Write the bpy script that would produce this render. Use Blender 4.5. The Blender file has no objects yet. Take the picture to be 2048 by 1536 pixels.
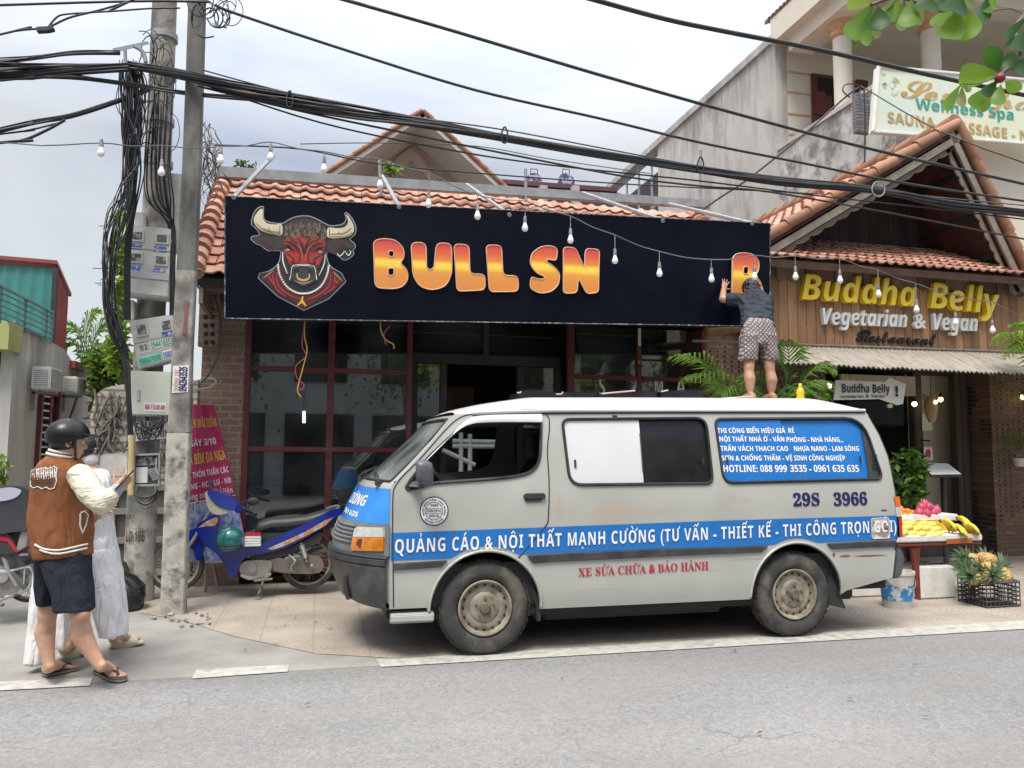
import bpy,bmesh,math,random,unicodedata
from mathutils import Vector as V,Matrix,noise as mnoise
from mathutils.geometry import tessellate_polygon
random.seed(7)
sc=bpy.context.scene
col=sc.collection

YAW,PITCH,ROLL,EYE,FPX=math.radians(14),math.radians(4.9),math.radians(.4),1.47,1540.0
_f=V((math.sin(YAW)*math.cos(PITCH),math.cos(YAW)*math.cos(PITCH),math.sin(PITCH)))
_r0=V((math.cos(YAW),-math.sin(YAW),0));_u0=_r0.cross(_f)
_r=_r0*math.cos(ROLL)+_u0*math.sin(ROLL);_u=_r.cross(_f)
CAM=V((0,0,EYE))
cd=bpy.data.cameras.new('camera');cam=bpy.data.objects.new('camera',cd);col.objects.link(cam)
cam.matrix_world=Matrix(((_r.x,_u.x,-_f.x,0),(_r.y,_u.y,-_f.y,0),(_r.z,_u.z,-_f.z,EYE),(0,0,0,1)))
cd.sensor_width=36;cd.lens=36*FPX/2048;cd.clip_end=1000;cd.clip_start=.05
sc.camera=cam

sc.view_settings.view_transform='Standard';sc.view_settings.look='None'
sc.view_settings.exposure=.8;sc.view_settings.gamma=1
SUN_EL,SUN_AZ=math.radians(62),math.radians(215)
w=bpy.data.worlds.new('World');sc.world=w;w.use_nodes=True
nt=w.node_tree;nt.nodes.clear()
def wn(t,**k):
    n=nt.nodes.new(t)
    for a,b in k.items():setattr(n,a,b)
    return n
out=wn('ShaderNodeOutputWorld');mix=wn('ShaderNodeMixShader');b1=wn('ShaderNodeBackground');b2=wn('ShaderNodeBackground')
sky=wn('ShaderNodeTexSky',sky_type='NISHITA',sun_disc=False);sky.sun_elevation=SUN_EL;sky.sun_rotation=SUN_AZ
nt.links.new(sky.outputs[0],b1.inputs[0]);b1.inputs[1].default_value=.1
tc=wn('ShaderNodeTexCoord');mp=wn('ShaderNodeMapping');mp.inputs['Scale'].default_value=(1.3,1.3,3.0);mp.inputs['Location'].default_value=(.35,.1,.3)
nz=wn('ShaderNodeTexNoise');nz.inputs['Scale'].default_value=1.15;nz.inputs['Detail'].default_value=5;nz.inputs['Roughness'].default_value=.52;nz.inputs['Distortion'].default_value=.4
cr=wn('ShaderNodeValToRGB')
cr.color_ramp.elements[0].position=.38;cr.color_ramp.elements[0].color=(.40,.46,.63,1)
cr.color_ramp.elements[1].position=.62;cr.color_ramp.elements[1].color=(.69,.72,.74,1)
sx=wn('ShaderNodeSeparateXYZ');mr=wn('ShaderNodeMapRange')
mr.inputs['From Min'].default_value=.35;mr.inputs['From Max'].default_value=1;mr.inputs['To Min'].default_value=.62;mr.inputs['To Max'].default_value=3.0
wr=wn('ShaderNodeMapRange');wr.inputs['From Min'].default_value=.7;wr.inputs['From Max'].default_value=2.6;wm=wn('ShaderNodeMix',data_type='RGBA',blend_type='MULTIPLY');wm.inputs[7].default_value=(1.04,.98,.90,1)
for a,b in ((tc.outputs['Generated'],mp.inputs[0]),(mp.outputs[0],nz.inputs['Vector']),(nz.outputs[0],cr.inputs[0]),
             (mr.outputs[0],wr.inputs['Value']),(wr.outputs[0],wm.inputs[0]),(cr.outputs[0],wm.inputs[6]),(wm.outputs[2],b2.inputs[0]),(tc.outputs['Generated'],sx.inputs[0]),(sx.outputs[2],mr.inputs[0]),(mr.outputs[0],b2.inputs[1]),
             (b1.outputs[0],mix.inputs[1]),(b2.outputs[0],mix.inputs[2]),(mix.outputs[0],out.inputs[0])):nt.links.new(a,b)
mix.inputs[0].default_value=.9
sl=bpy.data.lights.new('sun','SUN');sl.energy=2.3;sl.angle=math.radians(22);sl.color=(1,.95,.87)
so=bpy.data.objects.new('sun',sl);col.objects.link(so)
sd=V((math.sin(SUN_AZ)*math.cos(SUN_EL),math.cos(SUN_AZ)*math.cos(SUN_EL),math.sin(SUN_EL)))
so.rotation_euler=sd.to_track_quat('Z','Y').to_euler();so.location=(0,-5,20)

def ray(px,py):return (_r*((px-1024)/FPX)+_u*((768-py)/FPX)+_f)
def at(px,py,Y):
    d=ray(px,py);return CAM+d*(Y/d.y)
def gz(px,py,z=0.0):
    d=ray(px,py);return CAM+d*((z-EYE)/d.z)
def atx(px,py,X):
    d=ray(px,py);return CAM+d*(X/d.x)
def pxm(p):
    return FPX/((p-CAM).dot(_f))
def proj(p):
    d=p-CAM;z=d.dot(_f);return (1024+FPX*d.dot(_r)/z,768-FPX*d.dot(_u)/z)
def lerp(a,b,t):return a+(b-a)*t
def interp(tab,x):
    if x<=tab[0][0]:return tab[0][1]
    for (a,b),(c,d) in zip(tab,tab[1:]):
        if x<=c:return b+(d-b)*(x-a)/(c-a)
    return tab[-1][1]
def smooth_path(pts,n=6,closed=False):
    pts=[V(p) for p in pts];r=[];N=len(pts)
    for i in range(N if closed else N-1):
        if closed:p0,p1,p2,p3=(pts[(i+k) % N] for k in (-1,0,1,2))
        else:p0,p1,p2,p3=pts[max(i-1,0)],pts[i],pts[i+1],pts[min(i+2,N-1)]
        for k in range(n):
            t=k/n
            r.append(.5*((2*p1)+(p2-p0)*t+(2*p0-5*p1+4*p2-p3)*t*t+(3*p1-p0-3*p2+p3)*t**3))
    if not closed:r.append(pts[-1])
    return r
class MB:
    def __init__(s):s.v=[];s.f=[];s.m=[];s.uv={}
    def add(s,vs,fs,m=0):
        o=len(s.v);s.v+=[V(p) for p in vs]
        s.f+=[tuple(i+o for i in f) for f in fs];s.m+=[m]*len(fs);return s
    def box(s,c,d,rot=None,m=0):
        c=V(c);hx,hy,hz=d[0]/2,d[1]/2,d[2]/2
        vs=[V((x,y,z)) for x in (-hx,hx) for y in (-hy,hy) for z in (-hz,hz)]
        if rot is not None:vs=[rot @ p for p in vs]
        return s.add([p+c for p in vs],[(0,1,3,2),(4,6,7,5),(0,4,5,1),(2,3,7,6),(0,2,6,4),(1,5,7,3)],m)
    def hexa(s,q,d,m=0):
        q=[V(p) for p in q];d=V(d)
        return s.add(q+[p+d for p in q],[(0,1,2,3),(7,6,5,4),(0,4,5,1),(1,5,6,2),(2,6,7,3),(3,7,4,0)],m)
    def tube(s,pts,r,n=8,caps=True,m=0,up=None):
        pts=[V(p) for p in pts];N=len(pts);rs=r if isinstance(r,(list,tuple)) else [r]*N
        t0=(pts[1]-pts[0]).normalized();a=V(up) if up else (V((0,0,1)) if abs(t0.z)<.9 else V((1,0,0)))
        nrm=(a-t0*a.dot(t0)).normalized();vs=[];fs=[]
        for i,p in enumerate(pts):
            t=((pts[i+1]-p) if i==0 else (p-pts[i-1]) if i==N-1 else (pts[i+1]-pts[i-1]))
            if t.length<1e-9:t=t0
            t=t.normalized();nrm=(nrm-t*nrm.dot(t)).normalized();b=t.cross(nrm)
            for k in range(n):
                w_=2*math.pi*k/n;vs.append(p+(nrm*math.cos(w_)+b*math.sin(w_))*rs[i])
        for i in range(N-1):
            for k in range(n):fs.append((i*n+k,i*n+(k+1) % n,(i+1)*n+(k+1) % n,(i+1)*n+k))
        if caps:fs+=[tuple(range(n-1,-1,-1)),tuple((N-1)*n+k for k in range(n))]
        return s.add(vs,fs,m)
    def lathe(s,prof,o=(0,0,0),ax=(0,0,1),n=24,m=0,caps=True):
        o=V(o);ax=V(ax).normalized();a=V((1,0,0)) if abs(ax.x)<.9 else V((0,0,1))
        e=(a-ax*a.dot(ax)).normalized();g=ax.cross(e);vs=[];fs=[]
        for r,h in prof:
            for k in range(n):
                w_=2*math.pi*k/n;vs.append(o+ax*h+(e*math.cos(w_)+g*math.sin(w_))*r)
        for i in range(len(prof)-1):
            for k in range(n):fs.append((i*n+k,i*n+(k+1) % n,(i+1)*n+(k+1) % n,(i+1)*n+k))
        if caps:
            if prof[0][0]>1e-6:fs.append(tuple(range(n-1,-1,-1)))
            if prof[-1][0]>1e-6:fs.append(tuple((len(prof)-1)*n+k for k in range(n)))
        return s.add(vs,fs,m)
    def loft(s,rings,m=0,caps=True,closed=True):
        n=len(rings[0]);vs=[p for r in rings for p in r];fs=[]
        for i in range(len(rings)-1):
            for k in range(n if closed else n-1):fs.append((i*n+k,i*n+(k+1) % n,(i+1)*n+(k+1) % n,(i+1)*n+k))
        if caps and closed:fs+=[tuple(range(n-1,-1,-1)),tuple((len(rings)-1)*n+k for k in range(n))]
        return s.add(vs,fs,m)
    def grid(s,fn,nu,nv,m=0):
        vs=[fn(i/nu,j/nv) for j in range(nv+1) for i in range(nu+1)]
        return s.add(vs,[(j*(nu+1)+i,j*(nu+1)+i+1,(j+1)*(nu+1)+i+1,(j+1)*(nu+1)+i) for j in range(nv) for i in range(nu)],m)
    def ball(s,c,r,nu=14,nv=9,m=0,rot=None):
        c=V(c);r=V(r) if not isinstance(r,(int,float)) else V((r,r,r));vs=[];fs=[]
        for j in range(nv+1):
            th=math.pi*j/nv
            for i in range(nu):
                ph=2*math.pi*i/nu;p=V((r.x*math.sin(th)*math.cos(ph),r.y*math.sin(th)*math.sin(ph),r.z*math.cos(th)))
                vs.append(c+(rot @ p if rot is not None else p))
        for j in range(nv):
            for i in range(nu):fs.append((j*nu+i,(j+1)*nu+i,(j+1)*nu+(i+1) % nu,j*nu+(i+1) % nu))
        return s.add(vs,fs,m)
    def poly(s,pts,d=None,m=0):
        pts=[V(p) for p in pts];tr=tessellate_polygon([pts]);n=len(pts)
        if d is None:return s.add(pts,[tuple(t) for t in tr],m)
        d=V(d)
        return s.add(pts+[p+d for p in pts],[tuple(t) for t in tr]+[tuple(i+n for i in reversed(t)) for t in tr]+[(i,(i+1) % n,(i+1) % n+n,i+n) for i in range(n)],m)
    def build(s,name,mat,parent=None,smooth=None,bevel=0,weld=True,fix=True):
        me=bpy.data.meshes.new(name);me.from_pydata([tuple(p) for p in s.v],[],s.f)
        mats=mat if isinstance(mat,(list,tuple)) else [mat]
        for x in mats:me.materials.append(x)
        if len(mats)>1:me.polygons.foreach_set('material_index',s.m)
        bm=bmesh.new();bm.from_mesh(me)
        if weld:bmesh.ops.remove_doubles(bm,verts=bm.verts,dist=1e-5)
        bmesh.ops.dissolve_degenerate(bm,dist=1e-6,edges=bm.edges)
        if fix:bmesh.ops.recalc_face_normals(bm,faces=bm.faces)
        if bevel:
            es=[e for e in bm.edges if len(e.link_faces)==2 and e.calc_face_angle(0)>.6]
            bmesh.ops.bevel(bm,geom=es,offset=bevel,segments=2,affect='EDGES',clamp_overlap=True)
        bm.to_mesh(me);bm.free()
        o=bpy.data.objects.new(name,me);col.objects.link(o)
        if smooth is not None:
            me.shade_smooth();me.set_sharp_from_angle(angle=math.radians(smooth))
        if parent is not None:setp(o,parent)
        return o
_loc={}
def world_loc(o):
    p=V(o.location) if o.parent is None or o.type=='EMPTY' else V((0,0,0))
    return p
def setp(o,parent):
    o.parent=parent
    if parent.type=='EMPTY':o.matrix_parent_inverse=Matrix.Translation(-V(parent.location))
def tag(o,label=None,cat=None,group=None,kind=None):
    if label:o['label']=label
    if cat:o['category']=cat
    if group:o['group']=group
    if kind:o['kind']=kind
    return o
def thing(name,loc,label,cat,group=None):
    o=bpy.data.objects.new(name,None);col.objects.link(o);o.location=loc;o.empty_display_size=.2
    return tag(o,label,cat,group)
def copy_tree(o,parent=None):
    c=o.copy();col.objects.link(c)
    if parent is not None:c.parent=parent
    for ch in [x for x in col.objects if x.parent==o]:copy_tree(ch,c)
    return c

def NN(t,ty,**k):
    n=t.nodes.new(ty)
    for a,b in k.items():setattr(n,a,b)
    return n
def rgba(c):return (c[0],c[1],c[2],1)
def mat(name,c1,c2=None,rough=.6,metal=0,scale=6,lo=.35,hi=.65,bump=0,bscale=60,spec=.5,stretch=(1,1,1),dirt=None,dscale=1.5,dlo=.55,dhi=.75,rvar=.1,coat=0,trans=0,emit=None,detail=6,sss=0):
    m=bpy.data.materials.new(name);m.use_nodes=True;t=m.node_tree;p=t.nodes['Principled BSDF'];L=t.links.new
    p.inputs['Metallic'].default_value=metal;p.inputs['Specular IOR Level'].default_value=spec
    if coat:p.inputs['Coat Weight'].default_value=coat;p.inputs['Coat Roughness'].default_value=.08
    if c2 is None:c2=tuple(x*.82 for x in c1)
    tcn=NN(t,'ShaderNodeTexCoord');mpn=NN(t,'ShaderNodeMapping');mpn.inputs['Scale'].default_value=stretch;L(tcn.outputs['Object'],mpn.inputs[0])
    n1=NN(t,'ShaderNodeTexNoise');n1.inputs['Scale'].default_value=scale;n1.inputs['Detail'].default_value=detail;L(mpn.outputs[0],n1.inputs['Vector'])
    r1=NN(t,'ShaderNodeMapRange');r1.inputs['From Min'].default_value=lo;r1.inputs['From Max'].default_value=hi;L(n1.outputs[0],r1.inputs[0])
    mx=NN(t,'ShaderNodeMix',data_type='RGBA');mx.inputs[6].default_value=rgba(c1);mx.inputs[7].default_value=rgba(c2);L(r1.outputs[0],mx.inputs[0])
    cout=mx.outputs[2]
    if dirt is not None:
        n2=NN(t,'ShaderNodeTexNoise');n2.inputs['Scale'].default_value=dscale;n2.inputs['Detail'].default_value=9;n2.inputs['Roughness'].default_value=.62;L(mpn.outputs[0],n2.inputs['Vector'])
        r2=NN(t,'ShaderNodeMapRange');r2.inputs['From Min'].default_value=dlo;r2.inputs['From Max'].default_value=dhi;L(n2.outputs[0],r2.inputs[0])
        mx2=NN(t,'ShaderNodeMix',data_type='RGBA');L(r2.outputs[0],mx2.inputs[0]);L(cout,mx2.inputs[6]);mx2.inputs[7].default_value=rgba(dirt);cout=mx2.outputs[2]
    L(cout,p.inputs['Base Color'])
    rr=NN(t,'ShaderNodeMapRange');rr.inputs['To Min'].default_value=max(.02,rough-rvar);rr.inputs['To Max'].default_value=min(1,rough+rvar);L(n1.outputs[0],rr.inputs[0]);L(rr.outputs[0],p.inputs['Roughness'])
    if bump:
        n3=NN(t,'ShaderNodeTexNoise');n3.inputs['Scale'].default_value=bscale;n3.inputs['Detail'].default_value=4;L(mpn.outputs[0],n3.inputs['Vector'])
        bp=NN(t,'ShaderNodeBump');bp.inputs['Strength'].default_value=bump;bp.inputs['Distance'].default_value=.01;L(n3.outputs[0],bp.inputs['Height']);L(bp.outputs[0],p.inputs['Normal'])
    if trans:p.inputs['Transmission Weight'].default_value=trans
    if sss:p.inputs['Subsurface Weight'].default_value=sss;p.inputs['Subsurface Radius'].default_value=(.01,.004,.002)
    if emit:p.inputs['Emission Color'].default_value=rgba(emit[0]);p.inputs['Emission Strength'].default_value=emit[1]
    return m
def crease(m,scale,stretch,dist,k=.8):
    t=m.node_tree;L=t.links.new;p=t.nodes['Principled BSDF'];tcn=NN(t,'ShaderNodeTexCoord');mp_=NN(t,'ShaderNodeMapping');mp_.inputs['Scale'].default_value=stretch;mp_.inputs['Rotation'].default_value=(.5,.35,.2);L(tcn.outputs['Object'],mp_.inputs[0])
    n=NN(t,'ShaderNodeTexNoise');n.inputs['Scale'].default_value=scale;n.inputs['Detail'].default_value=3;n.inputs['Distortion'].default_value=.8;L(mp_.outputs[0],n.inputs['Vector'])
    a=NN(t,'ShaderNodeMath',operation='SUBTRACT');a.inputs[1].default_value=.5;L(n.outputs[0],a.inputs[0]);b=NN(t,'ShaderNodeMath',operation='ABSOLUTE');L(a.outputs[0],b.inputs[0])
    bp=NN(t,'ShaderNodeBump');bp.inputs['Strength'].default_value=k;bp.inputs['Distance'].default_value=dist;L(b.outputs[0],bp.inputs['Height'])
    if p.inputs['Normal'].links:L(p.inputs['Normal'].links[0].from_socket,bp.inputs['Normal'])
    L(bp.outputs[0],p.inputs['Normal']);return m
def base_socket(m):
    p=m.node_tree.nodes['Principled BSDF'];return p.inputs['Base Color'].links[0].from_socket,p
def glass_mat(name,tint=(.8,.85,.85),alpha=.25,rough=.03,ior=1.75,film=(.35,.36,.36),lo=.45):
    m=bpy.data.materials.new(name);m.use_nodes=True;t=m.node_tree;t.nodes.clear();L=t.links.new
    o=NN(t,'ShaderNodeOutputMaterial');g=NN(t,'ShaderNodeBsdfGlossy');tr=NN(t,'ShaderNodeBsdfTransparent');df=NN(t,'ShaderNodeBsdfDiffuse')
    mx=NN(t,'ShaderNodeMixShader');m2=NN(t,'ShaderNodeMixShader');fr=NN(t,'ShaderNodeFresnel');fr.inputs[0].default_value=ior
    g.inputs['Roughness'].default_value=rough;tr.inputs[0].default_value=rgba(tint);df.inputs[0].default_value=rgba(film)
    nz_=NN(t,'ShaderNodeTexNoise');nz_.inputs['Scale'].default_value=1.7;nz_.inputs['Detail'].default_value=8
    tcn=NN(t,'ShaderNodeTexCoord');L(tcn.outputs['Object'],nz_.inputs['Vector'])
    rg=NN(t,'ShaderNodeMapRange');rg.inputs['From Min'].default_value=lo;rg.inputs['From Max'].default_value=.8;rg.inputs['To Max'].default_value=alpha;L(nz_.outputs[0],rg.inputs[0])
    L(rg.outputs[0],m2.inputs[0]);L(tr.outputs[0],m2.inputs[1]);L(df.outputs[0],m2.inputs[2])
    L(fr.outputs[0],mx.inputs[0]);L(m2.outputs[0],mx.inputs[1]);L(g.outputs[0],mx.inputs[2]);L(mx.outputs[0],o.inputs[0])
    return m
def brick_mat(name,c1,c2,mortar,bw=.2,bh=.065,ms=.012,axes='xz',holes=False,dirt=(.25,.23,.2),bumpd=.012):
    m=mat(name,c1,c2,rough=.85,scale=9,bump=0);t=m.node_tree;L=t.links.new;src,p=base_socket(m)
    tcn=NN(t,'ShaderNodeTexCoord');s=NN(t,'ShaderNodeSeparateXYZ');L(tcn.outputs['Object'],s.inputs[0]);c=NN(t,'ShaderNodeCombineXYZ')
    L(s.outputs['xyz'.index(axes[0])],c.inputs[0]);L(s.outputs['xyz'.index(axes[1])],c.inputs[1])
    b=NN(t,'ShaderNodeTexBrick');b.inputs['Scale'].default_value=1;b.inputs['Brick Width'].default_value=bw;b.inputs['Row Height'].default_value=bh;b.inputs['Mortar Size'].default_value=ms
    b.inputs['Mortar Smooth'].default_value=.25;b.inputs['Bias'].default_value=0
    b.inputs['Color1'].default_value=rgba(c1);b.inputs['Color2'].default_value=rgba(c2);b.inputs['Mortar'].default_value=rgba(mortar)
    nw=NN(t,'ShaderNodeTexNoise');nw.inputs['Scale'].default_value=14;L(tcn.outputs['Object'],nw.inputs['Vector'])
    vm=NN(t,'ShaderNodeVectorMath',operation='SCALE');vm.inputs['Scale'].default_value=.018;L(nw.outputs['Color'],vm.inputs[0])
    va=NN(t,'ShaderNodeVectorMath',operation='ADD');L(c.outputs[0],va.inputs[0]);L(vm.outputs[0],va.inputs[1]);L(va.outputs[0],b.inputs['Vector'])
    cc=b.outputs[0];hgt=b.outputs['Fac']
    if holes:
        sn=NN(t,'ShaderNodeSeparateXYZ');L(va.outputs[0],sn.inputs[0])
        def frac(sock,k,off):
            a=NN(t,'ShaderNodeMath',operation='MULTIPLY_ADD');a.inputs[1].default_value=k;a.inputs[2].default_value=off;L(sock,a.inputs[0])
            f_=NN(t,'ShaderNodeMath',operation='FRACT');L(a.outputs[0],f_.inputs[0])
            d_=NN(t,'ShaderNodeMath',operation='SUBTRACT');d_.inputs[1].default_value=.5;L(f_.outputs[0],d_.inputs[0]);return d_.outputs[0]
        fx,fy=frac(sn.outputs[0],2/bw*1.0,.0),frac(sn.outputs[1],1/bh,0)
        cv=NN(t,'ShaderNodeCombineXYZ');L(fx,cv.inputs[0]);L(fy,cv.inputs[1]);ln=NN(t,'ShaderNodeVectorMath',operation='LENGTH');L(cv.outputs[0],ln.inputs[0])
        lt=NN(t,'ShaderNodeMath',operation='LESS_THAN');lt.inputs[1].default_value=.24;L(ln.outputs['Value'],lt.inputs[0])
        wn_=NN(t,'ShaderNodeTexNoise');wn_.inputs['Scale'].default_value=2.6;L(tcn.outputs['Object'],wn_.inputs['Vector'])
        gt=NN(t,'ShaderNodeMath',operation='GREATER_THAN');gt.inputs[1].default_value=.5;L(wn_.outputs[0],gt.inputs[0])
        mu=NN(t,'ShaderNodeMath',operation='MULTIPLY');L(lt.outputs[0],mu.inputs[0]);L(gt.outputs[0],mu.inputs[1])
        mh=NN(t,'ShaderNodeMix',data_type='RGBA');L(mu.outputs[0],mh.inputs[0]);L(cc,mh.inputs[6]);mh.inputs[7].default_value=(.02,.015,.012,1);cc=mh.outputs[2]
    n2=NN(t,'ShaderNodeTexNoise');n2.inputs['Scale'].default_value=2.2;n2.inputs['Detail'].default_value=9;L(tcn.outputs['Object'],n2.inputs['Vector'])
    r2=NN(t,'ShaderNodeMapRange');r2.inputs['From Min'].default_value=.45;r2.inputs['From Max'].default_value=.8;r2.inputs['To Max'].default_value=.7;L(n2.outputs[0],r2.inputs[0])
    md=NN(t,'ShaderNodeMix',data_type='RGBA');L(r2.outputs[0],md.inputs[0]);L(cc,md.inputs[6]);md.inputs[7].default_value=rgba(dirt)
    n4=NN(t,'ShaderNodeTexNoise');n4.inputs['Scale'].default_value=38;n4.inputs['Detail'].default_value=4;L(tcn.outputs['Object'],n4.inputs['Vector'])
    r4=NN(t,'ShaderNodeMapRange');r4.inputs['To Min'].default_value=.6;r4.inputs['To Max'].default_value=1.35;L(n4.outputs[0],r4.inputs[0])
    mm=NN(t,'ShaderNodeVectorMath',operation='SCALE');L(md.outputs[2],mm.inputs[0]);L(r4.outputs[0],mm.inputs['Scale']);L(mm.outputs[0],p.inputs['Base Color'])
    bp=NN(t,'ShaderNodeBump',invert=True);bp.inputs['Strength'].default_value=.9;bp.inputs['Distance'].default_value=bumpd;L(hgt,bp.inputs['Height'])
    bp2=NN(t,'ShaderNodeBump');bp2.inputs['Strength'].default_value=.5;bp2.inputs['Distance'].default_value=.006;L(n4.outputs[0],bp2.inputs['Height']);L(bp.outputs[0],bp2.inputs['Normal']);L(bp2.outputs[0],p.inputs['Normal'])
    return m

_gl={}
def _chr(c,style):
    U,Lw,D={'sans':(0x1D5D4,0x1D5EE,0x1D7EC),'serif':(0x1D400,0x1D41A,0x1D7CE),'ital':(0x1D63C,0x1D656,0x1D7EC),'script':(0x1D4D0,0x1D4EA,0x1D7CE),'plain':(0,0,0)}[style]
    if not U:return c
    if 'A'<=c<='Z':return chr(U+ord(c)-65)
    if 'a'<=c<='z':return chr(Lw+ord(c)-97)
    if '0'<=c<='9':return chr(D+ord(c)-48)
    return c
def _tmesh(body,off=0.0,res=5):
    c=bpy.data.curves.new('glyph','FONT');c.body=body;c.resolution_u=res;c.offset=off
    o=bpy.data.objects.new('glyph',c);col.objects.link(o)
    dg=bpy.context.evaluated_depsgraph_get();me=bpy.data.meshes.new_from_object(o.evaluated_get(dg))
    vs=[v.co.copy() for v in me.vertices];fs=[tuple(p.vertices) for p in me.polygons]
    bpy.data.objects.remove(o);bpy.data.curves.remove(c);bpy.data.meshes.remove(me)
    return vs,fs
def glyph(c,style,off=0.0):
    k=(c,style,off)
    if k not in _gl:
        g=_chr(c,style);bold=off+(.018 if g==c and style in ('sans','serif','ital') and not c.isspace() else 0)
        vs,fs=_tmesh(g,bold) if c !=' ' else ([],[])
        h=_chr('H',style);a=_tmesh(h)[0];b=_tmesh(g+h)[0]
        adv=max(v.x for v in b)-max(v.x for v in a)
        _gl[k]=(vs,fs,adv)
    return _gl[k]
def _stroke(mbv,mbf,pts,wd):
    o=len(mbv);n=len(pts)
    for i,p in enumerate(pts):
        t=V(pts[min(i+1,n-1)])-V(pts[max(i-1,0)]);t.normalize();q=V((-t.y,t.x))*wd/2
        mbv+=[V((p[0]-q.x,p[1]-q.y,0)),V((p[0]+q.x,p[1]+q.y,0))]
    mbf+=[(o+2*i,o+2*i+2,o+2*i+3,o+2*i+1) for i in range(n-1)]
def layout(s,style='sans',track=0.0,off=0.0):
    """vertices, faces and width of a line, cap height about 0.71"""
    X=0.0;vs=[];fs=[]
    for ch in s:
        d=unicodedata.normalize('NFD',ch);b=d[0];marks=d[1:];bar=b in 'Đđ'
        if bar:b='D' if b=='Đ' else 'd'
        g,gf,adv=glyph(b,style,off);o=len(vs);vs+=[V((p.x+X,p.y,0)) for p in g];fs+=[tuple(i+o for i in f) for f in gf]
        if g:
            x0,x1,y1=min(p.x for p in g)+X,max(p.x for p in g)+X,max(p.y for p in g);cx=(x0+x1)/2;wd=.085
            if bar:_stroke(vs,fs,[(x0-.05,.36),(x0+.25,.36)],wd)
            top=y1+.06;stacked=0
            for k in sorted(marks,key=lambda q:q not in '\u0302\u0306'):
                dx,dy=(.20,.05) if stacked else (0,0)
                if k=='\u0302':_stroke(vs,fs,[(cx-.17,top),(cx,top+.13),(cx+.17,top)],wd*.9);stacked=1
                elif k=='\u0306':_stroke(vs,fs,[(cx-.15,top+.12),(cx-.06,top+.02),(cx+.06,top+.02),(cx+.15,top+.12)],wd*.9);stacked=1
                elif k=='\u0301':_stroke(vs,fs,[(cx-.05+dx,top+dy),(cx+.10+dx,top+.17+dy)],wd)
                elif k=='\u0300':_stroke(vs,fs,[(cx+.06+dx,top+dy),(cx-.09+dx,top+.17+dy)],wd)
                elif k=='\u0303':_stroke(vs,fs,[(cx-.16,top+.03+dy),(cx-.07,top+.1+dy),(cx+.05,top+.04+dy),(cx+.15,top+.11+dy)],wd)
                elif k=='\u0309':_stroke(vs,fs,[(cx-.07+dx,top+.17+dy),(cx+.02+dx,top+.2+dy),(cx+.06+dx,top+.13+dy),(cx+dx,top+.07+dy),(cx+dx,top+dy)],wd*.8)
                elif k=='\u0323':_stroke(vs,fs,[(cx-.055,-.15),(cx+.055,-.15)],.11)
                elif k=='\u031b':_stroke(vs,fs,[(x1-.06,y1-.02),(x1+.06,y1+.02),(x1+.08,y1+.14)],wd)
        X+=adv+track
    return vs,fs,X-track
def lettering(name,s,m,parent,p0,p1,h,style='sans',track=0.0,off=0.0,up=None,ex=0.0,lift=(0,0,0),fn=None,mb=None):
    """line from p0 to p1 (left and right ends of the baseline); h = cap height; up = up vector; ex = extrusion towards -lift"""
    vs,fs,W=layout(s,style,track,off);p0=V(p0);p1=V(p1);xd=(p1-p0)/W;up=(V(up) if up is not None else V((0,0,1)))*(h/.714);lf=V(lift)
    mapf=fn or (lambda x,y:p0+xd*x+up*y+lf)
    b=mb or MB()
    pts=[mapf(v.x,v.y) for v in vs]
    if ex:
        d=-lf.normalized()*ex;n=len(pts);ed={}
        for f in fs:
            for a_,b_ in zip(f,f[1:]+f[:1]):ed[(a_,b_)]=1
        sides=[(a_,b_,b_+n,a_+n) for (a_,b_) in ed if (b_,a_) not in ed]
        b.add(pts+[p+d for p in pts],list(fs)+[tuple(i+n for i in reversed(f)) for f in fs]+sides)
    else:b.add(pts,fs)
    if mb is not None:return None
    return b.build(name,m,parent,weld=False,fix=bool(ex))

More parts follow.
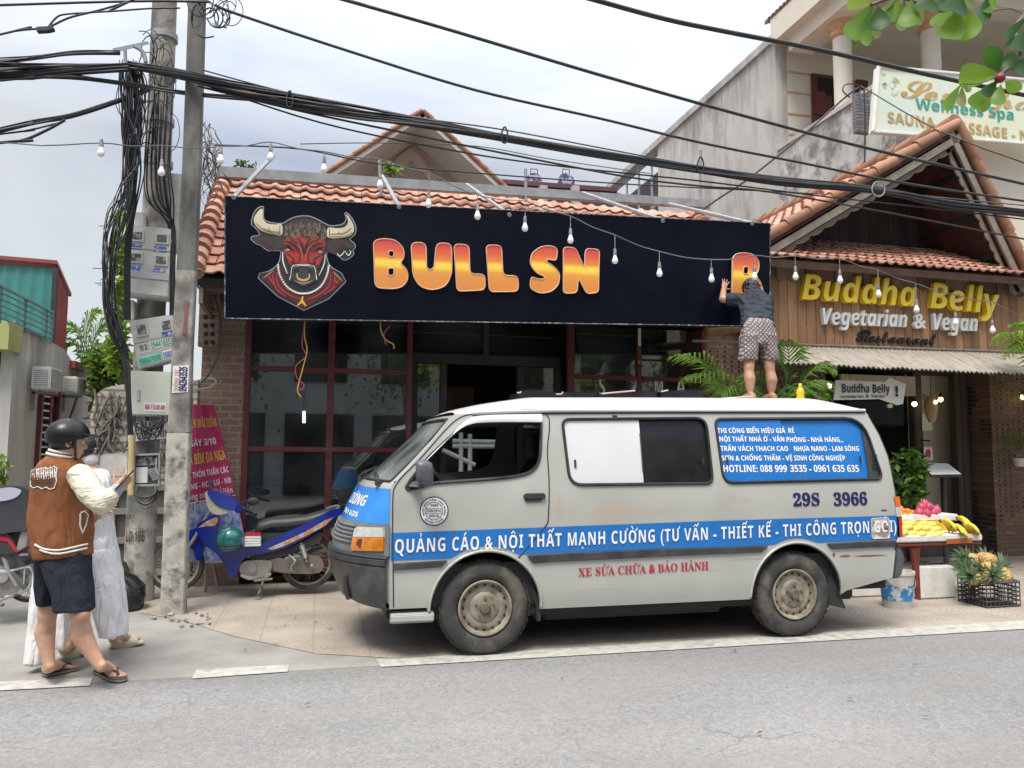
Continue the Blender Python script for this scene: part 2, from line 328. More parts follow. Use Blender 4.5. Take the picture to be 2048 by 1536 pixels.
def asphalt():
    m=mat('asphalt',(.235,.231,.226),(.20,.197,.192),rough=.9,scale=.9,lo=.3,hi=.7,spec=.3);t=m.node_tree;L=t.links.new;src,p=base_socket(m)
    tcn=NN(t,'ShaderNodeTexCoord')
    v=NN(t,'ShaderNodeTexVoronoi');v.inputs['Scale'].default_value=95;L(tcn.outputs['Object'],v.inputs['Vector'])
    s=NN(t,'ShaderNodeSeparateColor');L(v.outputs['Color'],s.inputs[0])
    r=NN(t,'ShaderNodeMapRange');r.inputs['To Min'].default_value=.84;r.inputs['To Max'].default_value=1.16;L(s.outputs[0],r.inputs[0])
    n=NN(t,'ShaderNodeTexNoise');n.inputs['Scale'].default_value=22;n.inputs['Detail'].default_value=9;n.inputs['Roughness'].default_value=.75;L(tcn.outputs['Object'],n.inputs['Vector'])
    r2=NN(t,'ShaderNodeMapRange');r2.inputs['From Min'].default_value=.3;r2.inputs['From Max'].default_value=.7;r2.inputs['To Min'].default_value=.76;r2.inputs['To Max'].default_value=1.22;L(n.outputs[0],r2.inputs[0])
    mu=NN(t,'ShaderNodeMath',operation='MULTIPLY');L(r.outputs[0],mu.inputs[0]);L(r2.outputs[0],mu.inputs[1])
    sc_=NN(t,'ShaderNodeVectorMath',operation='SCALE');L(src,sc_.inputs[0]);L(mu.outputs[0],sc_.inputs['Scale'])
    n3=NN(t,'ShaderNodeTexNoise');n3.inputs['Scale'].default_value=1.2;n3.inputs['Detail'].default_value=5
    mp_=NN(t,'ShaderNodeMapping');mp_.inputs['Scale'].default_value=(.25,1.4,1);L(tcn.outputs['Object'],mp_.inputs[0]);L(mp_.outputs[0],n3.inputs['Vector'])
    r3=NN(t,'ShaderNodeMapRange');r3.inputs['From Min'].default_value=.45;r3.inputs['From Max'].default_value=.7;r3.inputs['To Max'].default_value=.5;L(n3.outputs[0],r3.inputs[0])
    mx=NN(t,'ShaderNodeMix',data_type='RGBA');L(r3.outputs[0],mx.inputs[0]);L(sc_.outputs[0],mx.inputs[6]);mx.inputs[7].default_value=(.245,.226,.208,1)
    v2=NN(t,'ShaderNodeTexVoronoi');v2.inputs['Scale'].default_value=28;v2.inputs['Randomness'].default_value=1;L(tcn.outputs['Object'],v2.inputs['Vector'])
    lt=NN(t,'ShaderNodeMapRange');lt.inputs['From Min'].default_value=.05;lt.inputs['From Max'].default_value=.24;lt.inputs['To Min'].default_value=.55;lt.inputs['To Max'].default_value=0;L(v2.outputs['Distance'],lt.inputs[0])
    mx2=NN(t,'ShaderNodeMix',data_type='RGBA');L(lt.outputs[0],mx2.inputs[0]);L(mx.outputs[2],mx2.inputs[6]);mx2.inputs[7].default_value=(.07,.068,.066,1)
    n6=NN(t,'ShaderNodeTexNoise');n6.inputs['Scale'].default_value=.55;n6.inputs['Detail'].default_value=7;n6.inputs['Roughness'].default_value=.6;L(mp_.outputs[0],n6.inputs['Vector'])
    r6=NN(t,'ShaderNodeMapRange');r6.inputs['From Min'].default_value=.3;r6.inputs['From Max'].default_value=.7;r6.inputs['To Min'].default_value=.84;r6.inputs['To Max'].default_value=1.12;L(n6.outputs[0],r6.inputs[0])
    s6=NN(t,'ShaderNodeVectorMath',operation='SCALE');L(mx2.outputs[2],s6.inputs[0]);L(r6.outputs[0],s6.inputs['Scale'])
    nd=NN(t,'ShaderNodeTexNoise');nd.inputs['Scale'].default_value=2.5;nd.inputs['Detail'].default_value=6;L(tcn.outputs['Object'],nd.inputs['Vector'])
    ds_=NN(t,'ShaderNodeVectorMath',operation='MULTIPLY_ADD');ds_.inputs[1].default_value=(.5,.5,0);L(nd.outputs['Color'],ds_.inputs[0]);L(tcn.outputs['Object'],ds_.inputs[2])
    vc=NN(t,'ShaderNodeTexVoronoi',feature='DISTANCE_TO_EDGE');vc.inputs['Scale'].default_value=.8;L(ds_.outputs[0],vc.inputs['Vector'])
    ck=NN(t,'ShaderNodeMapRange');ck.inputs['From Min'].default_value=.002;ck.inputs['From Max'].default_value=.007;ck.inputs['To Min'].default_value=.5;ck.inputs['To Max'].default_value=0;L(vc.outputs['Distance'],ck.inputs[0])
    mk_=NN(t,'ShaderNodeMath',operation='MULTIPLY');L(ck.outputs[0],mk_.inputs[0]);rk_=NN(t,'ShaderNodeMapRange');rk_.inputs['From Min'].default_value=.5;rk_.inputs['From Max'].default_value=.62;L(n6.outputs[0],rk_.inputs[0]);L(rk_.outputs[0],mk_.inputs[1])
    mx3=NN(t,'ShaderNodeMix',data_type='RGBA');L(mk_.outputs[0],mx3.inputs[0]);L(s6.outputs[0],mx3.inputs[6]);mx3.inputs[7].default_value=(.09,.085,.08,1)
    L(mx3.outputs[2],p.inputs['Base Color'])
    bp=NN(t,'ShaderNodeBump');bp.inputs['Strength'].default_value=.6;bp.inputs['Distance'].default_value=.004;L(s.outputs[0],bp.inputs['Height']);L(bp.outputs[0],p.inputs['Normal'])
    return m
def paving():
    m=mat('stamped_paving',(.38,.33,.272),(.30,.26,.215),rough=.85,scale=2.2,dirt=(.22,.195,.17),dscale=1.3,dlo=.5,dhi=.85);t=m.node_tree;L=t.links.new;src,p=base_socket(m)
    tcn=NN(t,'ShaderNodeTexCoord');s=NN(t,'ShaderNodeSeparateXYZ');L(tcn.outputs['Object'],s.inputs[0])
    def math_(op,a,b=None,c=None):
        n=NN(t,'ShaderNodeMath',operation=op)
        for i,q in enumerate((a,b,c)):
            if q is None:continue
            if isinstance(q,(int,float)):n.inputs[i].default_value=q
            else:L(q,n.inputs[i])
        return n.outputs[0]
    fx,fy=math_('FRACT',math_('MULTIPLY',s.outputs[0],2.5)),math_('FRACT',math_('MULTIPLY',s.outputs[1],2.5))
    ex=math_('MINIMUM',math_('MINIMUM',fx,math_('SUBTRACT',1,fx)),math_('MINIMUM',fy,math_('SUBTRACT',1,fy)))
    joint=math_('LESS_THAN',ex,.018)
    ix,iy=math_('FLOOR',math_('MULTIPLY',s.outputs[0],2.5)),math_('FLOOR',math_('MULTIPLY',s.outputs[1],2.5))
    par=math_('MODULO',math_('ABSOLUTE',math_('ADD',ix,iy)),2)
    cx=math_('SUBTRACT',fx,par);d=math_('SQRT',math_('ADD',math_('MULTIPLY',cx,cx),math_('MULTIPLY',fy,fy)))
    ring=math_('FRACT',math_('MULTIPLY',d,8));rj=math_('LESS_THAN',math_('MINIMUM',ring,math_('SUBTRACT',1,ring)),.1)
    ang=math_('ARCTAN2',fy,cx);seg=math_('FRACT',math_('ADD',math_('MULTIPLY',ang,5.5),math_('MULTIPLY',math_('FLOOR',math_('MULTIPLY',d,8)),.5)))
    sj=math_('LESS_THAN',math_('MINIMUM',seg,math_('SUBTRACT',1,seg)),.07)
    g=math_('MAXIMUM',rj,sj);nz_=NN(t,'ShaderNodeTexNoise');nz_.inputs['Scale'].default_value=3;nz_.inputs['Detail'].default_value=6;L(tcn.outputs['Object'],nz_.inputs['Vector'])
    wear=NN(t,'ShaderNodeMapRange');wear.inputs['From Min'].default_value=.35;wear.inputs['From Max'].default_value=.65;wear.inputs['To Min'].default_value=.05;wear.inputs['To Max'].default_value=.62;L(nz_.outputs[0],wear.inputs[0])
    fac=math_('MAXIMUM',math_('MULTIPLY',g,wear.outputs[0]),math_('MULTIPLY',joint,.4))
    n5=NN(t,'ShaderNodeTexNoise');n5.inputs['Scale'].default_value=120;n5.inputs['Detail'].default_value=3;L(tcn.outputs['Object'],n5.inputs['Vector'])
    r5=NN(t,'ShaderNodeMapRange');r5.inputs['To Min'].default_value=.8;r5.inputs['To Max'].default_value=1.2;L(n5.outputs[0],r5.inputs[0])
    sc_=NN(t,'ShaderNodeVectorMath',operation='SCALE');L(src,sc_.inputs[0]);L(r5.outputs[0],sc_.inputs['Scale'])
    mx=NN(t,'ShaderNodeMix',data_type='RGBA');L(fac,mx.inputs[0]);L(sc_.outputs[0],mx.inputs[6]);mx.inputs[7].default_value=(.16,.14,.12,1);L(mx.outputs[2],p.inputs['Base Color'])
    bp=NN(t,'ShaderNodeBump',invert=True);bp.inputs['Strength'].default_value=.5;bp.inputs['Distance'].default_value=.006;L(fac,bp.inputs['Height']);L(bp.outputs[0],p.inputs['Normal'])
    return m
M_ASPHALT=asphalt()
road=MB().grid(lambda u,v:V((lerp(-120,120,u),lerp(-60,160,v),-.0055)),12,12).build('road',M_ASPHALT);tag(road,kind='structure')
M_CONC=mat('worn_concrete',(.29,.275,.25),(.235,.225,.205),rough=.9,scale=3,dirt=(.19,.178,.155),dscale=1.1,bump=.4,bscale=70)
sh=MB().add([(-14,5.46,-.004),(40,5.46,-.004),(40,22,-.004),(-14,22,-.004)],[(0,1,2,3)]).build('road_shoulder',M_CONC);tag(sh,kind='structure')
pv=MB().poly([(-1.12,7.25,.0),(-.62,6.55,.0),(.02,5.86,.0),(.55,5.62,.0),(30,5.62,.0),(30,9.6,.0),(-1.9,9.6,.0),(-1.5,7.6,.0)]).build('pavement',paving());tag(pv,kind='structure')
M_PAINT=mat('road_paint',(.45,.435,.39),(.34,.33,.30),rough=.8,scale=14,dirt=(.26,.25,.24),dscale=7,dlo=.52,dhi=.68)
def marking(a,b,c,d):
    q=[gz(*p,.001) for p in (a,b,c,d)]
    tag(MB().add([(p.x,p.y,.001) for p in q],[(0,1,2,3)]).build('road_marking',M_PAINT),kind='structure')
marking((384,1357),(575,1343),(578,1329),(393,1339));marking((-60,1384),(180,1371),(186,1355),(-60,1366))
q0,q1,q2,q3=gz(762,1334),gz(2100,1255),gz(2100,1238),gz(753,1319)
tag(MB().add([(q.x,q.y,.001) for q in (q0,q1+(q1-q0)*3,q2+(q2-q3)*3,q3)],[(0,1,2,3)]).build('edge_line',M_PAINT),kind='structure')
M_LEAFDRY=mat('dry_leaf',(.16,.11,.07),(.09,.06,.04),rough=.8)
def leaf_bits():
    b=MB()
    for (px,py) in ((1358,1393),(1225,1344),(1850,1432),(615,1408),(1520,1465),(590,1236),(632,1244),(570,1251),(660,1256),(490,1299),(551,1288),(1830,1329),(1124,1357),(1700,1396),(1470,1300)):
        c=gz(px,py,.012);a=random.random()*6.3;L_=random.uniform(.015,.03);e=V((math.cos(a),math.sin(a),.15));n_=V((-math.sin(a),math.cos(a),0))
        b.add([c-e*L_,c+n_*L_*.4+V((0,0,.006)),c+e*L_,c-n_*L_*.4+V((0,0,.002))],[(0,1,2),(0,2,3)])
    return b
tag(leaf_bits().build('fallen_leaves',M_LEAFDRY),'dry brown leaf scraps scattered on the grey road','leaves',kind='stuff')

VY,VW=5.5,1.69
VX=at(971,1212,VY+.03).x
def vv(z):
    return (.55*(.5-z)**2 if z<.5 else 0)+(.12*(max(0,z-1.0)/.77)**1.5)
def sv(px,py,dy=0.0):
    y=VY
    for _ in range(6):
        p=at(px,py,y+dy);y=VY+vv(p.z)
    return (p.x,p.z)
def S(pts):return [sv(*p) for p in pts]
def side(x,z,out=0.0,far=False):
    y=VY+vv(z)-out;return V((x,2*VY+VW-y if far else y,z))
def z6(l):return [(x/2.845+640,y/2.845+780) for x,y in l]
def z7(l):return [(x/2.7307+1100,y/2.7307+780) for x,y in l]
def z4(l):return [(x/5.3895+740,y/5.3895+800) for x,y in l]
def circle(c,r,a0,a1,n):return [(c[0]+r*math.cos(lerp(a0,a1,i/n)),c[1]+r*math.sin(lerp(a0,a1,i/n))) for i in range(n+1)]
def rpoly(pts,rad,n=5):
    r=[];N=len(pts)
    for i in range(N):
        p,a,b=V(pts[i]),V(pts[i-1]),V(pts[(i+1) % N]);d=rad[i] if isinstance(rad,(list,tuple)) else rad
        d=min(d,(a-p).length*.48,(b-p).length*.48);u,v_=p+(a-p).normalized()*d,p+(b-p).normalized()*d
        for k in range(n+1):
            t=k/n;r.append(tuple((1-t)**2*u+2*t*(1-t)*p+t*t*v_))
    return r
WF=(VX,.335);WR=(at(1591,1190,VY+.03).x,.338)
ARC=.40
def sheet2d(outer,holes,fn,nz=22,nx=40):
    """planar outline with holes -> fine mesh bent by fn(x, z)"""
    tr=tessellate_polygon([[V((x,z,0)) for x,z in l] for l in [outer]+holes]);pts=[p for l in [outer]+holes for p in l]
    bm=bmesh.new();vs=[bm.verts.new((x,z,0)) for x,z in pts]
    for f in tr:
        try:bm.faces.new([vs[i] for i in f])
        except ValueError:pass
    xs=[p[0] for p in pts];zs=[p[1] for p in pts]
    for k in range(1,nz):bmesh.ops.bisect_plane(bm,geom=bm.verts[:]+bm.edges[:]+bm.faces[:],plane_co=(0,lerp(min(zs),max(zs),k/nz),0),plane_no=(0,1,0))
    for k in range(1,nx):bmesh.ops.bisect_plane(bm,geom=bm.verts[:]+bm.edges[:]+bm.faces[:],plane_co=(lerp(min(xs),max(xs),k/nx),0,0),plane_no=(1,0,0))
    bm.verts.index_update();b=MB();b.add([fn(v.co.x,v.co.y) for v in bm.verts],[tuple(v.index for v in f.verts) for f in bm.faces]);bm.free()
    return b
A_PIL=S([(909,828),(870,878),(827,926),(783,972)])
XE=A_PIL[3][0]
EDGE=[(.2,XE)]+[(z,x) for x,z in reversed(A_PIL)]
ZB=sv(790,1196)[1];ZS=sv(1240,1200)[1]
ZG=sv(1400,822)[1]
outer=[(XE,.36)]+S([(870,1208)])
fa0=math.asin((outer[-1][1]-WF[1])/ARC) if abs(outer[-1][1]-WF[1])<ARC else 0
sill=.315
a_in=math.asin((sill-WF[1])/ARC)
front_arch=circle(WF,ARC,math.pi-a_in,a_in,22);rear_arch=circle(WR,ARC,math.pi-a_in,a_in,22)
rear_edge=S([(1785,1155),(1791,1100),(1796,1060),(1795,1010),(1789,970),(1777,912),(1759,868),(1737,830),(1728,822)])
top_edge=S([(1640,822),(1500,822),(1300,822),(1100,823),(985,826),(945,828)])
outer=[(XE,.36),(front_arch[0][0]-.03,.36)]+front_arch+[(p[0],p[1]) for p in rear_arch]+[(WR[0]+.46,sill+.04)]+rear_edge+top_edge+A_PIL[:]
W1=S(z4([(388,944),(600,655),(690,560),(880,385),(1045,275),(1190,246),(1500,238),(1800,238),(1840,262),(1838,480),(1828,610),(1790,715),(1700,788),(1560,822),(1400,842),(1000,872),(690,896),(540,938)]))
W1=[(q.x,q.y) for q in smooth_path([V((a,c,0)) for a,c in W1],3,True)]
W2=rpoly(S(z7([(65,160),(850,153),(888,510),(108,518)])),[.06,.09,.06,.1])
W3=rpoly(S(z7([(898,158),(1700,152),(1815,486),(948,508)])),[.06,.17,.06,.09])
M_VAN=mat('van_paint',(.405,.408,.375),(.365,.362,.328),rough=.24,scale=2.5,spec=.5,dirt=(.40,.37,.31),dscale=1.8,dlo=.6,dhi=.82,coat=.5,rvar=.08)
def stain_paint(m):
    t=m.node_tree;L=t.links.new;src,p=base_socket(m);tcn=NN(t,'ShaderNodeTexCoord')
    cur=src
    nzw=NN(t,'ShaderNodeTexNoise');nzw.inputs['Scale'].default_value=5;nzw.inputs['Detail'].default_value=6;L(tcn.outputs['Object'],nzw.inputs['Vector'])
    sub=NN(t,'ShaderNodeVectorMath',operation='SUBTRACT');L(nzw.outputs['Color'],sub.inputs[0]);sub.inputs[1].default_value=(.5,.5,.5)
    scl=NN(t,'ShaderNodeVectorMath',operation='SCALE');L(sub.outputs[0],scl.inputs[0]);scl.inputs['Scale'].default_value=.16
    ad=NN(t,'ShaderNodeVectorMath',operation='ADD');L(tcn.outputs['Object'],ad.inputs[0]);L(scl.outputs[0],ad.inputs[1])
    for (px,py,hw,hh,c,k) in ((1225,1022,52,20,(.42,.33,.25),.55),(1305,1022,40,9,(.42,.33,.25),.5),(1118,1020,9,24,(.42,.33,.25),.5),(1450,998,26,18,(.36,.33,.28),.4),(1480,1000,34,9,(.36,.33,.28),.4),
                                (1740,1112,42,2.2,(.16,.07,.035),.95),(1690,1112,14,3,(.16,.07,.035),.9),(1668,1110,4,5,(.14,.06,.03),.95),(1500,1118,50,1.6,(.34,.26,.16),.8),(1420,1140,30,2,(.34,.30,.22),.6),(1768,1022,9,2.5,(.1,.06,.04),.95),(1200,1180,70,2,(.36,.33,.27),.6)):
        x,z=sv(px,py);s=pxm(V((x,VY,z)))
        q=NN(t,'ShaderNodeVectorMath',operation='SUBTRACT');L(ad.outputs[0] if hh>6 else tcn.outputs['Object'],q.inputs[0]);q.inputs[1].default_value=(x,VY,z)
        if hh<=6:
            q2_=NN(t,'ShaderNodeVectorMath',operation='MULTIPLY_ADD');L(scl.outputs[0],q2_.inputs[0]);q2_.inputs[1].default_value=(.25,.0,.2);L(q.outputs[0],q2_.inputs[2]);q=q2_
        g=NN(t,'ShaderNodeVectorMath',operation='MULTIPLY');L(q.outputs[0],g.inputs[0]);g.inputs[1].default_value=(s/hw,.5,s/hh)
        ln=NN(t,'ShaderNodeVectorMath',operation='LENGTH');L(g.outputs[0],ln.inputs[0])
        r=NN(t,'ShaderNodeMapRange');r.inputs['From Min'].default_value=.75;r.inputs['From Max'].default_value=1.05;r.inputs['To Min'].default_value=k;r.inputs['To Max'].default_value=0;L(ln.outputs['Value'],r.inputs[0])
        mx=NN(t,'ShaderNodeMix',data_type='RGBA');L(r.outputs[0],mx.inputs[0]);L(cur,mx.inputs[6]);mx.inputs[7].default_value=rgba(c);cur=mx.outputs[2]
    L(cur,p.inputs['Base Color'])
stain_paint(M_VAN)
M_VROOF=mat('van_roof_paint',(.62,.62,.60),(.55,.55,.53),rough=.35,scale=3,coat=.3)
M_BLK=mat('black_plastic',(.028,.029,.031),(.05,.05,.052),rough=.5,scale=7,dirt=(.13,.125,.115),dscale=4,dlo=.58,dhi=.8)
M_RUB=mat('black_rubber',(.015,.015,.016),(.03,.03,.03),rough=.6)
M_BLUE=mat('blue_vinyl',(.010,.155,.47),(.008,.135,.42),rough=.35,scale=3,coat=.25,dirt=(.06,.17,.42),dscale=3,dlo=.6,dhi=.9)
M_LBLUE=mat('sky_blue_vinyl',(.04,.27,.70),(.03,.22,.62),rough=.25,scale=3,coat=.5)
M_WHT=mat('white_vinyl',(.80,.80,.79),(.72,.72,.71),rough=.5,scale=20)
M_NAVY=mat('navy_vinyl',(.004,.006,.095),rough=.5)
M_REDV=mat('red_vinyl',(.45,.02,.04),(.35,.02,.035),rough=.5)
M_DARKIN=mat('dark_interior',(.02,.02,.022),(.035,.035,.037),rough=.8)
M_VGLASS=glass_mat('van_glass',(.42,.46,.46),.15)
M_CLEAR=glass_mat('windscreen_glass',(.5,.56,.54),.75,.03,1.75,(.50,.56,.53),.25)  # pale diffuse film mixes glass dust with a painted sky reflection
van=thing('van',(VX+1.2,VY+VW/2,0),'old cream van with blue stripe and Vietnamese lettering parked along the kerb','van')
b=sheet2d(outer,[W1,W2,W3],lambda x,z:side(x,z));b2=sheet2d(outer,[W1,W2,W3],lambda x,z:side(x,z,far=True))
b.add(b2.v,b2.f)
ROOF=[(A_PIL[0][0]-.02,.0,A_PIL[0][1])]
gut=[A_PIL[0]]+[p for p in reversed(top_edge)]+[rear_edge[-1]]
gz_=sorted(gut)
def zg(x):return interp(gz_,x)
X0,X1=gz_[0][0],gz_[-1][0]
def crown(x):return .012+.118*min(1,max(0,(x-X0)/.7))**.6*min(1,max(0,(X1-x)/.30+.12))**.5
def roof_fn(u,v):
    x=lerp(X0,X1,u);z=zg(x);y0=VY+vv(z);y=lerp(y0,2*VY+VW-y0,v);t=abs(2*v-1)
    return V((x+(.07 if u>.5 else-.03)*0,y,z+crown(x)*(1-t**3.2)+.012*(1-t**20)))
BUL=[(.2,.18),(.30,.25),(.45,.33),(.62,.37),(.78,.37),(.9,.325),(1.05,.26),(1.18,.19),(1.27,.15),(1.5,.11),(1.75,.05),(1.9,.03)]
def nose(v,z,out=0.0):
    xe=interp(EDGE,z);y0=VY+vv(z);yb=2*VY+VW-y0;t=2*v-1;p_=2.7
    bl=interp(BUL,z)
    return V((xe-bl*(1-abs(t)**p_)-out*.8,lerp(y0,yb,v)-out*.6*(1-min(1,v*4)),z))
def nose_px(px,py):
    """(v, z) on the visible near half of the nose for a photo pixel"""
    best=None
    d=ray(px,py)
    for i in range(121):
        v=i/240
        y=VY
        z=1.0
        for _ in range(6):
            P=nose(v,z);k=(P.y)/d.y;z=EYE+d.z*k
            if z<.1 or z>2.2:break
        P=nose(v,max(.1,min(z,2.2)));q=proj(P);e=abs(q[0]-px)+abs(q[1]-py)
        if best is None or e<best[0]:best=(e,v,z)
    return best[1],best[2]
ZN0,ZWS,ZWT=.40,1.245,A_PIL[0][1]-.01
b.grid(lambda u,v:nose(u,lerp(ZN0,ZWS,v)),40,26)
def ws_hole(u,z):return .05<u<.95
for (u0,u1,z0,z1) in ((0,.035,ZWS,ZWT),(.965,1,ZWS,ZWT),(.035,.965,ZWT-.03,ZWT)):
    b.grid(lambda s,t,u0=u0,u1=u1,z0=z0,z1=z1:nose(lerp(u0,u1,s),lerp(z0,z1,t)),24,12)
rprof=sorted([(z,x) for x,z in rear_edge])
def rear_fn(u,v):
    z=lerp(rprof[0][0],rprof[-1][0],v);x=interp(rprof,z);y0=VY+vv(z);t=abs(2*u-1);return V((x+.04*(1-t**6),lerp(y0,2*VY+VW-y0,u),z))
b.grid(rear_fn,24,24)
body=b.build('body',M_VAN,van,smooth=40)
rf=MB().grid(roof_fn,60,30);rf.build('roof',M_VROOF,van,smooth=60)
g=MB();gl=[side(x,z+.004,.012) for x,z in gz_[1:]];g.tube(gl,.013,6);g.tube([V((p.x,2*VY+VW-p.y,p.z)) for p in gl],.013,6)
g.build('gutter',M_VROOF,van,smooth=60)
M_SEAM=mat('dark_seam_rubber',(.02,.02,.02),rough=.8)  # even dark tone for the gutter, door and tailgate seams
sm=MB()
dk=MB().tube([side(x,z-.014,.004) for x,z in gz_[1:]],.006,5).build('gutter_seal',M_SEAM,van)
for pts in (z6([(418,1235),(413,800),(415,600),(430,545),(470,490),(560,400),(640,310),(720,220),(790,160),(870,135),(1000,128),(1283,127),(1293,350),(1303,520),(1300,700),(1280,780),(1120,965)]),):
    sm.tube([side(q.x,q.y,.0015) for q in smooth_path([V(sv(x,y)+(0,)) for x,y in pts],4)],.0045,5)
sm.build('door_seam',M_SEAM,van);MB().tube([side(x-.006,z,.002) for x,z in rear_edge[1:-1]],.004,5).build('tailgate_seam',M_SEAM,van)
x_f,x_r=XE+.05,rear_edge[2][0]-.08
inn=MB().box(((x_f+x_r)/2,VY+VW/2,.5),(x_r-x_f,VW-.14,.3))
inn.box((XE+1.72,VY+VW/2,1.22),(.04,VW-.22,1.05))
inn.grid(lambda u,v:roof_fn(lerp(.02,.98,u),lerp(.06,.94,v))-V((0,0,.035)),12,8)
inn.build('cabin_lining',M_DARKIN,van)
ds=MB();ds.loft([[V((XE-.02+a,y,z)) for a,z in ((.0,.75),(.30,.78),(.36,1.0),(.30,1.14),(.08,1.2),(-.02,1.18))] for y in (VY+.09,VY+VW/2,VY+VW-.09)])
M_DASH=mat('dash_plastic',(.06,.062,.06),rough=.7)
ds.build('dashboard',M_DASH,van,bevel=.02)
M_PALE=mat('pale_plastic',(.30,.32,.27),(.22,.24,.2),rough=.5)
cl=MB();p0,p1=V((XE+.20,VY+.42,1.0)),V((XE+.42,VY+.42,1.16));cl.tube([p0,p1],[.06,.045],10);cl.build('steering_column',M_PALE,van,smooth=50)
stw=MB();axw=(p1-p0).normalized();e1=V((0,1,0));e2=axw.cross(e1);stw.tube([p1+axw*.02+(e1*math.cos(a)+e2*math.sin(a))*.2 for a in [2*math.pi*i/28 for i in range(29)]],.016,8)
for a in (0,2.1,4.2):stw.tube([p1,p1+axw*.02+(e1*math.cos(a)+e2*math.sin(a))*.2],.012,6)
stw.build('steering_wheel',M_RUB,van,smooth=60)
M_SEAT=mat('seat_fabric',(.028,.032,.035),(.05,.055,.06),rough=.85,scale=12)
for yy in (VY+.42,VY+1.22):
    st=MB();X=XE+1.05
    st.loft([[V((X+cx+ux*w_/2,yy+uy*.5,z)) for ux,uy in ((-1,-.45),(-.6,-.5),(.6,-.5),(1,-.45),(1,.45),(.6,.5),(-.6,.5),(-1,.45))] for cx,w_,z in ((.0,.5,.72),(.02,.5,.86),(.06,.46,.92))])
    st.loft([[V((X+.18+(z-.9)*.38+ux*w_/2,yy+uy*hw,z)) for ux,uy in ((-1,-.8),(0,-1),(1,-.8),(1,.8),(0,1),(-1,.8))] for z,w_,hw in ((.88,.14,.24),(1.1,.15,.25),(1.32,.13,.22),(1.40,.1,.17))])
    st.loft([[V((X+.40+ux*w_/2,yy+uy*hw,z)) for ux,uy in ((-1,-.8),(0,-1),(1,-.8),(1,.8),(0,1),(-1,.8))] for z,w_,hw in ((1.41,.07,.1),(1.5,.1,.13),(1.6,.09,.12),(1.63,.05,.08))])
    st.build('driver_seat' if yy<VY+.8 else 'passenger_seat',M_SEAT,van,smooth=60,bevel=0)
MB().grid(lambda u,v:nose(lerp(.035,.965,u),lerp(ZWS,ZWT-.03,v),-.012),24,10).build('windscreen',M_CLEAR,van,smooth=60)
wsr=MB();wsr.tube([nose(lerp(.03,.97,i/30),ZWS-.004,.004) for i in range(31)],.011,6);wsr.tube([nose(.033,lerp(ZWS,ZWT-.03,i/12),.003) for i in range(13)],.011,6);wsr.tube([nose(.967,lerp(ZWS,ZWT-.03,i/12),.003) for i in range(13)],.011,6)
wsr.tube([nose(lerp(.035,.965,i/30),ZWT-.03,.003) for i in range(31)],.011,6)
wsr.build('windscreen_rubber',M_RUB,van,smooth=60)
def rim_tube(poly,out,r):return [side(x,z,out) for x,z in poly]+[side(*poly[0],out)]
rb=MB()
for wpoly in (W1,W2,W3):rb.tube(rim_tube(wpoly,.004,.0),.012,6,caps=False)
rb.build('window_rubber',M_RUB,van,smooth=60)
def clip_x(poly,x0,x1):
    def cut(pl,x,keep_left):
        r=[]
        for a,c in zip(pl,pl[1:]+pl[:1]):
            ia,ic=((a[0]<=x)==keep_left),((c[0]<=x)==keep_left)
            if ia:r.append(a)
            if ia !=ic:t=(x-a[0])/(c[0]-a[0]);r.append((x,a[1]+(c[1]-a[1])*t))
        return r
    return cut(cut(poly,x1,True),x0,False)
xm2=sv(1283,900)[0];xm3=sv(1570,900)[0];xv=sv(1733,900)[0]
M_FROST=mat('white_window_film',(.63,.63,.63),(.58,.58,.59),rough=.25,scale=2,coat=.4,dirt=(.45,.45,.45),dscale=5,dlo=.6,dhi=.9)
M_DGLASS=mat('dark_tinted_glass',(.012,.013,.014),(.02,.02,.02),rough=.06,rvar=.02,spec=.35)
sheet2d(clip_x(W2,-9,xm2),[],lambda x,z:side(x,z,-.004),8,6).build('filmed_pane',M_FROST,van,smooth=60)
sheet2d(clip_x(W2,xm2-.02,99),[],lambda x,z:side(x,z,-.022),8,6).build('dark_pane',M_DGLASS,van,smooth=60)
sheet2d(clip_x(W3,-9,xm3),[],lambda x,z:side(x,z,-.002),8,6).build('blue_pane',M_BLUE,van,smooth=60)
sheet2d(clip_x(W3,xm3-.02,xv),[],lambda x,z:side(x,z,-.02),8,6).build('blue_pane',M_BLUE,van,smooth=60)
sheet2d(clip_x(W3,xv-.01,99),[],lambda x,z:side(x,z,-.006),8,3).build('vent_panel',M_BLK,van,smooth=60)
MB().tube([side(xm2,z,.0) for z in (W2[0][1]-.04,(W2[0][1]+W2[12][1])/2,W2[12][1]+.03)],.006,5).build('pane_divider',M_RUB,van)
vs_=MB()
for k in range(7):x,z=sv(1750,910+k*4.4);vs_.tube([side(x-.025,z,.002),side(x+.02,z-.002,.002)],.004,4)
vs_.build('vent_slot',M_RUB,van)
lt=MB()
for px,py in ((1150,927),(1405,922),(1454,921),(1720,919)):
    x,z=sv(px,py);lt.hexa([side(x-.008,z-.03,.0),side(x+.008,z-.03,.0),side(x+.008,z+.03,.0),side(x-.008,z+.03,.0)],(0,-.012,0))
lt.build('window_latch',M_RUB,van,bevel=.004)
for wp in (W1,W2,W3):sheet2d(wp,[],lambda x,z:side(x,z,-.015,True),6,6).build('far_window',M_VGLASS,van,smooth=60)
vis_top=S(z4([(560,690),(700,545),(860,395),(960,290),(1060,205),(1160,168),(1400,152),(1845,148)]));vis_bot=S(z4([(618,640),(740,520),(890,372),(990,300),(1080,262),(1190,245),(1430,238),(1845,240)]))
vt,vb=smooth_path([V((a,c,0)) for a,c in vis_top],4),smooth_path([V((a,c,0)) for a,c in vis_bot],4)
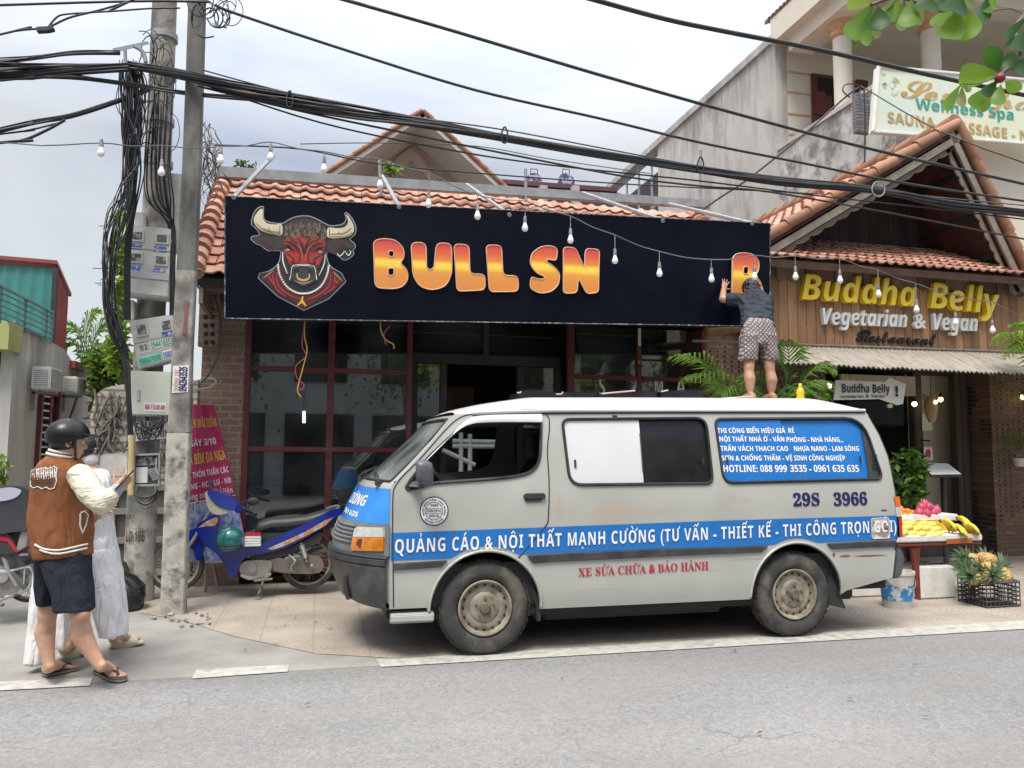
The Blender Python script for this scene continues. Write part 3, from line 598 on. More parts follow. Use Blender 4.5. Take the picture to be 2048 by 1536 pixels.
vz=MB().loft([[side(p.x,p.y,.010),side(lerp(p.x,q.x,.3),lerp(p.y,q.y,.3),.028),side(lerp(p.x,q.x,.75),lerp(p.y,q.y,.75),.034),side(q.x,q.y,.030),side(q.x,q.y,.026),side(p.x,p.y,.004)] for p,q in zip(vt,vb)])
M_VISOR=mat('visor_plastic',(.62,.64,.66),(.5,.52,.55),rough=.18,coat=.5)
vz.build('rain_visor',M_VISOR,van,smooth=50)
def stripe_top(x):return interp(stt,x)
def stripe_bot(x):return interp(stb,x)
stt=sorted(S([(786,1066),(1100,1054),(1450,1041),(1792,1031),(1800,1030)]));stb=sorted(S([(786,1121),(905,1117),(1100,1106),(1300,1098),(1500,1092),(1796,1078),(1802,1077)]))
RING=ARC+.045
def arch_top(x):
    z=0
    for c,R in ((WF,RING),(WR,RING)):
        if abs(x-c[0])<R:z=max(z,c[1]+math.sqrt(R*R-(x-c[0])**2))
    return z
xs=[lerp(XE+.002,sv(1795,1050)[0]-.004,i/150) for i in range(151)]
sb=MB()
for a,c in zip(xs,xs[1:]):
    za0,zc0=max(stripe_bot(a),arch_top(a)),max(stripe_bot(c),arch_top(c));za1,zc1=stripe_top(a),stripe_top(c)
    for k in range(4):
        sb.add([side(a,lerp(za0,za1,k/4),.003),side(c,lerp(zc0,zc1,k/4),.003),side(c,lerp(zc0,zc1,(k+1)/4),.003),side(a,lerp(za0,za1,(k+1)/4),.003)],[(0,1,2,3)])
sb.build('blue_stripe',M_BLUE,van,smooth=60)
fl=MB()
for c in (WF,WR):
    cs=circle(c,ARC+.012,math.pi+.0,0,30);MB().tube([side(x,z,.006) for x,z in cs],.010,8).build('arch_flange',M_VAN,van,smooth=60)
for c in (WF,WR):
    aw=MB()
    ring=circle(c,ARC+.005,math.pi+.1,-.1,24)
    aw.loft([[side(x,z,.004) for x,z in ring],[V((x,VY+.36,z)) for x,z in ring]],closed=False)
    aw.poly([V((x,VY+.36,z)) for x,z in ring]);aw.loft([[side(x,z,.004,True) for x,z in ring],[V((x,VY+VW-.36,z)) for x,z in ring]],closed=False)
    aw.build('wheel_well',M_RUB,van)
def strip(top,bot,name='rubbing_strip'):
    t_,b_=S(top),S(bot)
    MB().loft([[side(p[0],p[1],.0),side(p[0],p[1]-.006,.016),side(q[0],q[1]+.006,.016),side(q[0],q[1],.0)] for p,q in zip(t_,b_)]).build(name,M_BLK,van,smooth=40)
strip(z6([(413,985),(560,977),(722,968)]),z6([(413,1026),(560,1018),(692,1008)]))
strip(z6([(1178,940)])+z7([(0,895),(300,880),(700,864),(1185,850)]),z6([(1212,987)])+z7([(0,940),(300,926),(700,906),(1155,886)]))
strip(z7([(1512,838),(1700,828),(1882,820)]),z7([(1540,870),(1700,862),(1882,856)]))
stp=MB();x0,x1=XE+.01,sv(868,1215)[0]
stp.loft([[V((x,VY+.03,.255)),V((x,VY+.0,.27)),V((x,VY+.0,.315)),V((x,VY+.03,.33)),V((x,VY+.25,.33)),V((x,VY+.25,.255))] for x in (x0,(x0+x1)/2,x1)])
stp.build('door_step',M_VAN,van,bevel=.006)
tr_=MB().box(((x0+x1)/2,VY+.09,.338),(x1-x0-.03,.12,.012));tr_.build('step_tread',M_RUB,van)
ub=MB().box((VX+1.1,VY+VW/2,.31),(3.6,1.5,.12));ub.box((VX+1.3,VY+.16,.335),(1.6,.12,.05));ub.box((VX+1.25,VY+VW/2,.24),(1.5,1.2,.12)).box((VX+3.1,VY+VW/2,.27),(.5,.9,.14)).build('underbody',M_RUB,van,bevel=.02)  # widened, with low boxes added to block light under the van
ax_=MB().tube([(WR[0],VY+.1,.33),(WR[0],VY+VW-.1,.33)],.045,10).tube([(WF[0],VY+.1,.3),(WF[0],VY+VW-.1,.3)],.035,10);ax_.build('axle',M_RUB,van)
M_TYRE=mat('tyre',(.035,.034,.032),(.055,.053,.048),rough=.85,scale=10,dirt=(.13,.12,.095),dscale=5,dlo=.5,dhi=.7,bump=.4,bscale=50)
M_RIM=mat('rim_dirty_cream',(.31,.275,.215),(.235,.205,.155),rough=.55,scale=9,dirt=(.10,.075,.045),dscale=7,dlo=.47,dhi=.68)
M_HUB=mat('rusty_hub',(.15,.12,.09),(.09,.07,.05),rough=.75,scale=15)
def wheel(c,yo,sgn,name='wheel'):
    t=bpy.data.objects.new(name,None);col.objects.link(t);t.location=(c[0],yo,c[1]);setp(t,van)
    ax=V((0,-sgn,0));o=V((c[0],yo,c[1]))
    ty=MB().lathe([(.195,-.155),(.20,-.02),(.215,.0),(.255,.010),(.295,.006),(.318,-.012),(.333,-.04),(.337,-.09),(.333,-.14),(.30,-.175),(.2,-.165)],o,ax,48,caps=False)
    for k in range(40):
        a=2*math.pi*k/40;e=V((math.cos(a),0,math.sin(a)));tg=V((-math.sin(a),0,math.cos(a)))
        for h0,h1,dr in ((-.045,-.015,-.007),(-.085,-.055,.0),(-.13,-.1,0)):
            R=.336+dr;q=[o+e*R+ax*h0-tg*.018,o+e*R+ax*h1-tg*.022,o+e*R+ax*h1+tg*.016,o+e*R+ax*h0+tg*.02];ty.hexa(q,e*.005)
    x=ty.build('tyre',M_TYRE,smooth=40);x.parent=t;x.matrix_parent_inverse=Matrix.Translation(-o)
    ri=MB().lathe([(.197,-.03),(.199,.002),(.193,.006),(.183,.002),(.176,-.02),(.168,-.035),(.150,-.028),(.125,-.022),(.112,-.028),(.10,-.018),(.085,-.015),(.05,-.016),(.0,-.016)],o,ax,48,caps=False)
    x=ri.build('rim',M_RIM,smooth=50);x.parent=t;x.matrix_parent_inverse=Matrix.Translation(-o)
    hl=MB()
    for k in range(16):
        a=2*math.pi*k/16;e=V((math.cos(a),0,math.sin(a)));hl.lathe([(.0105,0),(.0105,.003),(0,.003)],o+e*.158-ax*.031,ax,10)
    x=hl.build('rim_hole',M_RUB);x.parent=t;x.matrix_parent_inverse=Matrix.Translation(-o)
    hb=MB().lathe([(.042,-.02),(.042,.0),(.034,.012),(.0,.014)],o,ax,20)
    for k in range(5):
        a=2*math.pi*k/5+.3;e=V((math.cos(a),0,math.sin(a)));hb.lathe([(.0115,-.016),(.0105,.006),(0,.008)],o+e*.068,ax,6)
    x=hb.build('hub',M_HUB,smooth=40);x.parent=t;x.matrix_parent_inverse=Matrix.Translation(-o)
for c in (WF,WR):wheel(c,VY+.035,1);wheel(c,VY+VW-.035,-1)
def flap(pts):
    MB().poly([V((x,VY+.05,z)) for x,z in S(pts)],(0,.18,0)).build('mud_flap',M_RUB,van,bevel=.006)
flap(z6([(1203,1095),(1240,1150),(1290,1225),(1268,1260),(1258,1318),(1238,1320),(1236,1230),(1212,1180)]));flap(z7([(1545,1010),(1580,1040),(1600,1120),(1620,1196),(1530,1176),(1530,1100)]))
def npatch(px0,px1,fz,out,name,m,n=14,nz=6,thick=0):
    pass
def nsheet(polys,out,name,m,parent=van):
    bb=MB()
    for pl in polys:
        vz_=[nose_px(*p) for p in pl]
        s2=sheet2d([(a,c) for a,c in vz_],[],lambda v_,z_:nose(v_,z_,out),8,10);bb.add(s2.v,s2.f)
    return bb.build(name,m,parent,smooth=60)
zb0,zb1=nose_px(760,1048)[1],sv(786,1120)[1]
zt=sv(786,1000)[1]
def nband(z0,z1,out0,out1,name,m,v0=0.0,v1=1.0,nv=44,nz=8):
    return MB().grid(lambda u,w_:nose(lerp(v0,v1,u),lerp(z0,z1,w_),lerp(out0,out1,w_)),nv,nz).build(name,m,van,smooth=60)
Z_BL=sv(786,1050)[1];Z_BT=sv(786,1000)[1]-.0
Z_BEZ=sv(786,1112)[1];Z_BUM=sv(786,1222)[1]
nband(Z_BL,ZWS-.055,.003,.003,'nose_panel',M_LBLUE,.004,.996)
M_GREYP=mat('grey_plastic',(.17,.175,.18),(.12,.125,.13),rough=.5,scale=8,dirt=(.25,.24,.22),dscale=5)
nband(Z_BEZ,Z_BL,.012,.008,'headlight_surround',M_GREYP)
bp_=MB();prof=[(Z_BUM,-.02),(Z_BUM+.03,.03),(Z_BUM+.16,.04),(Z_BUM+.30,.045),(Z_BUM+.305,.035),(Z_BUM+.315,.05),(Z_BUM+.35,.055),(Z_BUM+.355,.04),(Z_BUM+.365,.05),(Z_BEZ-.015,.045),(Z_BEZ,.02),(Z_BEZ+.002,.0)]
bp_.loft([[nose(lerp(0,1,i/48),z,o_) for i in range(49)] for z,o_ in prof],closed=False)
M_BUMP=mat('bumper_plastic',(.033,.034,.036),(.055,.055,.055),rough=.42,scale=4,dirt=(.16,.155,.145),dscale=3,dlo=.52,dhi=.8,rvar=.12)
bp_.build('front_bumper',M_BUMP,van,smooth=35)
nsheet([[(699,1151),(706,1152),(711,1199),(704,1199)]],.052,'bumper_slot',M_RUB)
M_LAMPC=mat('clear_lens',(.55,.55,.50),(.42,.42,.38),rough=.12,coat=.6,scale=20)
M_AMBER=mat('amber_lens',(.62,.22,.015),(.45,.13,.01),rough=.15,coat=.6,scale=16)
def pz(l):return [(x/6.68+650,y/6.68+1020) for x,y in l]
def lens(poly,out,name,m):
    vz_=[nose_px(*p) for p in poly];s2=sheet2d(vz_,[],lambda v_,z_:nose(v_,z_,out),6,8);s3=sheet2d(vz_,[],lambda v_,z_:nose(v_,z_,0),6,8)
    bb=MB();bb.add(s2.v,s2.f);n_=len(vz_);ro=[nose(a,c,out) for a,c in vz_];ri=[nose(a,c,0) for a,c in vz_]
    bb.add(ro+ri,[(i,(i+1) % n_,(i+1) % n_+n_,i+n_) for i in range(n_)]);return bb.build(name,m,van,smooth=40)
lens(pz([(430,245),(470,222),(805,232),(812,358),(412,356)]),.026,'clear_headlight_lens',M_LAMPC)
lens(pz([(410,360),(812,362),(808,545),(388,540)]),.026,'amber_indicator_lens',M_AMBER)
M_BULBR=mat('dark_red_reflector',(.10,.02,.008),(.2,.05,.01),rough=.2)
v_,z_=nose_px(*pz([(510,440)])[0]);MB().lathe([(.032,0),(.03,.004),(0,.006)],nose(v_,z_,.027),(-.45,-.85,.1),18).build('indicator_reflector',M_BULBR,van,smooth=50)
lens(pz([(215,430),(230,300),(280,215),(390,205),(400,240),(384,440)]),.014,'lamp_recess',mat('recess_grey',(.10,.105,.11),rough=.35,coat=.3))
M_CHROME=mat('dull_chrome',(.55,.55,.55),(.4,.4,.4),rough=.3,metal=.8)
gr=MB()
for k in range(5):gr.tube([nose(lerp(.17,.83,i/24),lerp(Z_BEZ+.07,Z_BL-.03,k/4),.018) for i in range(25)],.010,6)
gr.build('grille',M_GREYP,van,smooth=50)
nbd=MB().grid(lambda u,w_:nose(lerp(.42,.58,u),lerp(Z_BUM+.17,Z_BUM+.28,w_),.056),8,3);nbd.build('number_plate',M_WHT,van)
wp_=MB()
for v0,v1 in ((.10,.42),(.48,.8)):
    P0=nose(v0,ZWS-.02,.02);P1=nose(v1,ZWS+.06,.02);wp_.tube([P0+V((.02,0,0)),P0+V((-.02,0,.02)),lerp(P0,P1,.5)+V((-.02,0,.02)),P1],.008,6);wp_.tube([lerp(P0,P1,.2)+V((0,0,.03)),P1+(P1-P0)*.2],.006,5);wp_.box(P0,(.05,.05,.03))
wp_.build('wiper',M_RUB,van,smooth=40)
rag=MB().ball(nose(.16,ZWS+.01,.05),(.05,.07,.035),12,8);
for i,p in enumerate(rag.v):rag.v[i]=p+V((mnoise.noise(p*25),mnoise.noise(p*25+V((9,0,0))),mnoise.noise(p*25+V((0,9,0)))))*.03
mi=bpy.data.objects.new('side_mirror',None);mx,mz=sv(856,946);MY=VY-.16;cc=at(853,946,MY);mi.location=cc;col.objects.link(mi);setp(mi,van)
def mchild(o):o.parent=mi;o.matrix_parent_inverse=Matrix.Translation(-cc)
pts=[(831,925),(836,920),(852,919),(864,926),(868,940),(866,968),(858,973),(840,967),(832,960)]
mb_=MB().loft([[lerp(at(850,946,y),at(px,py,y),s_) for px,py in pts] for y,s_ in ((MY-.09,.55),(MY-.075,.85),(MY-.04,1),(MY+.04,1),(MY+.06,.85),(MY+.065,.6))])
M_MIR=mat('mirror_housing',(.10,.105,.115),(.07,.072,.08),rough=.45,scale=8)
mchild(mb_.build('mirror_housing',M_MIR,smooth=70))
ar=MB().loft([[side(*sv(*p),-.0) for p in ((813,974),(836,974),(836,964),(824,962))],[at(*p,MY+.02) for p in ((838,976),(849,972),(849,962),(842,962))]]);mchild(ar.build('mirror_arm',M_MIR,bevel=.006))
hn=MB().poly([side(*sv(*p),.004) for p in z6([(1155,600),(1165,588),(1270,586),(1280,596),(1280,614),(1262,618),(1168,622),(1156,614)])],(0,-.022,0));hn.build('door_handle',M_RUB,van,bevel=.005)
hb_=MB().poly([side(*sv(*p),.002) for p in z6([(1160,618),(1270,616),(1250,636),(1175,638)])],(0,-.006,0));hb_.build('handle_recess',M_MIR,van)
M_PRIMER=mat('primer_patch',(.30,.21,.18),(.55,.54,.5),rough=.6,scale=14,lo=.48,hi=.54)
ff=rpoly(S(z7([(1752,702),(1846,696),(1852,808),(1756,812)])),.02);sheet2d(ff,[],lambda x,z:side(x,z,.0065),4,4).build('fuel_flap',M_PRIMER,van);MB().tube([side(x,z,.008) for x,z in ff+ff[:1]],.0035,5).build('fuel_flap_rim',M_FROST,van)
fx,fz=sv(1772,1055);MB().lathe([(.016,0),(.016,.008),(.006,.012),(0,.012)],side(fx,fz,.006),(0,-1,0),14).build('fuel_lock',M_HUB,van,smooth=40)
M_RED=mat('red_lens',(.42,.03,.02),rough=.15,coat=.6);M_ORL=mat('orange_lens',(.65,.15,.03),rough=.15,coat=.6)
def tail(p_,m,n):
    q=S(p_);MB().loft([[side(x+dx,z,.006) for x,z in q] for dx in (-.004,.014)]+[[side(x+.014,z,-.1) for x,z in q]]).build(n,m,van,bevel=.003)
tail([(1787,993),(1795,993),(1798,1012),(1791,1013)],M_ORL,'orange_tail_lens');tail([(1791,1014),(1798,1013),(1800,1032),(1793,1033)],M_LAMPC,'reversing_lens');tail([(1793,1034),(1800,1033),(1802,1074),(1796,1075)],M_RED,'red_tail_lens')
q=[z7([p])[0] for p in ((1888,880),(1900,856),(1925,870),(1938,905),(1936,960),(1925,1010),(1905,1028),(1872,1032),(1884,980))]
rbm=MB().loft([[at(px,py,VY+.03)+V((0,dy,0)) if dy==0 else at(px,py,VY+.03)+V((.0,dy,0)) for px,py in q] for dy in (0,.06,VW-.12)])
rbm.build('rear_bumper',M_MIR,van,bevel=.012,smooth=50)
def van_text(s,p0,p1,hpx,m,style='sans',out=.005,track=.0,off=0.0,name='lettering',base_shift=0):
    vs,fs,W=layout(s,style,track,off);a,c=sv(*p0),sv(*p1);h=hpx/pxm(V((a[0],VY,a[1])))
    def fn(x,y):return side(a[0]+(c[0]-a[0])*x/W,a[1]+(c[1]-a[1])*x/W+y*h/.714,out)
    return lettering(name,s,m,van,(0,0,0),(1,0,0),1,style,track,off,fn=fn)
van_text('QUẢNG CÁO & NỘI THẤT MẠNH CƯỜNG (TƯ VẤN - THIẾT KẾ - THI CÔNG TRỌN GÓI)',(788,1106),(1792,1063),27,M_WHT,off=0,track=.07,out=.010)
van_text('XE SỬA CHỮA & BẢO HÀNH',(1156,1153),(1417,1139),17,M_REDV,'serif',off=.006)
van_text('29S',(1586,1012),(1640,1010),25,M_NAVY,'serif',off=.02);van_text('3966',(1667,1011),(1735,1009),25,M_NAVY,'serif',off=.02)
ROWS=[('THI CÔNG BIỂN HIỆU GIÁ','RẺ',1435,1571,1579,1592,866,866,10),('NỘI THẤT NHÀ Ở - VĂN','PHÒNG - NHÀ HÀNG...',1438,1570,1575,1690,883,884,10),('TRẦN VÁCH THẠCH CAO','NHỰA NANO - LAM SÓNG',1441,1577,1590,1722,902,902,10),('SƠN & CHỐNG THẤM - V','Ệ SINH CÔNG NGHIỆP',1443,1579,1582,1694,921,921,10),('HOTLINE: 088 999','3535 - 0961 635 635',1446,1575,1583,1722,944,944,14)]
for a,c,xa,xb,xc,xd,ya,yb,h in ROWS:
    van_text(a,(xa,ya),(xb,ya),h,M_WHT,out=.001);van_text(c,(xc,yb),(xd,yb),h,M_WHT,out=-.017)
def nose_text(s,p0,p1,hpx,m,style='sans'):
    vs,fs,W=layout(s,style);a,c=nose_px(*p0),nose_px(*p1);h=hpx/pxm(nose(*a))
    fn=lambda x,y:nose(lerp(a[0],c[0],x/W),lerp(a[1],c[1],x/W)+y*h/.714,.0065)
    lettering('lettering',s,m,van,(0,0,0),(1,0,0),1,style,fn=fn)
nose_text('CƯỜNG',(699,1003),(731,1012),19,M_WHT,'ital');nose_text('0961 635',(690,1022),(716,1034),9,M_WHT,'ital')
sx_,sz_=sv(868,1022);R_=28/pxm(V((sx_,VY,sz_)))
def disc(r0,r1,out,name,m,n=48):
    MB().grid(lambda u,v_:side(sx_+lerp(r0,r1,v_)*math.cos(2*math.pi*u),sz_+lerp(r0,r1,v_)*math.sin(2*math.pi*u),out),n,2).build(name,m,van)
disc(0,R_,.003,'weight_stamp',M_WHT);M_INK=mat('black_ink',(.015,.015,.03),rough=.6)
disc(R_*.96,R_*1.03,.0045,'stamp_ring',M_INK);disc(R_*.60,R_*.64,.0045,'stamp_ring',M_INK)
tb=MB();
for s,dy,wd,h in (('16N',.32,.62,.19),('ĐT:0961 635 635',-.06,1.08,.15),('2870 KG',-.42,.74,.16)):
    vs,fs,W=layout(s,'sans');tb.add([side(sx_+R_*(v.x/W-.5)*wd,sz_+R_*(dy+v.y/.714*h),.005) for v in vs],fs)
for dy in (.16,-.16):tb.add([side(sx_-R_*.62,sz_+R_*(dy-.015),.005),side(sx_+R_*.62,sz_+R_*(dy-.015),.005),side(sx_+R_*.62,sz_+R_*(dy+.015),.005),side(sx_-R_*.62,sz_+R_*(dy+.015),.005)],[(0,1,2,3)])
for s,a0,a1,inv in (('HUY: NGUYỄN VĂN PHÚC',205,-25,0),('BẠCH ĐẰNG - TP HÀ NỘI',220,320,1)):
    vs,fs,W=layout(s,'sans')
    def pol(v):
        a=math.radians(lerp(a0,a1,v.x/W));r=R_*(.72+v.y*.19) if not inv else R_*(.88-v.y*.19);return side(sx_+r*math.cos(a),sz_+r*math.sin(a),.005)
    tb.add([pol(v) for v in vs],fs)
tb.build('stamp_lettering',M_INK,van,weld=False,fix=False)

FY=8.9
M_BRICK=brick_mat('brick_pier',(.38,.22,.15),(.29,.17,.12),(.36,.33,.28),.21,.075,.012,'xz',dirt=(.17,.15,.13))
M_BRICKD=brick_mat('brick_dark',(.26,.14,.08),(.17,.09,.055),(.11,.095,.08),.2,.062,.010,'xz',holes=True,dirt=(.09,.075,.06))
M_BRICKX=brick_mat('brick_pier_side',(.30,.16,.11),(.22,.125,.09),(.27,.245,.21),.21,.075,.012,'yz')
M_MAROON=mat('maroon_frame_paint',(.17,.032,.036),(.13,.026,.03),rough=.4,scale=6,dirt=(.16,.09,.08),dscale=5)
M_GLASS=glass_mat('shop_window_glass',(.6,.65,.65),.26,.015,2.3,(.30,.34,.36),.36)  # grey film adds a painted street reflection to the dust on the panes
M_TILES=[mat('clay_tile_a',(.47,.24,.165),(.40,.20,.14),rough=.8,scale=18,dirt=(.22,.16,.13),dscale=8,bump=.3),mat('clay_tile_b',(.52,.30,.22),(.43,.24,.17),rough=.8,scale=18,dirt=(.28,.22,.18),dscale=8,bump=.3),mat('clay_tile_c',(.42,.19,.125),(.35,.16,.11),rough=.8,scale=18,dirt=(.16,.12,.10),dscale=8,bump=.3)]
def tiles(mb,O,U,W,nu,nv,mats=3,seed=1,lift=.035,roll=.03):
    """rows of pantiles: O eave corner, U vector along the eave, W vector up the slope"""
    rn=random.Random(seed);O,U,W=V(O),V(U),V(W);N=U.cross(W).normalized()
    if N.z<0:N=-N
    du,dw=U/nu,W/nv
    prof=[(0,.0),(.12,.55),(.25,.95),(.38,1.0),(.5,.55),(.6,.1),(.8,.0),(1.0,.02)]
    for j in range(nv):
        for i in range(nu):
            o=O+du*(i+rn.uniform(-.03,.03))+dw*(j-.12+rn.uniform(-.03,.03));jt=rn.uniform(-.006,.006);m=rn.randrange(mats)
            lo=[o+du*a+N*(lift+roll*h+jt) for a,h in prof];hi=[o+du*a+dw*1.15+N*(.004+roll*h*.9) for a,h in prof];li=[p-N*.016 for p in lo]
            n=len(prof);mb.add(lo+hi+li,[(k,k+1,n+k+1,n+k) for k in range(n-1)]+[(2*n+k,2*n+k+1,k+1,k) for k in range(n-1)],m)
E0=at(398,548,8.0);RY=10.15;R0=at(455,348,RY);R1=at(1385,425,RY)
EX0,EX1=R0.x-.02,R1.x;EZ,RZ=E0.z,R0.z
bull=thing('shop_building',(1.5,FY,0),'brick and glass shopfront with maroon frames and clay tiled roof behind the black sign','building')
wl=MB();xl,xr=at(396,900,FY).x,at(487,900,FY).x
wl.box(((xl+xr)/2,FY+.15,EZ/2),(xr-xl,.3,EZ+.1));wl.build('brick_pier',M_BRICK,bull)
x1a,x1b=at(1409,700,FY).x,at(1650,700,FY).x
MB().box(((x1a+x1b)/2,FY+.15,1.6),(x1b-x1a,.3,3.2)).build('brick_wall',M_BRICKD,bull)
hx0,hx1,hz0,hz1=at(401,640,FY).x,at(440,640,FY).x,at(415,695,FY).z,at(415,570,FY).z
MB().box(((hx0+hx1)/2,FY-.06,(hz0+hz1)/2),(hx1-hx0,.12,hz1-hz0)).build('hollow_brick_pier',M_BRICK,bull)
hb=MB()
for k in range(7):
    for dx in (410,423):
        p=at(dx+k*.4,583+k*17,FY-.121);hb.lathe([(.026,0),(.026,.002),(0,.002)],p,(0,-1,0),12)
hb.build('brick_holes',M_RUB,bull)
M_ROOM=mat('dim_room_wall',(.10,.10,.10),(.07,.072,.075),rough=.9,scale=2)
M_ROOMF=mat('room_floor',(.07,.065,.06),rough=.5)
RX0,RX1=xl+.05,x1b
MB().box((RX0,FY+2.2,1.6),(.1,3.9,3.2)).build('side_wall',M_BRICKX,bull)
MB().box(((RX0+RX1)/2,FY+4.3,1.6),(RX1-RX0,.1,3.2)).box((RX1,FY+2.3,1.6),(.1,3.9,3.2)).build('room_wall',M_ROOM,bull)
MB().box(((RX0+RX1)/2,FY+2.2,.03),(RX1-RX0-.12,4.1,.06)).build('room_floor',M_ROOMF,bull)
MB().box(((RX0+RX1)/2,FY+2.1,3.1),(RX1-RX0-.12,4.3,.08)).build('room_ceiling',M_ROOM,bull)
M_WOOD=mat('varnished_wood',(.17,.065,.025),(.11,.04,.016),rough=.4,scale=4,stretch=(1,1,.15))
MB().lathe([(.12,.0),(.12,3.0)],at(793,900,FY+.9)*V((1,1,0)),n=20).build('wood_column',M_WOOD,bull,smooth=50)
ZT=3.0;fr=MB();d=.07
def xa(px,y=900):return at(px,y,FY).x
def za(px,py):return at(px,py,FY).z
wf=.055
zt1,zt2=za(660,741),za(660,899)
posts=[(xa(490),wf),(xa(658),wf*1.2),(xa(816),wf)]
ZB_=.12
def bar(x0,z0,x1,z1,m,w_=wf,dd=d,yo=0):m.box(((x0+x1)/2,FY+yo,(z0+z1)/2),(abs(x1-x0)+(w_ if x0==x1 else 0),dd,abs(z1-z0)+(w_ if z0==z1 else 0)))
for k,(x,w_) in enumerate(posts):bar(x,ZB_,x,ZT,fr,w_*1.15,d)
for (a,_),(c,_) in zip(posts,posts[1:]):
    for z in (zt1,zt2,ZB_+.03):bar(a+wf*.62,z,c-wf*.62,z,fr,wf,d-.012)
fr.build('window_frame',M_MAROON,bull,bevel=.006)
for (a,_),(c,_) in zip(posts,posts[1:]):
    for z0,z1 in ((ZB_+.06,zt2-.03),(zt2+.03,zt1-.03),(zt1+.03,ZT)):
        MB().box(((a+c)/2,FY+.01,(z0+z1)/2),(c-a-wf,.008,z1-z0)).build('window_pane',M_GLASS,bull)
fr2=MB();ps=[xa(1141,700),xa(1277,700),xa(1405,700)];zr=za(1277,757)
for k,x in enumerate(ps):bar(x,ZB_,x,ZT,fr2,wf*(1.6 if k==0 else 1),d)
for a,c in zip(ps,ps[1:]):
    for z in (zr,zr-.75,ZB_+.03):bar(a+wf*.9,z,c-wf*.55,z,fr2,wf,d-.012)
fr2.build('window_frame',M_MAROON,bull,bevel=.006)
for a,c in zip(ps,ps[1:]):
    for z0,z1 in ((ZB_+.06,zr-.78),(zr-.72,zr-.03),(zr+.03,ZT)):MB().box(((a+c)/2,FY+.01,(z0+z1)/2),(c-a-wf,.008,z1-z0)).build('window_pane',M_GLASS,bull)
M_DFRAME=mat('charcoal_door_frame',(.035,.035,.04),(.05,.05,.055),rough=.55)
df=MB();dx0,dx1=posts[2][0]+.05,ps[0]-.06;zh=za(980,716)
DY=.25
bar(dx0,zh,dx1,zh,df,.12,.1,DY);xm_=xa(980,680);bar(xm_,zh+.065,xm_,ZT,df,.07,.1,DY);xd0,xd1=xa(893,760),xa(1050,760)
for x in (dx0+.03,xd0,xd1,dx1-.03):bar(x,.06,x,zh-.065,df,.08,.1,DY)
df.build('door_frame',M_DFRAME,bull,bevel=.005)
for a,c in ((dx0,xm_-.04),(xm_+.04,dx1)):MB().box(((a+c)/2,FY+DY,(zh+.06+ZT)/2),(c-a,.008,ZT-zh-.07)).build('transom_pane',M_GLASS,bull)
for a,c in ((dx0+.08,xd0-.04),(xd1+.04,dx1-.08)):MB().box(((a+c)/2,FY+DY,zh/2),(c-a,.008,zh-.14)).build('side_pane',M_GLASS,bull)
MB().box(((xd0+xd1)/2-.15,FY+1.8,1.2),(.7,.05,2.3)).build('inner_door',M_WOOD,bull)
M_YEL=mat('yellow_board',(.42,.30,.03),rough=.6)
ib=thing('notice_board',at(725,825,FY+1.5),'narrow yellow board with dark writing hung inside the dim shop window','board')
MB().box(at(725,825,FY+1.5),(.62,.02,.09)).build('board',M_YEL,ib);p=at(690,829,FY+1.485)
lettering('lettering','Cà Phê - Hàng Đặc',M_INK,ib,p,p+V((.48,0,0)),.04,'ital')
MB().box((0,0,0),(.1,.1,.1))
cab=MB().box(at(560,960,FY+1.2)*V((1,1,0))+V((0,0,.5)),(1.3,.5,1.0));tag(cab.build('shop_counter',M_ROOMF,None,bevel=.01),'low dark counter standing behind the left shop window','counter')
rf_=MB();SL=V((0,RY-8.0,RZ-EZ));nrow=13
XM=EX1-.7
tiles(rf_,(EX0,8.0,EZ),(XM-EX0,0,0),SL,31,nrow);tiles(rf_,V((XM,8.0,EZ))+SL*(6/13),(.7,0,0),SL*(7/13),3,7,seed=8)
rf_.build('tiled_roof',M_TILES,bull,smooth=40,weld=False,fix=False)
pm_=V((XM,8.0,EZ-.03))+SL*(6/13);dk_=MB().poly([(EX0,8.02,EZ-.03),(XM,8.02,EZ-.03),pm_,pm_+V((.7,0,0)),(EX1,RY,RZ-.03),(EX0,RY,RZ-.03)],(0,.02,-.08));dk_.build('roof_deck',M_DARKIN,bull)
MB().poly([(EX0,RY+2.15,EZ),(EX1,RY+2.15,EZ),(EX1,RY+.02,RZ),(EX0,RY+.02,RZ)],(0,0,-.08)).build('rear_roof',M_TILES[0],bull)
for X in (EX0+.01,EX1-.01):
    vg=MB()
    for k in range(13):
        if X>XM and k<6:continue
        a,c=k/13,(k+1.12)/13;p,q=V((X,8.0,EZ))+SL*a,V((X,8.0,EZ))+SL*c;up=SL.cross(V((1,0,0))).normalized();up=up if up.z>0 else-up
        vg.tube([p+up*.045,q+up*.012],[.105,.085],12,m=k % 3)
    vg.build('verge_tiles',M_TILES,bull,smooth=50)
MB().poly([(EX0+.05,8.05,EZ-.12),(EX0+.05,RY,RZ-.12),(EX0+.05,RY+2,EZ-.1),(EX0+.05,RY+2,EZ-.4),(EX0+.05,8.05,EZ-.28)],(.04,0,0)).build('verge_board',M_BRICKX,bull)
M_TIMB=mat('eave_timber',(.16,.09,.06),(.11,.065,.045),rough=.8)
MB().box(((EX0+XM)/2,8.12,EZ-.08),(XM-EX0-.1,.1,.14)).build('eave_beam',M_TIMB,bull)
M_STEEL=mat('grey_painted_steel',(.27,.285,.295),(.2,.21,.22),rough=.45,scale=8,dirt=(.22,.21,.2),dscale=5)
ra,rb_=at(436,343,9.7),at(1422,408,9.7)
rail=MB();dv=(rb_-ra).normalized();upv=V((0,0,1));q=[ra+upv*.075,rb_+upv*.06,rb_-upv*.06,ra-upv*.065];rail.hexa(q,(0,.08,0))
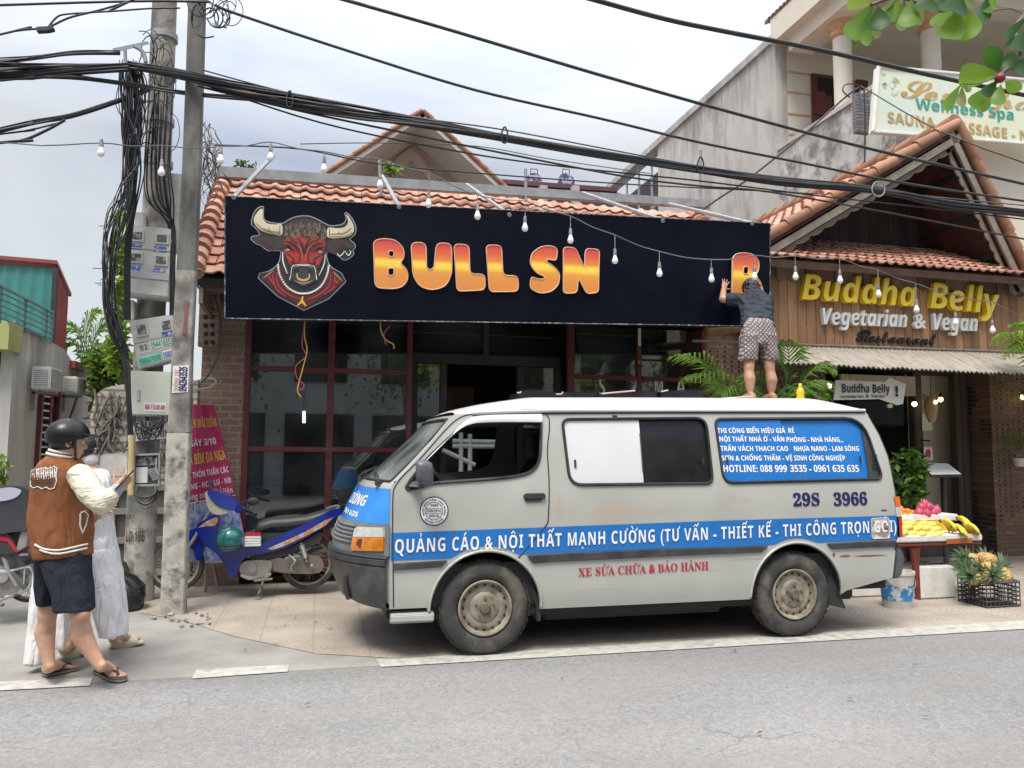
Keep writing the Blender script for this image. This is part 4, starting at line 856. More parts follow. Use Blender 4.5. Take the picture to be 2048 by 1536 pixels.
t=tag(rail.build('ridge_rail',M_STEEL,None,bevel=.008),'long grey steel rail lying along the tiled roof above the black sign','rail')
for p0,p1,lab in (((429,288),(428,352),'grey steel post at the left end of the roof rail'),((759,318),(762,392),'short grey steel post on the roof rail with a clamp and bulb beside it'),((1051,338),(1052,402),'thin grey steel post standing on the roof rail under the cable clip'),((1401,300),(1400,410),'grey steel post at the right end of the roof rail')):
    tag(MB().tube([at(*p0,9.72),at(*p1,9.72)],.022,8).build('roof_post',M_STEEL),lab,'post')
MB()

SY=7.55
c4=[(450,392),(1540,447),(1540,653),(450,637)]
M_SIGN=mat('black_sign_sheet',(.0012,.0017,.0065),(.002,.0026,.0085),rough=.3,scale=3,dirt=(.005,.007,.015),dscale=2,dlo=.5,dhi=.9,spec=.15)
tube_=thing('fluorescent_lamp',at(608,848,FY+1.6),'short lit fluorescent tube glowing inside the dim shop window','lamp');MB().tube([at(608,822,FY+1.6),at(608,846,FY+1.6)],.022,8).build('tube',mat('lit_tube',(.9,.95,1),emit=((.8,.95,1),3)),tube_,smooth=50)
for s_,x0_,x1_ in (('S',1197,1211),('?',1261,1281),('M',1308,1328),('A',1352,1372)):lettering('window_lettering',s_,M_WHT,bull,at(x0_,792,FY-.0),at(x1_,792,FY-.0),.24,'sans')
MB().box(at(1279,674,FY-.04),(.035,.01,.22)).build('white_label',M_WHT,bull);MB().box(at(1278,724,FY-.04),(.03,.008,.05)).build('orange_label',M_AMBER,bull)
sign=thing('sign_board',at(995,645,SY),'long black sign board with red bull head and unfinished orange letters','sign')
q=[at(*p,SY) for p in c4];sbm=MB().hexa(q,(0,.07,0));sbm.build('board',M_SIGN,sign)
ed=MB()
for a,c in zip(q,q[1:]+q[:1]):ed.tube([a+V((0,-.004,0)),c+V((0,-.004,0))],.006,4)
ed.build('edge_trim',mat('worn_edge',(.05,.055,.07),(.3,.3,.3),rough=.6,scale=30,lo=.5,hi=.62),sign)
def signpt(px,py,out):return at(px,py,SY-out)
for p0,p1,Y0,Y1 in (((546,312),(470,392),9.0,SY+.03),((765,352),(797,412),9.5,SY+.03),((934,369),(1017,428),9.5,SY+.03),((1166,386),(1322,440),9.5,SY+.03),((1338,408),(1500,446),9.6,SY+.03)):
    a,c=at(*p0,Y0),at(*p1,SY+.03);MB().tube([a,c-(c-a).normalized()*-.05],.024,6).build('strut',M_STEEL,sign,smooth=30)
def fire_mat():
    m=mat('fire_print',(.6,.25,.05),rough=.35,coat=.3);t=m.node_tree;L=t.links.new;p=t.nodes['Principled BSDF']
    a=NN(t,'ShaderNodeAttribute');a.attribute_name='band';r=NN(t,'ShaderNodeValToRGB');e=r.color_ramp.elements
    e[0].position=0;e[0].color=(.62,.22,.045,1);e[1].position=1;e[1].color=(.55,.035,.05,1)
    for pos,c in ((.30,(.66,.25,.05)),(.42,(.70,.30,.045)),(.50,(.84,.55,.06)),(.58,(.86,.60,.07)),(.66,(.72,.22,.04)),(.80,(.62,.11,.04))):x=e.new(pos);x.color=rgba(c)
    L(a.outputs['Fac'],r.inputs[0]);L(r.outputs[0],p.inputs['Base Color']);return m
M_FIRE=fire_mat();M_PEACH=mat('peach_edge',(.72,.42,.26),rough=.4)
def band_attr(o,z0,z1,vec=None):
    at_=o.data.attributes.new('band','FLOAT','POINT');at_.data.foreach_set('value',[(v.co.z-z0)/(z1-z0) for v in o.data.vertices])
def blob_letter(outl,holes,ytop,ybot,out=.03,depth=.028,parent=None,name='letter'):
    Y=SY-out;o2=[at(*p,Y) for p in outl];h2=[[at(*p,Y) for p in h] for h in holes]
    s2=sheet2d([(p.x,p.z) for p in o2],[[(p.x,p.z) for p in h] for h in h2],lambda x,z:V((x,Y,z)),10,4)
    n=len(s2.v);mbx=MB();mbx.add(s2.v,s2.f,0)
    for lp in [o2]+h2:
        k=len(lp);mbx.add([p for p in lp]+[p+V((0,depth,0)) for p in lp],[(i,(i+1) % k,(i+1) % k+k,i+k) for i in range(k)],1)
        mbx.tube([p+V((0,-.0015,0)) for p in lp]+[lp[0]+V((0,-.0015,0))],.006,4,caps=False,m=1)
    o=mbx.build(name,[M_FIRE,M_PEACH],parent,weld=True)
    band_attr(o,at(outl[0][0],ybot,Y).z,at(outl[0][0],ytop,Y).z);return o
def R(pts,rad=10,n=4):return rpoly(pts,rad,n)
LET=[
 (R([(747,482),(765,477),(792,480),(808,498),(808,516),(800,526),(815,540),(816,560),(805,574),(788,578),(750,576)],13),[R([(777,501),(788,502),(788,514),(777,513)],5),R([(776,536),(788,536),(788,551),(776,551)],5)],478,578),
 (R([(822,485),(852,486),(853,535),(860,541),(868,535),(873,486),(903,487),(904,545),(893,572),(866,581),(840,574),(826,552)],12),[],484,581),
 (R([(908,488),(938,490),(940,548),(970,549),(970,580),(914,583)],10),[],488,583),
 (R([(972,490),(1003,491),(1006,551),(1036,552),(1037,583),(979,584)],10),[],490,584),
 (R([(1115,496),(1113,522),(1096,518),(1092,523),(1108,533),(1120,548),(1117,570),(1102,584),(1080,587),(1060,577),(1062,553),(1078,559),(1089,558),(1089,553),(1072,545),(1060,528),(1063,507),(1080,494),(1098,491)],8),[],491,587),
 (R([(1127,494),(1151,496),(1169,537),(1171,497),(1199,499),(1197,585),(1174,588),(1157,556),(1154,586),(1127,587)],8),[],495,588)]
for o_,h_,y0,y1 in LET:blob_letter(o_,h_,y0,y1,parent=sign)
loose=thing('loose_letter',at(1490,585,SY-.05),'orange letter B being pressed on the black sign by the man on the van roof','letter')
blob_letter(R([(1466,510),(1485,505),(1508,509),(1519,524),(1517,541),(1510,551),(1522,564),(1524,584),(1512,597),(1490,600),(1464,596)],11),[R([(1487,533),(1497,533),(1497,548),(1487,548)],5),R([(1487,566),(1498,566),(1498,580),(1487,580)],5)],505,600,.045,parent=loose)
def zs(l):return [(x/3.8404+380,y/3.8404+300) for x,y in l]
art=bpy.data.objects.new('bull_emblem',None);col.objects.link(art);art.location=at(608,520,SY);setp(art,sign)
def layer(pts,lv,m,name,sm=3,z=True,closed=True):
    p=zs(pts) if z else pts
    if sm:p=[(q.x,q.y) for q in smooth_path([V((a,c,0)) for a,c in p],sm,True)]
    o=MB().poly([at(x,y,SY-.004-.0022*lv) for x,y in p]).build(name,m);o.parent=art;o.matrix_parent_inverse=Matrix.Translation(-V(art.location));return o
def stroke_layer(lines,lv,w_,m,name):
    bb=MB()
    for l in lines:
        sp=smooth_path([V((a,c,0)) for a,c in l],5);n=len(sp);vs=[]
        for i,p in enumerate(sp):
            t=(sp[min(i+1,n-1)]-sp[max(0,i-1)]).normalized();nn_=V((-t.y,t.x,0));k=w_*(.35+.65*math.sin(math.pi*(i+.4)/n))
            for s_ in (-1,1):q_=p+nn_*k*s_;(qx,qy),=zs([(q_.x,q_.y)]);vs.append(at(qx,qy,SY-.004-.0022*lv))
        bb.add(vs,[(2*i,2*i+1,2*i+3,2*i+2) for i in range(n-1)])
    o=bb.build(name,m,weld=False,fix=False);o.parent=art;o.matrix_parent_inverse=Matrix.Translation(-V(art.location))
def mir(l,cx=872):return [(2*cx-x+(y-800)*.02,y+(cx-x)*-.045) for x,y in l]
A_OUT=mat('emblem_outline',(.30,.30,.36),rough=.5);A_BLK=mat('emblem_black',(.012,.010,.014),rough=.5);A_DRED=mat('emblem_dark_red',(.075,.010,.012),rough=.5);A_RED=mat('emblem_red',(.38,.026,.022),rough=.5);A_LRED=mat('emblem_light_red',(.50,.09,.08),rough=.5)
A_CRM=mat('emblem_cream',(.62,.56,.40),rough=.5);A_TAN=mat('emblem_tan',(.32,.22,.12),rough=.5);A_BRN=mat('emblem_brown',(.045,.028,.022),rough=.5);A_HAIR=mat('emblem_hair',(.20,.15,.11),rough=.5);A_PEARL=mat('emblem_pearl',(.70,.68,.62),rough=.5);A_GOLD=mat('emblem_gold',(.70,.38,.05),rough=.4);A_GREY=mat('emblem_grey',(.035,.038,.05),rough=.5)
SIL=[(548,430),(568,440),(566,500),(580,540),(640,556),(710,560),(760,530),(830,505),(920,505),(1000,540),(1070,576),(1130,575),(1180,560),(1196,520),(1186,490),(1205,478),(1245,520),(1278,590),(1270,650),(1230,685),(1262,712),(1274,745),(1255,770),(1262,800),(1225,835),(1180,848),(1130,810),(1080,785),(1052,790),(1060,850),(1090,900),(1200,1012),(875,1235),(520,985),(600,930),(670,880),(690,820),(690,775),(600,778),(545,735),(510,725),(465,685),(480,660),(535,650),(490,590),(468,570),(480,500),(510,450)]
layer(SIL,0,A_OUT,'emblem_border',2)
cxm,cym=870,800
def shrink(l,d):
    r=[];n=len(l)
    for i in range(n):
        a,p,c=V(l[i-1]),V(l[i]),V(l[(i+1) % n]);t=(c-a).normalized();r.append((p.x-t.y*d,p.y+t.x*d))
    return r
layer(shrink(SIL,7),1,A_BLK,'emblem_ground',2)
layer([(690,880),(760,1060),(870,1110),(990,1060),(1062,890),(1090,915),(1185,1012),(875,1222),(545,985),(610,940)],2,A_DRED,'robe',0)
stroke_layer([[(660,940),(680,1040),(760,1110),(860,1150)],[(1080,950),(1070,1040),(990,1110),(900,1150)],[(600,960),(640,1030)],[(1150,990),(1100,1050)],[(630,945),(660,1060),(740,1130)],[(1110,960),(1110,1050),(1030,1110)]],3,6,A_RED,'robe_folds')
stroke_layer([[(560,985),(640,925)],[(1170,1005),(1100,935)]],3,5,A_TAN,'robe_trim')
for l in ([(548,450),(560,470),(560,520),(585,560),(650,572),(705,572),(705,652),(640,648),(560,625),(505,580),(490,530),(515,480)],[(1200,495),(1225,520),(1258,585),(1250,640),(1190,672),(1060,672),(1060,598),(1130,602),(1190,590),(1215,550)]):layer(l,2,A_CRM,'horn')
stroke_layer([[(505,560),(560,610),(640,640),(700,645)],[(1250,630),(1190,664),(1070,664)],[(560,600),(620,626),(690,630)],[(1240,600),(1180,640),(1080,645)]],3,7,A_TAN,'horn_shading')
stroke_layer([[(608,592),(606,612)],[(1142,625),(1140,645)],[(690,575),(690,648)],[(1072,605),(1072,668)]],4,2.5,A_BRN,'horn_marks')
for l in ([(485,682),(560,665),(700,672),(730,690),(722,740),(690,762),(610,768),(560,735),(515,712)],[(1060,700),(1150,690),(1215,705),(1255,735),(1235,760),(1180,750),(1120,800),(1060,775)]):layer(l,2,A_BRN,'ear')
stroke_layer([[(540,690),(590,720),(640,750)],[(1200,725),(1150,740),(1120,780)]],3,9,A_DRED,'ear_inner')
layer([(720,600),(780,560),(870,545),(960,560),(1040,600),(1050,700),(1040,780),(1030,870),(985,960),(940,1020),(872,1060),(800,1020),(755,960),(715,860),(712,760),(715,680)],3,A_BRN,'head')
layer([(735,680),(800,650),(872,660),(950,655),(1030,690),(1028,780),(1005,860),(960,900),(872,880),(790,890),(740,850),(722,770)],4,A_RED,'face')
stroke_layer([[(790,690),(850,740),(872,800)],[(960,690),(900,740),(880,800)],[(745,700),(800,720),(840,770)],[(1020,710),(950,730),(910,775)],[(735,790),(790,830),(800,880)],[(1025,800),(960,835),(950,890)],[(820,670),(850,700)],[(930,670),(900,705)],[(725,820),(770,900)],[(1030,830),(980,910)],[(850,800),(840,860)],[(905,800),(912,860)],[(760,660),(790,700)],[(1000,670),(960,705)]],5,7,A_BRN,'face_wrinkles')
stroke_layer([[(830,720),(860,790),(860,850)],[(930,725),(895,790),(892,850)],[(755,740),(800,760)],[(1010,750),(960,765)],[(770,830),(780,870)],[(990,840),(975,880)]],6,4.5,A_LRED,'face_highlights')
for c in ((748,757),(1000,772)):
    layer([(c[0]-24,c[1]-8),(c[0],c[1]-18),(c[0]+24,c[1]-4),(c[0]+20,c[1]+12),(c[0]-14,c[1]+14)],6,A_BLK,'eye_socket');layer([(c[0]-11,c[1]+2),(c[0],c[1]-4),(c[0]+11,c[1]+3),(c[0],c[1]+8)],7,A_TAN,'eye');stroke_layer([[(c[0]-18,c[1]+8),(c[0],c[1]+15),(c[0]+20,c[1]+6)]],8,2.5,A_PEARL,'eye_rim')
stroke_layer([[(712,728),(760,738),(806,778)],[(1035,745),(990,752),(944,786)],[(730,700),(790,720),(845,790)],[(1020,715),(960,735),(905,795)],[(840,690),(866,730),(870,790)],[(915,690),(890,735),(882,790)],[(770,850),(800,870),(840,862)],[(970,860),(940,876),(905,866)],[(728,800),(750,860),(770,930)],[(1030,815),(1005,880),(980,940)]],9,6,A_BLK,'brow_lines');stroke_layer([[(800,900),(840,888),(870,892)],[(940,905),(905,890),(880,892)],[(800,1000),(870,1030),(945,1000)],[(830,1010),(870,1018),(915,1010)]],9,3,A_OUT,'muzzle_lines')
hr=[]
rn=random.Random(5)
for k in range(70):
    x=rn.uniform(735,1035);y=rn.uniform(560,650)+((x-880)/150)**2*14;hr.append([(x,y-14),(x+rn.uniform(-12,12),y+6),(x+rn.uniform(-16,16),y+30)])
layer([(725,600),(780,548),(870,528),(970,548),(1040,600),(1030,665),(960,640),(900,680),(850,660),(780,650),(735,672)],5,A_BRN,'forelock_base');stroke_layer(hr,6,3.6,A_HAIR,'forelock')
layer([(780,900),(830,882),(900,880),(955,895),(968,950),(960,1005),(872,1050),(790,1000),(770,950)],5,A_GREY,'muzzle')
for c in ((818,925),(925,935)):layer([(c[0]-22,c[1]-8),(c[0],c[1]-20),(c[0]+22,c[1]-4),(c[0]+8,c[1]+18),(c[0]-14,c[1]+12)],6,A_BLK,'nostril')
stroke_layer([[(775,965),(790,890),(870,884),(950,892),(968,960)],[(765,1000),(772,965)],[(975,1000),(968,960)]],7,4,A_PEARL,'muzzle_outline')
stroke_layer([[(822,945),(828,985),(872,1000),(912,985),(918,948)]],8,8,A_GOLD,'nose_ring')
stroke_layer([[(712,780),(715,860),(748,950)],[(1040,800),(1028,880),(990,965)]],4,5,A_PEARL,'cheek_line')
pl_=[]
pe=MB()
for q_ in smooth_path([V((676,882,0)),V((690,960,0)),V((740,1045,0)),V((810,1092,0)),V((872,1102,0)),V((940,1090,0)),V((1010,1040,0)),V((1052,960,0)),V((1066,890,0))],5):
    (px_,py_),=zs([(q_.x,q_.y)]);pe.lathe([(.0105,0),(.0105,.003),(0,.003)],at(px_,py_,SY-.012),(0,-1,0),8)
o=pe.build('pearl_necklace',A_PEARL);o.parent=art;o.matrix_parent_inverse=Matrix.Translation(-V(art.location))
layer([(862,1120),(872,1128),(866,1150),(895,1196),(888,1202),(858,1175),(828,1200),(820,1194),(848,1160),(856,1140)],4,A_GOLD,'pendant',0)
stroke_layer([[(1130,790),(1150,815),(1175,795),(1185,775)],[(1190,775),(1215,810),(1235,785),(1225,770)]],4,4,A_PEARL,'ear_rings')
M_WIREY=mat('yellow_wire',(.55,.33,.06),rough=.5);M_WIRER=mat('red_wire',(.30,.06,.08),rough=.5)
for pts,m,lab in (([(610,640),(609,672),(614,700),(606,735),(598,765),(595,782),(602,794)],M_WIREY,'long yellow wire dangling from under the bull head'),([(609,645),(604,690),(612,712),(592,732),(594,755),(608,770),(602,780),(599,776)],M_WIRER,'thin red wire tangled with the long yellow wire'),([(761,644),(762,662),(772,680),(786,688),(788,697)],M_WIREY,'short yellow wire dangling under the board near the letter B'),([(780,652),(768,668),(772,690)],M_WIRER,'short red wire curling beside the short yellow wire')):
    tag(MB().tube(smooth_path([at(x,y,SY+.12) for x,y in pts],5),.0055,6).build('loose_wire',m,smooth=60),lab,'wire')

BY=8.0
def plank_mat(name,c1,c2,w_=.13,axes='x',dirt=(.10,.06,.035),scale=3):
    m=mat(name,c1,c2,rough=.75,scale=scale,stretch=(3,3,.35),dirt=dirt,dscale=2.5,dlo=.5,dhi=.8,lo=.3,hi=.7);t=m.node_tree;L=t.links.new;src,p=base_socket(m)
    tcn=NN(t,'ShaderNodeTexCoord');s=NN(t,'ShaderNodeSeparateXYZ');L(tcn.outputs['Object'],s.inputs[0])
    a=NN(t,'ShaderNodeMath',operation='MULTIPLY');a.inputs[1].default_value=1/w_;L(s.outputs['xyz'.index(axes)],a.inputs[0])
    f=NN(t,'ShaderNodeMath',operation='FRACT');L(a.outputs[0],f.inputs[0]);fl_=NN(t,'ShaderNodeMath',operation='FLOOR');L(a.outputs[0],fl_.inputs[0])
    wn_=NN(t,'ShaderNodeTexWhiteNoise',noise_dimensions='1D');L(fl_.outputs[0],wn_.inputs['W'])
    r=NN(t,'ShaderNodeMapRange');r.inputs['To Min'].default_value=.7;r.inputs['To Max'].default_value=1.3;L(wn_.outputs['Value'],r.inputs[0])
    lt=NN(t,'ShaderNodeMath',operation='LESS_THAN');lt.inputs[1].default_value=.05;L(f.outputs[0],lt.inputs[0])
    sc_=NN(t,'ShaderNodeVectorMath',operation='SCALE');L(src,sc_.inputs[0]);L(r.outputs[0],sc_.inputs['Scale'])
    mx=NN(t,'ShaderNodeMix',data_type='RGBA');L(lt.outputs[0],mx.inputs[0]);L(sc_.outputs[0],mx.inputs[6]);mx.inputs[7].default_value=(.025,.014,.008,1)
    v=NN(t,'ShaderNodeTexVoronoi');v.inputs['Scale'].default_value=5;L(tcn.outputs['Object'],v.inputs['Vector'])
    k=NN(t,'ShaderNodeMapRange');k.inputs['From Min'].default_value=.03;k.inputs['From Max'].default_value=.08;k.inputs['To Min'].default_value=.8;k.inputs['To Max'].default_value=0;L(v.outputs['Distance'],k.inputs[0])
    m3=NN(t,'ShaderNodeMix',data_type='RGBA');L(k.outputs[0],m3.inputs[0]);L(mx.outputs[2],m3.inputs[6]);m3.inputs[7].default_value=(.045,.022,.012,1);L(m3.outputs[2],p.inputs['Base Color'])
    bp=NN(t,'ShaderNodeBump',invert=True);bp.inputs['Distance'].default_value=.01;L(lt.outputs[0],bp.inputs['Height']);L(bp.outputs[0],p.inputs['Normal']);return m
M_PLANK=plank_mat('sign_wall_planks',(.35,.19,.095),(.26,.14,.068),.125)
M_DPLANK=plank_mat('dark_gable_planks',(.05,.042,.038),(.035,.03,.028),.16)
M_REDPL=plank_mat('soffit_planks',(.10,.028,.022),(.07,.022,.018),.2,'y')
rest=thing('restaurant_building',(7.5,9.4,0),'brick and timber vegetarian restaurant with tiled gable roof right of the black sign','building')
bx0,bx1=at(1500,600,BY).x,at(2048,600,BY).x+3.0
zt_=at(1800,520,BY).z;zb_=at(1800,698,BY).z
ezw=(at(1535,508,7.72).z+at(2048,556,7.72).z)/2
MB().box(((bx0+bx1)/2,BY+.08,(ezw+zb_-.1)/2),(bx1-bx0,.16,ezw-zb_+.1)).build('sign_wall',M_PLANK,rest)
scal=MB()
def scallop(p0,p1,drop,depth,n_,thick=.02):
    p0,p1=V(p0),V(p1);d_=(p1-p0);up=V((0,0,1));pts=[]
    for i in range(n_*6+1):
        t=i/(n_*6);ph=t*n_ % 1;pts.append(p0+d_*t-up*(drop+depth*abs(math.sin(math.pi*ph))))
    scal.poly([p0,p1]+pts[::-1],(0,-thick,0))
e0,e1=at(1535,508,7.72),at(2048,556,7.72);ez=(e0.z+e1.z)/2
lr=MB();tiles(lr,(bx0-.02,7.72,ez),(bx1-bx0,0,0),(0,1.25,.62),52,7,seed=3,roll=.026);lr.build('lower_tiled_roof',M_TILES,rest,smooth=40,weld=False,fix=False)
MB().poly([(bx0,7.74,ez-.02),(bx1,7.74,ez-.02),(bx1,9.0,ez+.60),(bx0,9.0,ez+.60)],(0,.03,-.08)).build('lower_roof_deck',M_TIMB,rest)
scallop((bx0,BY-.005,ez-.03),(bx1,BY-.005,ez-.03),.13,.05,42);scal.build('scalloped_trim',plank_mat('trim_wood',(.20,.13,.08),(.15,.095,.06),.4),rest)
GY=7.85
ap,le,re=at(1912,252,GY),at(1548,470,GY),at(2046,540,GY)
re=ap+(re-ap)*1.12;le=ap+(le-ap)*1.06
GB=5.2
def roof_side(end,nm,seed,nu=22):
    W=ap-end;O=end;b=MB();U=V((0,GB,0));
    tiles(b,O,U,W,nu,17,seed=seed);b.build(nm,M_TILES,rest,smooth=40,weld=False,fix=False)
    nrm=W.cross(U).normalized();nrm=nrm if nrm.z>0 else-nrm
    MB().hexa([O-nrm*.03,ap-nrm*.03,ap+U-nrm*.03,O+U-nrm*.03],-nrm*.05).build('soffit',M_REDPL,rest)
    rc=MB()
    for k in range(9):
        p,q_=lerp(O,ap,k/9),lerp(O,ap,(k+1.1)/9);rc.tube([p+nrm*.04+V((0,-.02,0)),q_+nrm*.02+V((0,-.02,0))],[.072,.062],12,m=k % 3)
    rc.build('rake_tiles',M_RAKE,rest,smooth=50)
    fb=MB()
    for k,(off,dr,ht,yy) in enumerate(((.10,.0,.085,.03),(.20,.0,.05,.06))):
        p,q_=O-nrm*off,ap-nrm*off;fb.hexa([p,q_,q_-nrm*ht,p-nrm*ht],(0,-.03,0)) if k==0 else None
        if k:
            n_=15;pts=[]
            for i in range(n_*4+1):t=i/(n_*4);pts.append(lerp(p,q_,t)-nrm*(.04+.03*abs(math.sin(math.pi*((t*n_) % 1))))+V((0,yy,0)))
            fb.poly([p+V((0,yy,0)),q_+V((0,yy,0))]+pts[::-1],(0,-.02,0))
    fb.build('fascia_boards',M_FASC,rest)
M_RAKE=[mat('brown_rake_tile_'+k,c,tuple(x*.8 for x in c),rough=.7,scale=14,dirt=(.2,.15,.1),dscale=6) for k,c in (('a',(.31,.145,.08)),('b',(.26,.12,.068)),('c',(.35,.175,.10)))]
M_FASC=mat('weathered_fascia',(.25,.215,.17),(.17,.145,.115),rough=.8,scale=9,dirt=(.16,.14,.11),dscale=6)
roof_side(le,'gable_roof',11);roof_side(re,'gable_roof',12)
rd=MB()
for k in range(16):rd.tube([ap+V((0,k*.33,.05)),ap+V((0,k*.33+.36,.03))],[.11,.095],12,m=k % 3)
rd.build('ridge_tiles',M_RAKE,rest,smooth=50)
gy2=GY+1.15
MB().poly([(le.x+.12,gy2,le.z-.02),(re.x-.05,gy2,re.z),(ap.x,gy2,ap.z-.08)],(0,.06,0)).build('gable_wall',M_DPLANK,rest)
for e_ in (le,re):
    for t in (.2,.45,.7,.92):
        p=lerp(ap,e_,t)-V((0,0,.16));MB().box(p+V((0,.6,0)),(.07,1.1,.09)).build('purlin',M_DARKIN,rest)
M_AWN=mat('weathered_bamboo_awning',(.34,.305,.26),(.245,.218,.18),rough=.85,scale=5,stretch=(6,1,1),dirt=(.16,.13,.1),dscale=4)
a0,a1=at(1552,690,BY-.02),at(2048,706,BY-.02);f0,f1=at(1500,722,7.35),at(2048,748,7.35);za0,zf0=(a0.z+a1.z)/2,(f0.z+f1.z)/2
awx0,awx1=at(1497,700,BY).x,bx1
aw2=MB();NW=110
for out_ in (0,-.012):
    aw2.grid(lambda u,v:V((lerp(awx0,awx1,u),lerp(BY-.01,7.35+.02*mnoise.noise(V((u*60,0,0))),v),lerp(lerp(a0.z,a1.z,(lerp(awx0,awx1,u)-a0.x)/(a1.x-a0.x)),lerp(f0.z,f1.z,(lerp(awx0,awx1,u)-f0.x)/(f1.x-f0.x)),v)+.008*math.sin(u*NW*6.283)+out_-.02*v*mnoise.noise(V((u*25,3,0))))),NW*8,3)
aw2.build('corrugated_awning',M_AWN,rest,smooth=70,weld=False,fix=False)
MB().tube([a0+(a0-a1)*.3+V((0,-.02,.012)),a0+V((0,-.02,.012)),a1+(a1-a0)*.5+V((0,-.02,.012))],.014,6).build('awning_batten',M_FASC,rest)
M_BAM=mat('bamboo_pole',(.30,.17,.07),(.2,.11,.05),rough=.45,scale=8)
MB().tube([at(1412,664,BY+.1),at(1480,655,BY+.1),at(1560,645,BY+.1)],.06,12).build('bamboo_beam',M_BAM,rest,smooth=60)
WY=9.5
M_GLASSD=glass_mat('porch_glass',(.3,.33,.33),.03,.03,1.4)
def xr_(px,y=900):return at(px,y,WY).x
M_DTIM=plank_mat('dark_door_timber',(.03,.026,.024),(.045,.038,.034),.14)
M_POSTW=plank_mat('grey_post_timber',(.075,.062,.05),(.055,.046,.038),.4)
px0,px1=at(1985,900,WY-.35).x,bx1+.2
MB().box(((px0+px1)/2,WY+.1,1.35),(px1-px0,.9,2.7)).build('brick_wall',M_BRICKD,rest)
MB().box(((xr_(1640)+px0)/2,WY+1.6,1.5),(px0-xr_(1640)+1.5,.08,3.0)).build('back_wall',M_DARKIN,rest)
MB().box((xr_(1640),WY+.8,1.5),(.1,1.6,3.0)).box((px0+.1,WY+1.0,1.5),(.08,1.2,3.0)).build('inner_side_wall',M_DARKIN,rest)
MB().box(((xr_(1640)+px0)/2,WY+.7,2.68),(px0-xr_(1640)+.2,2.6,.06)).build('porch_ceiling',M_DTIM,rest)
MB().box(((xr_(1640)+px0)/2,WY+.8,.2),(px0-xr_(1640),1.7,.4)).build('raised_floor',M_DTIM,rest)
ps_=MB()
for a,c in ((1825,1842),(1908,1932)):x0_,x1_=xr_(a),xr_(c);ps_.box(((x0_+x1_)/2,WY,1.5),(x1_-x0_,.12,2.6))
ps_.build('door_post',M_POSTW,rest,bevel=.006)
x0_,x1_=xr_(1934),xr_(1978);MB().box(((x0_+x1_)/2,WY+.06,1.3),(x1_-x0_,.05,2.2)).build('door',M_DTIM,rest)
x0_,x1_=xr_(1844),xr_(1906);MB().box(((x0_+x1_)/2,WY+.5,1.5),(x1_-x0_+.3,.01,2.2)).build('window_pane',M_GLASSD,rest)
x0_,x1_=xr_(1700),xr_(1822);MB().box(((x0_+x1_)/2,WY+.05,1.45),(x1_-x0_,.02,2.3)).build('window_pane',M_GLASSD,rest)
st=MB();s0=gz(1975,1110);sx0,sx1=at(1880,1100,s0.y).x,px1
st.box(((sx0+sx1)/2-.5,s0.y+.17,.08),(sx1-sx0+1,.34,.16)).box(((sx0+sx1)/2-.5,s0.y+.5,.17),(sx1-sx0+1,.34,.34))
M_STEP=mat('dark_stone_step',(.10,.085,.075),(.07,.06,.055),rough=.7,scale=6);st.build('entrance_steps',M_STEP,rest,bevel=.01)
MB().box((xr_(1740),WY-.2,2.42),(xr_(1790)-xr_(1690)+.4,.04,.28)).build('cream_valance',mat('cream_panel',(.55,.47,.30),rough=.6),rest)
lp=MB()
M_LYEL=mat('yellow_letter',(.82,.58,.02),(.76,.52,.015),rough=.3,coat=.4);M_LWHT=mat('white_letter',(.70,.70,.66),(.6,.6,.57),rough=.4);M_LBLK=mat('black_letter',(.010,.009,.008),rough=.5)
rs=rest
def wall_text(s,p0,p1,hpx,m,style,dep,off=0,name='raised_lettering',track=0):
    a,c=at(*p0,BY-dep),at(*p1,BY-dep);lettering(name,s,m,rs,a,c,hpx/pxm(a),style,track,off,ex=dep-.005,lift=(0,-.001,0))
wall_text('Buddha',(1603,598),(1836,613),52,M_LYEL,'ital',.08);wall_text('Belly',(1860,615),(1998,628),52,M_LYEL,'ital',.08)
wall_text('Vegetarian',(1643,648),(1817,654),33,M_LWHT,'ital',.06);wall_text('&',(1829,656),(1852,656),30,M_LWHT,'ital',.06);wall_text('Vegan',(1865,659),(1958,662),33,M_LWHT,'ital',.06)
wall_text('Restaurant',(1712,682),(1873,690),27,M_LBLK,'script',.03,.008)

M_RENDER=mat('grey_cream_render',(.42,.40,.36),(.36,.345,.31),rough=.9,scale=2,dirt=(.24,.23,.21),dscale=1.4)
M_SOFF=mat('painted_soffit',(.50,.48,.44),(.43,.415,.38),rough=.85,scale=2)
gab=thing('gable_house',at(840,400,14.5)*V((1,1,0)),'grey cream house whose pointed gable rises behind the clay tiled roof','house')
A,Lf,Rt=at(845,226,14.5),at(600,385,14.5),at(1060,425,14.5);GD=V((0,6,0));GS=V((0,1.3,0))
dl=(Lf-A)*.6;drr=(Rt-A)*.45
for e_,nm in ((Lf+dl,'left'),(Rt+drr,'right')):
    W=A-e_;nrm=W.cross(GD).normalized();nrm=nrm if nrm.z>0 else-nrm
    MB().hexa([e_,A,A+GD,e_+GD],-nrm*.08).build('soffit',M_SOFF,gab);MB().hexa([e_+nrm*.003,A+nrm*.003,A+GD+nrm*.003,e_+GD+nrm*.003],nrm*.05).build('roof',M_TILES[0],gab)
    rt_=MB()
    for k in range(20):p,q_=lerp(e_,A,k/20),lerp(e_,A,(k+1.1)/20);rt_.tube([p+nrm*.05,q_+nrm*.04],[.055,.05],8,m=k % 3)
    rt_.build('rake_tiles',M_RAKE,gab,smooth=50)
MB().poly([Lf+dl+GS,Rt+drr+GS,A+GS-V((0,0,.12))],(0,.1,0)).build('gable_wall',M_RENDER,gab)
cx_=(Lf.x+Rt.x)/2
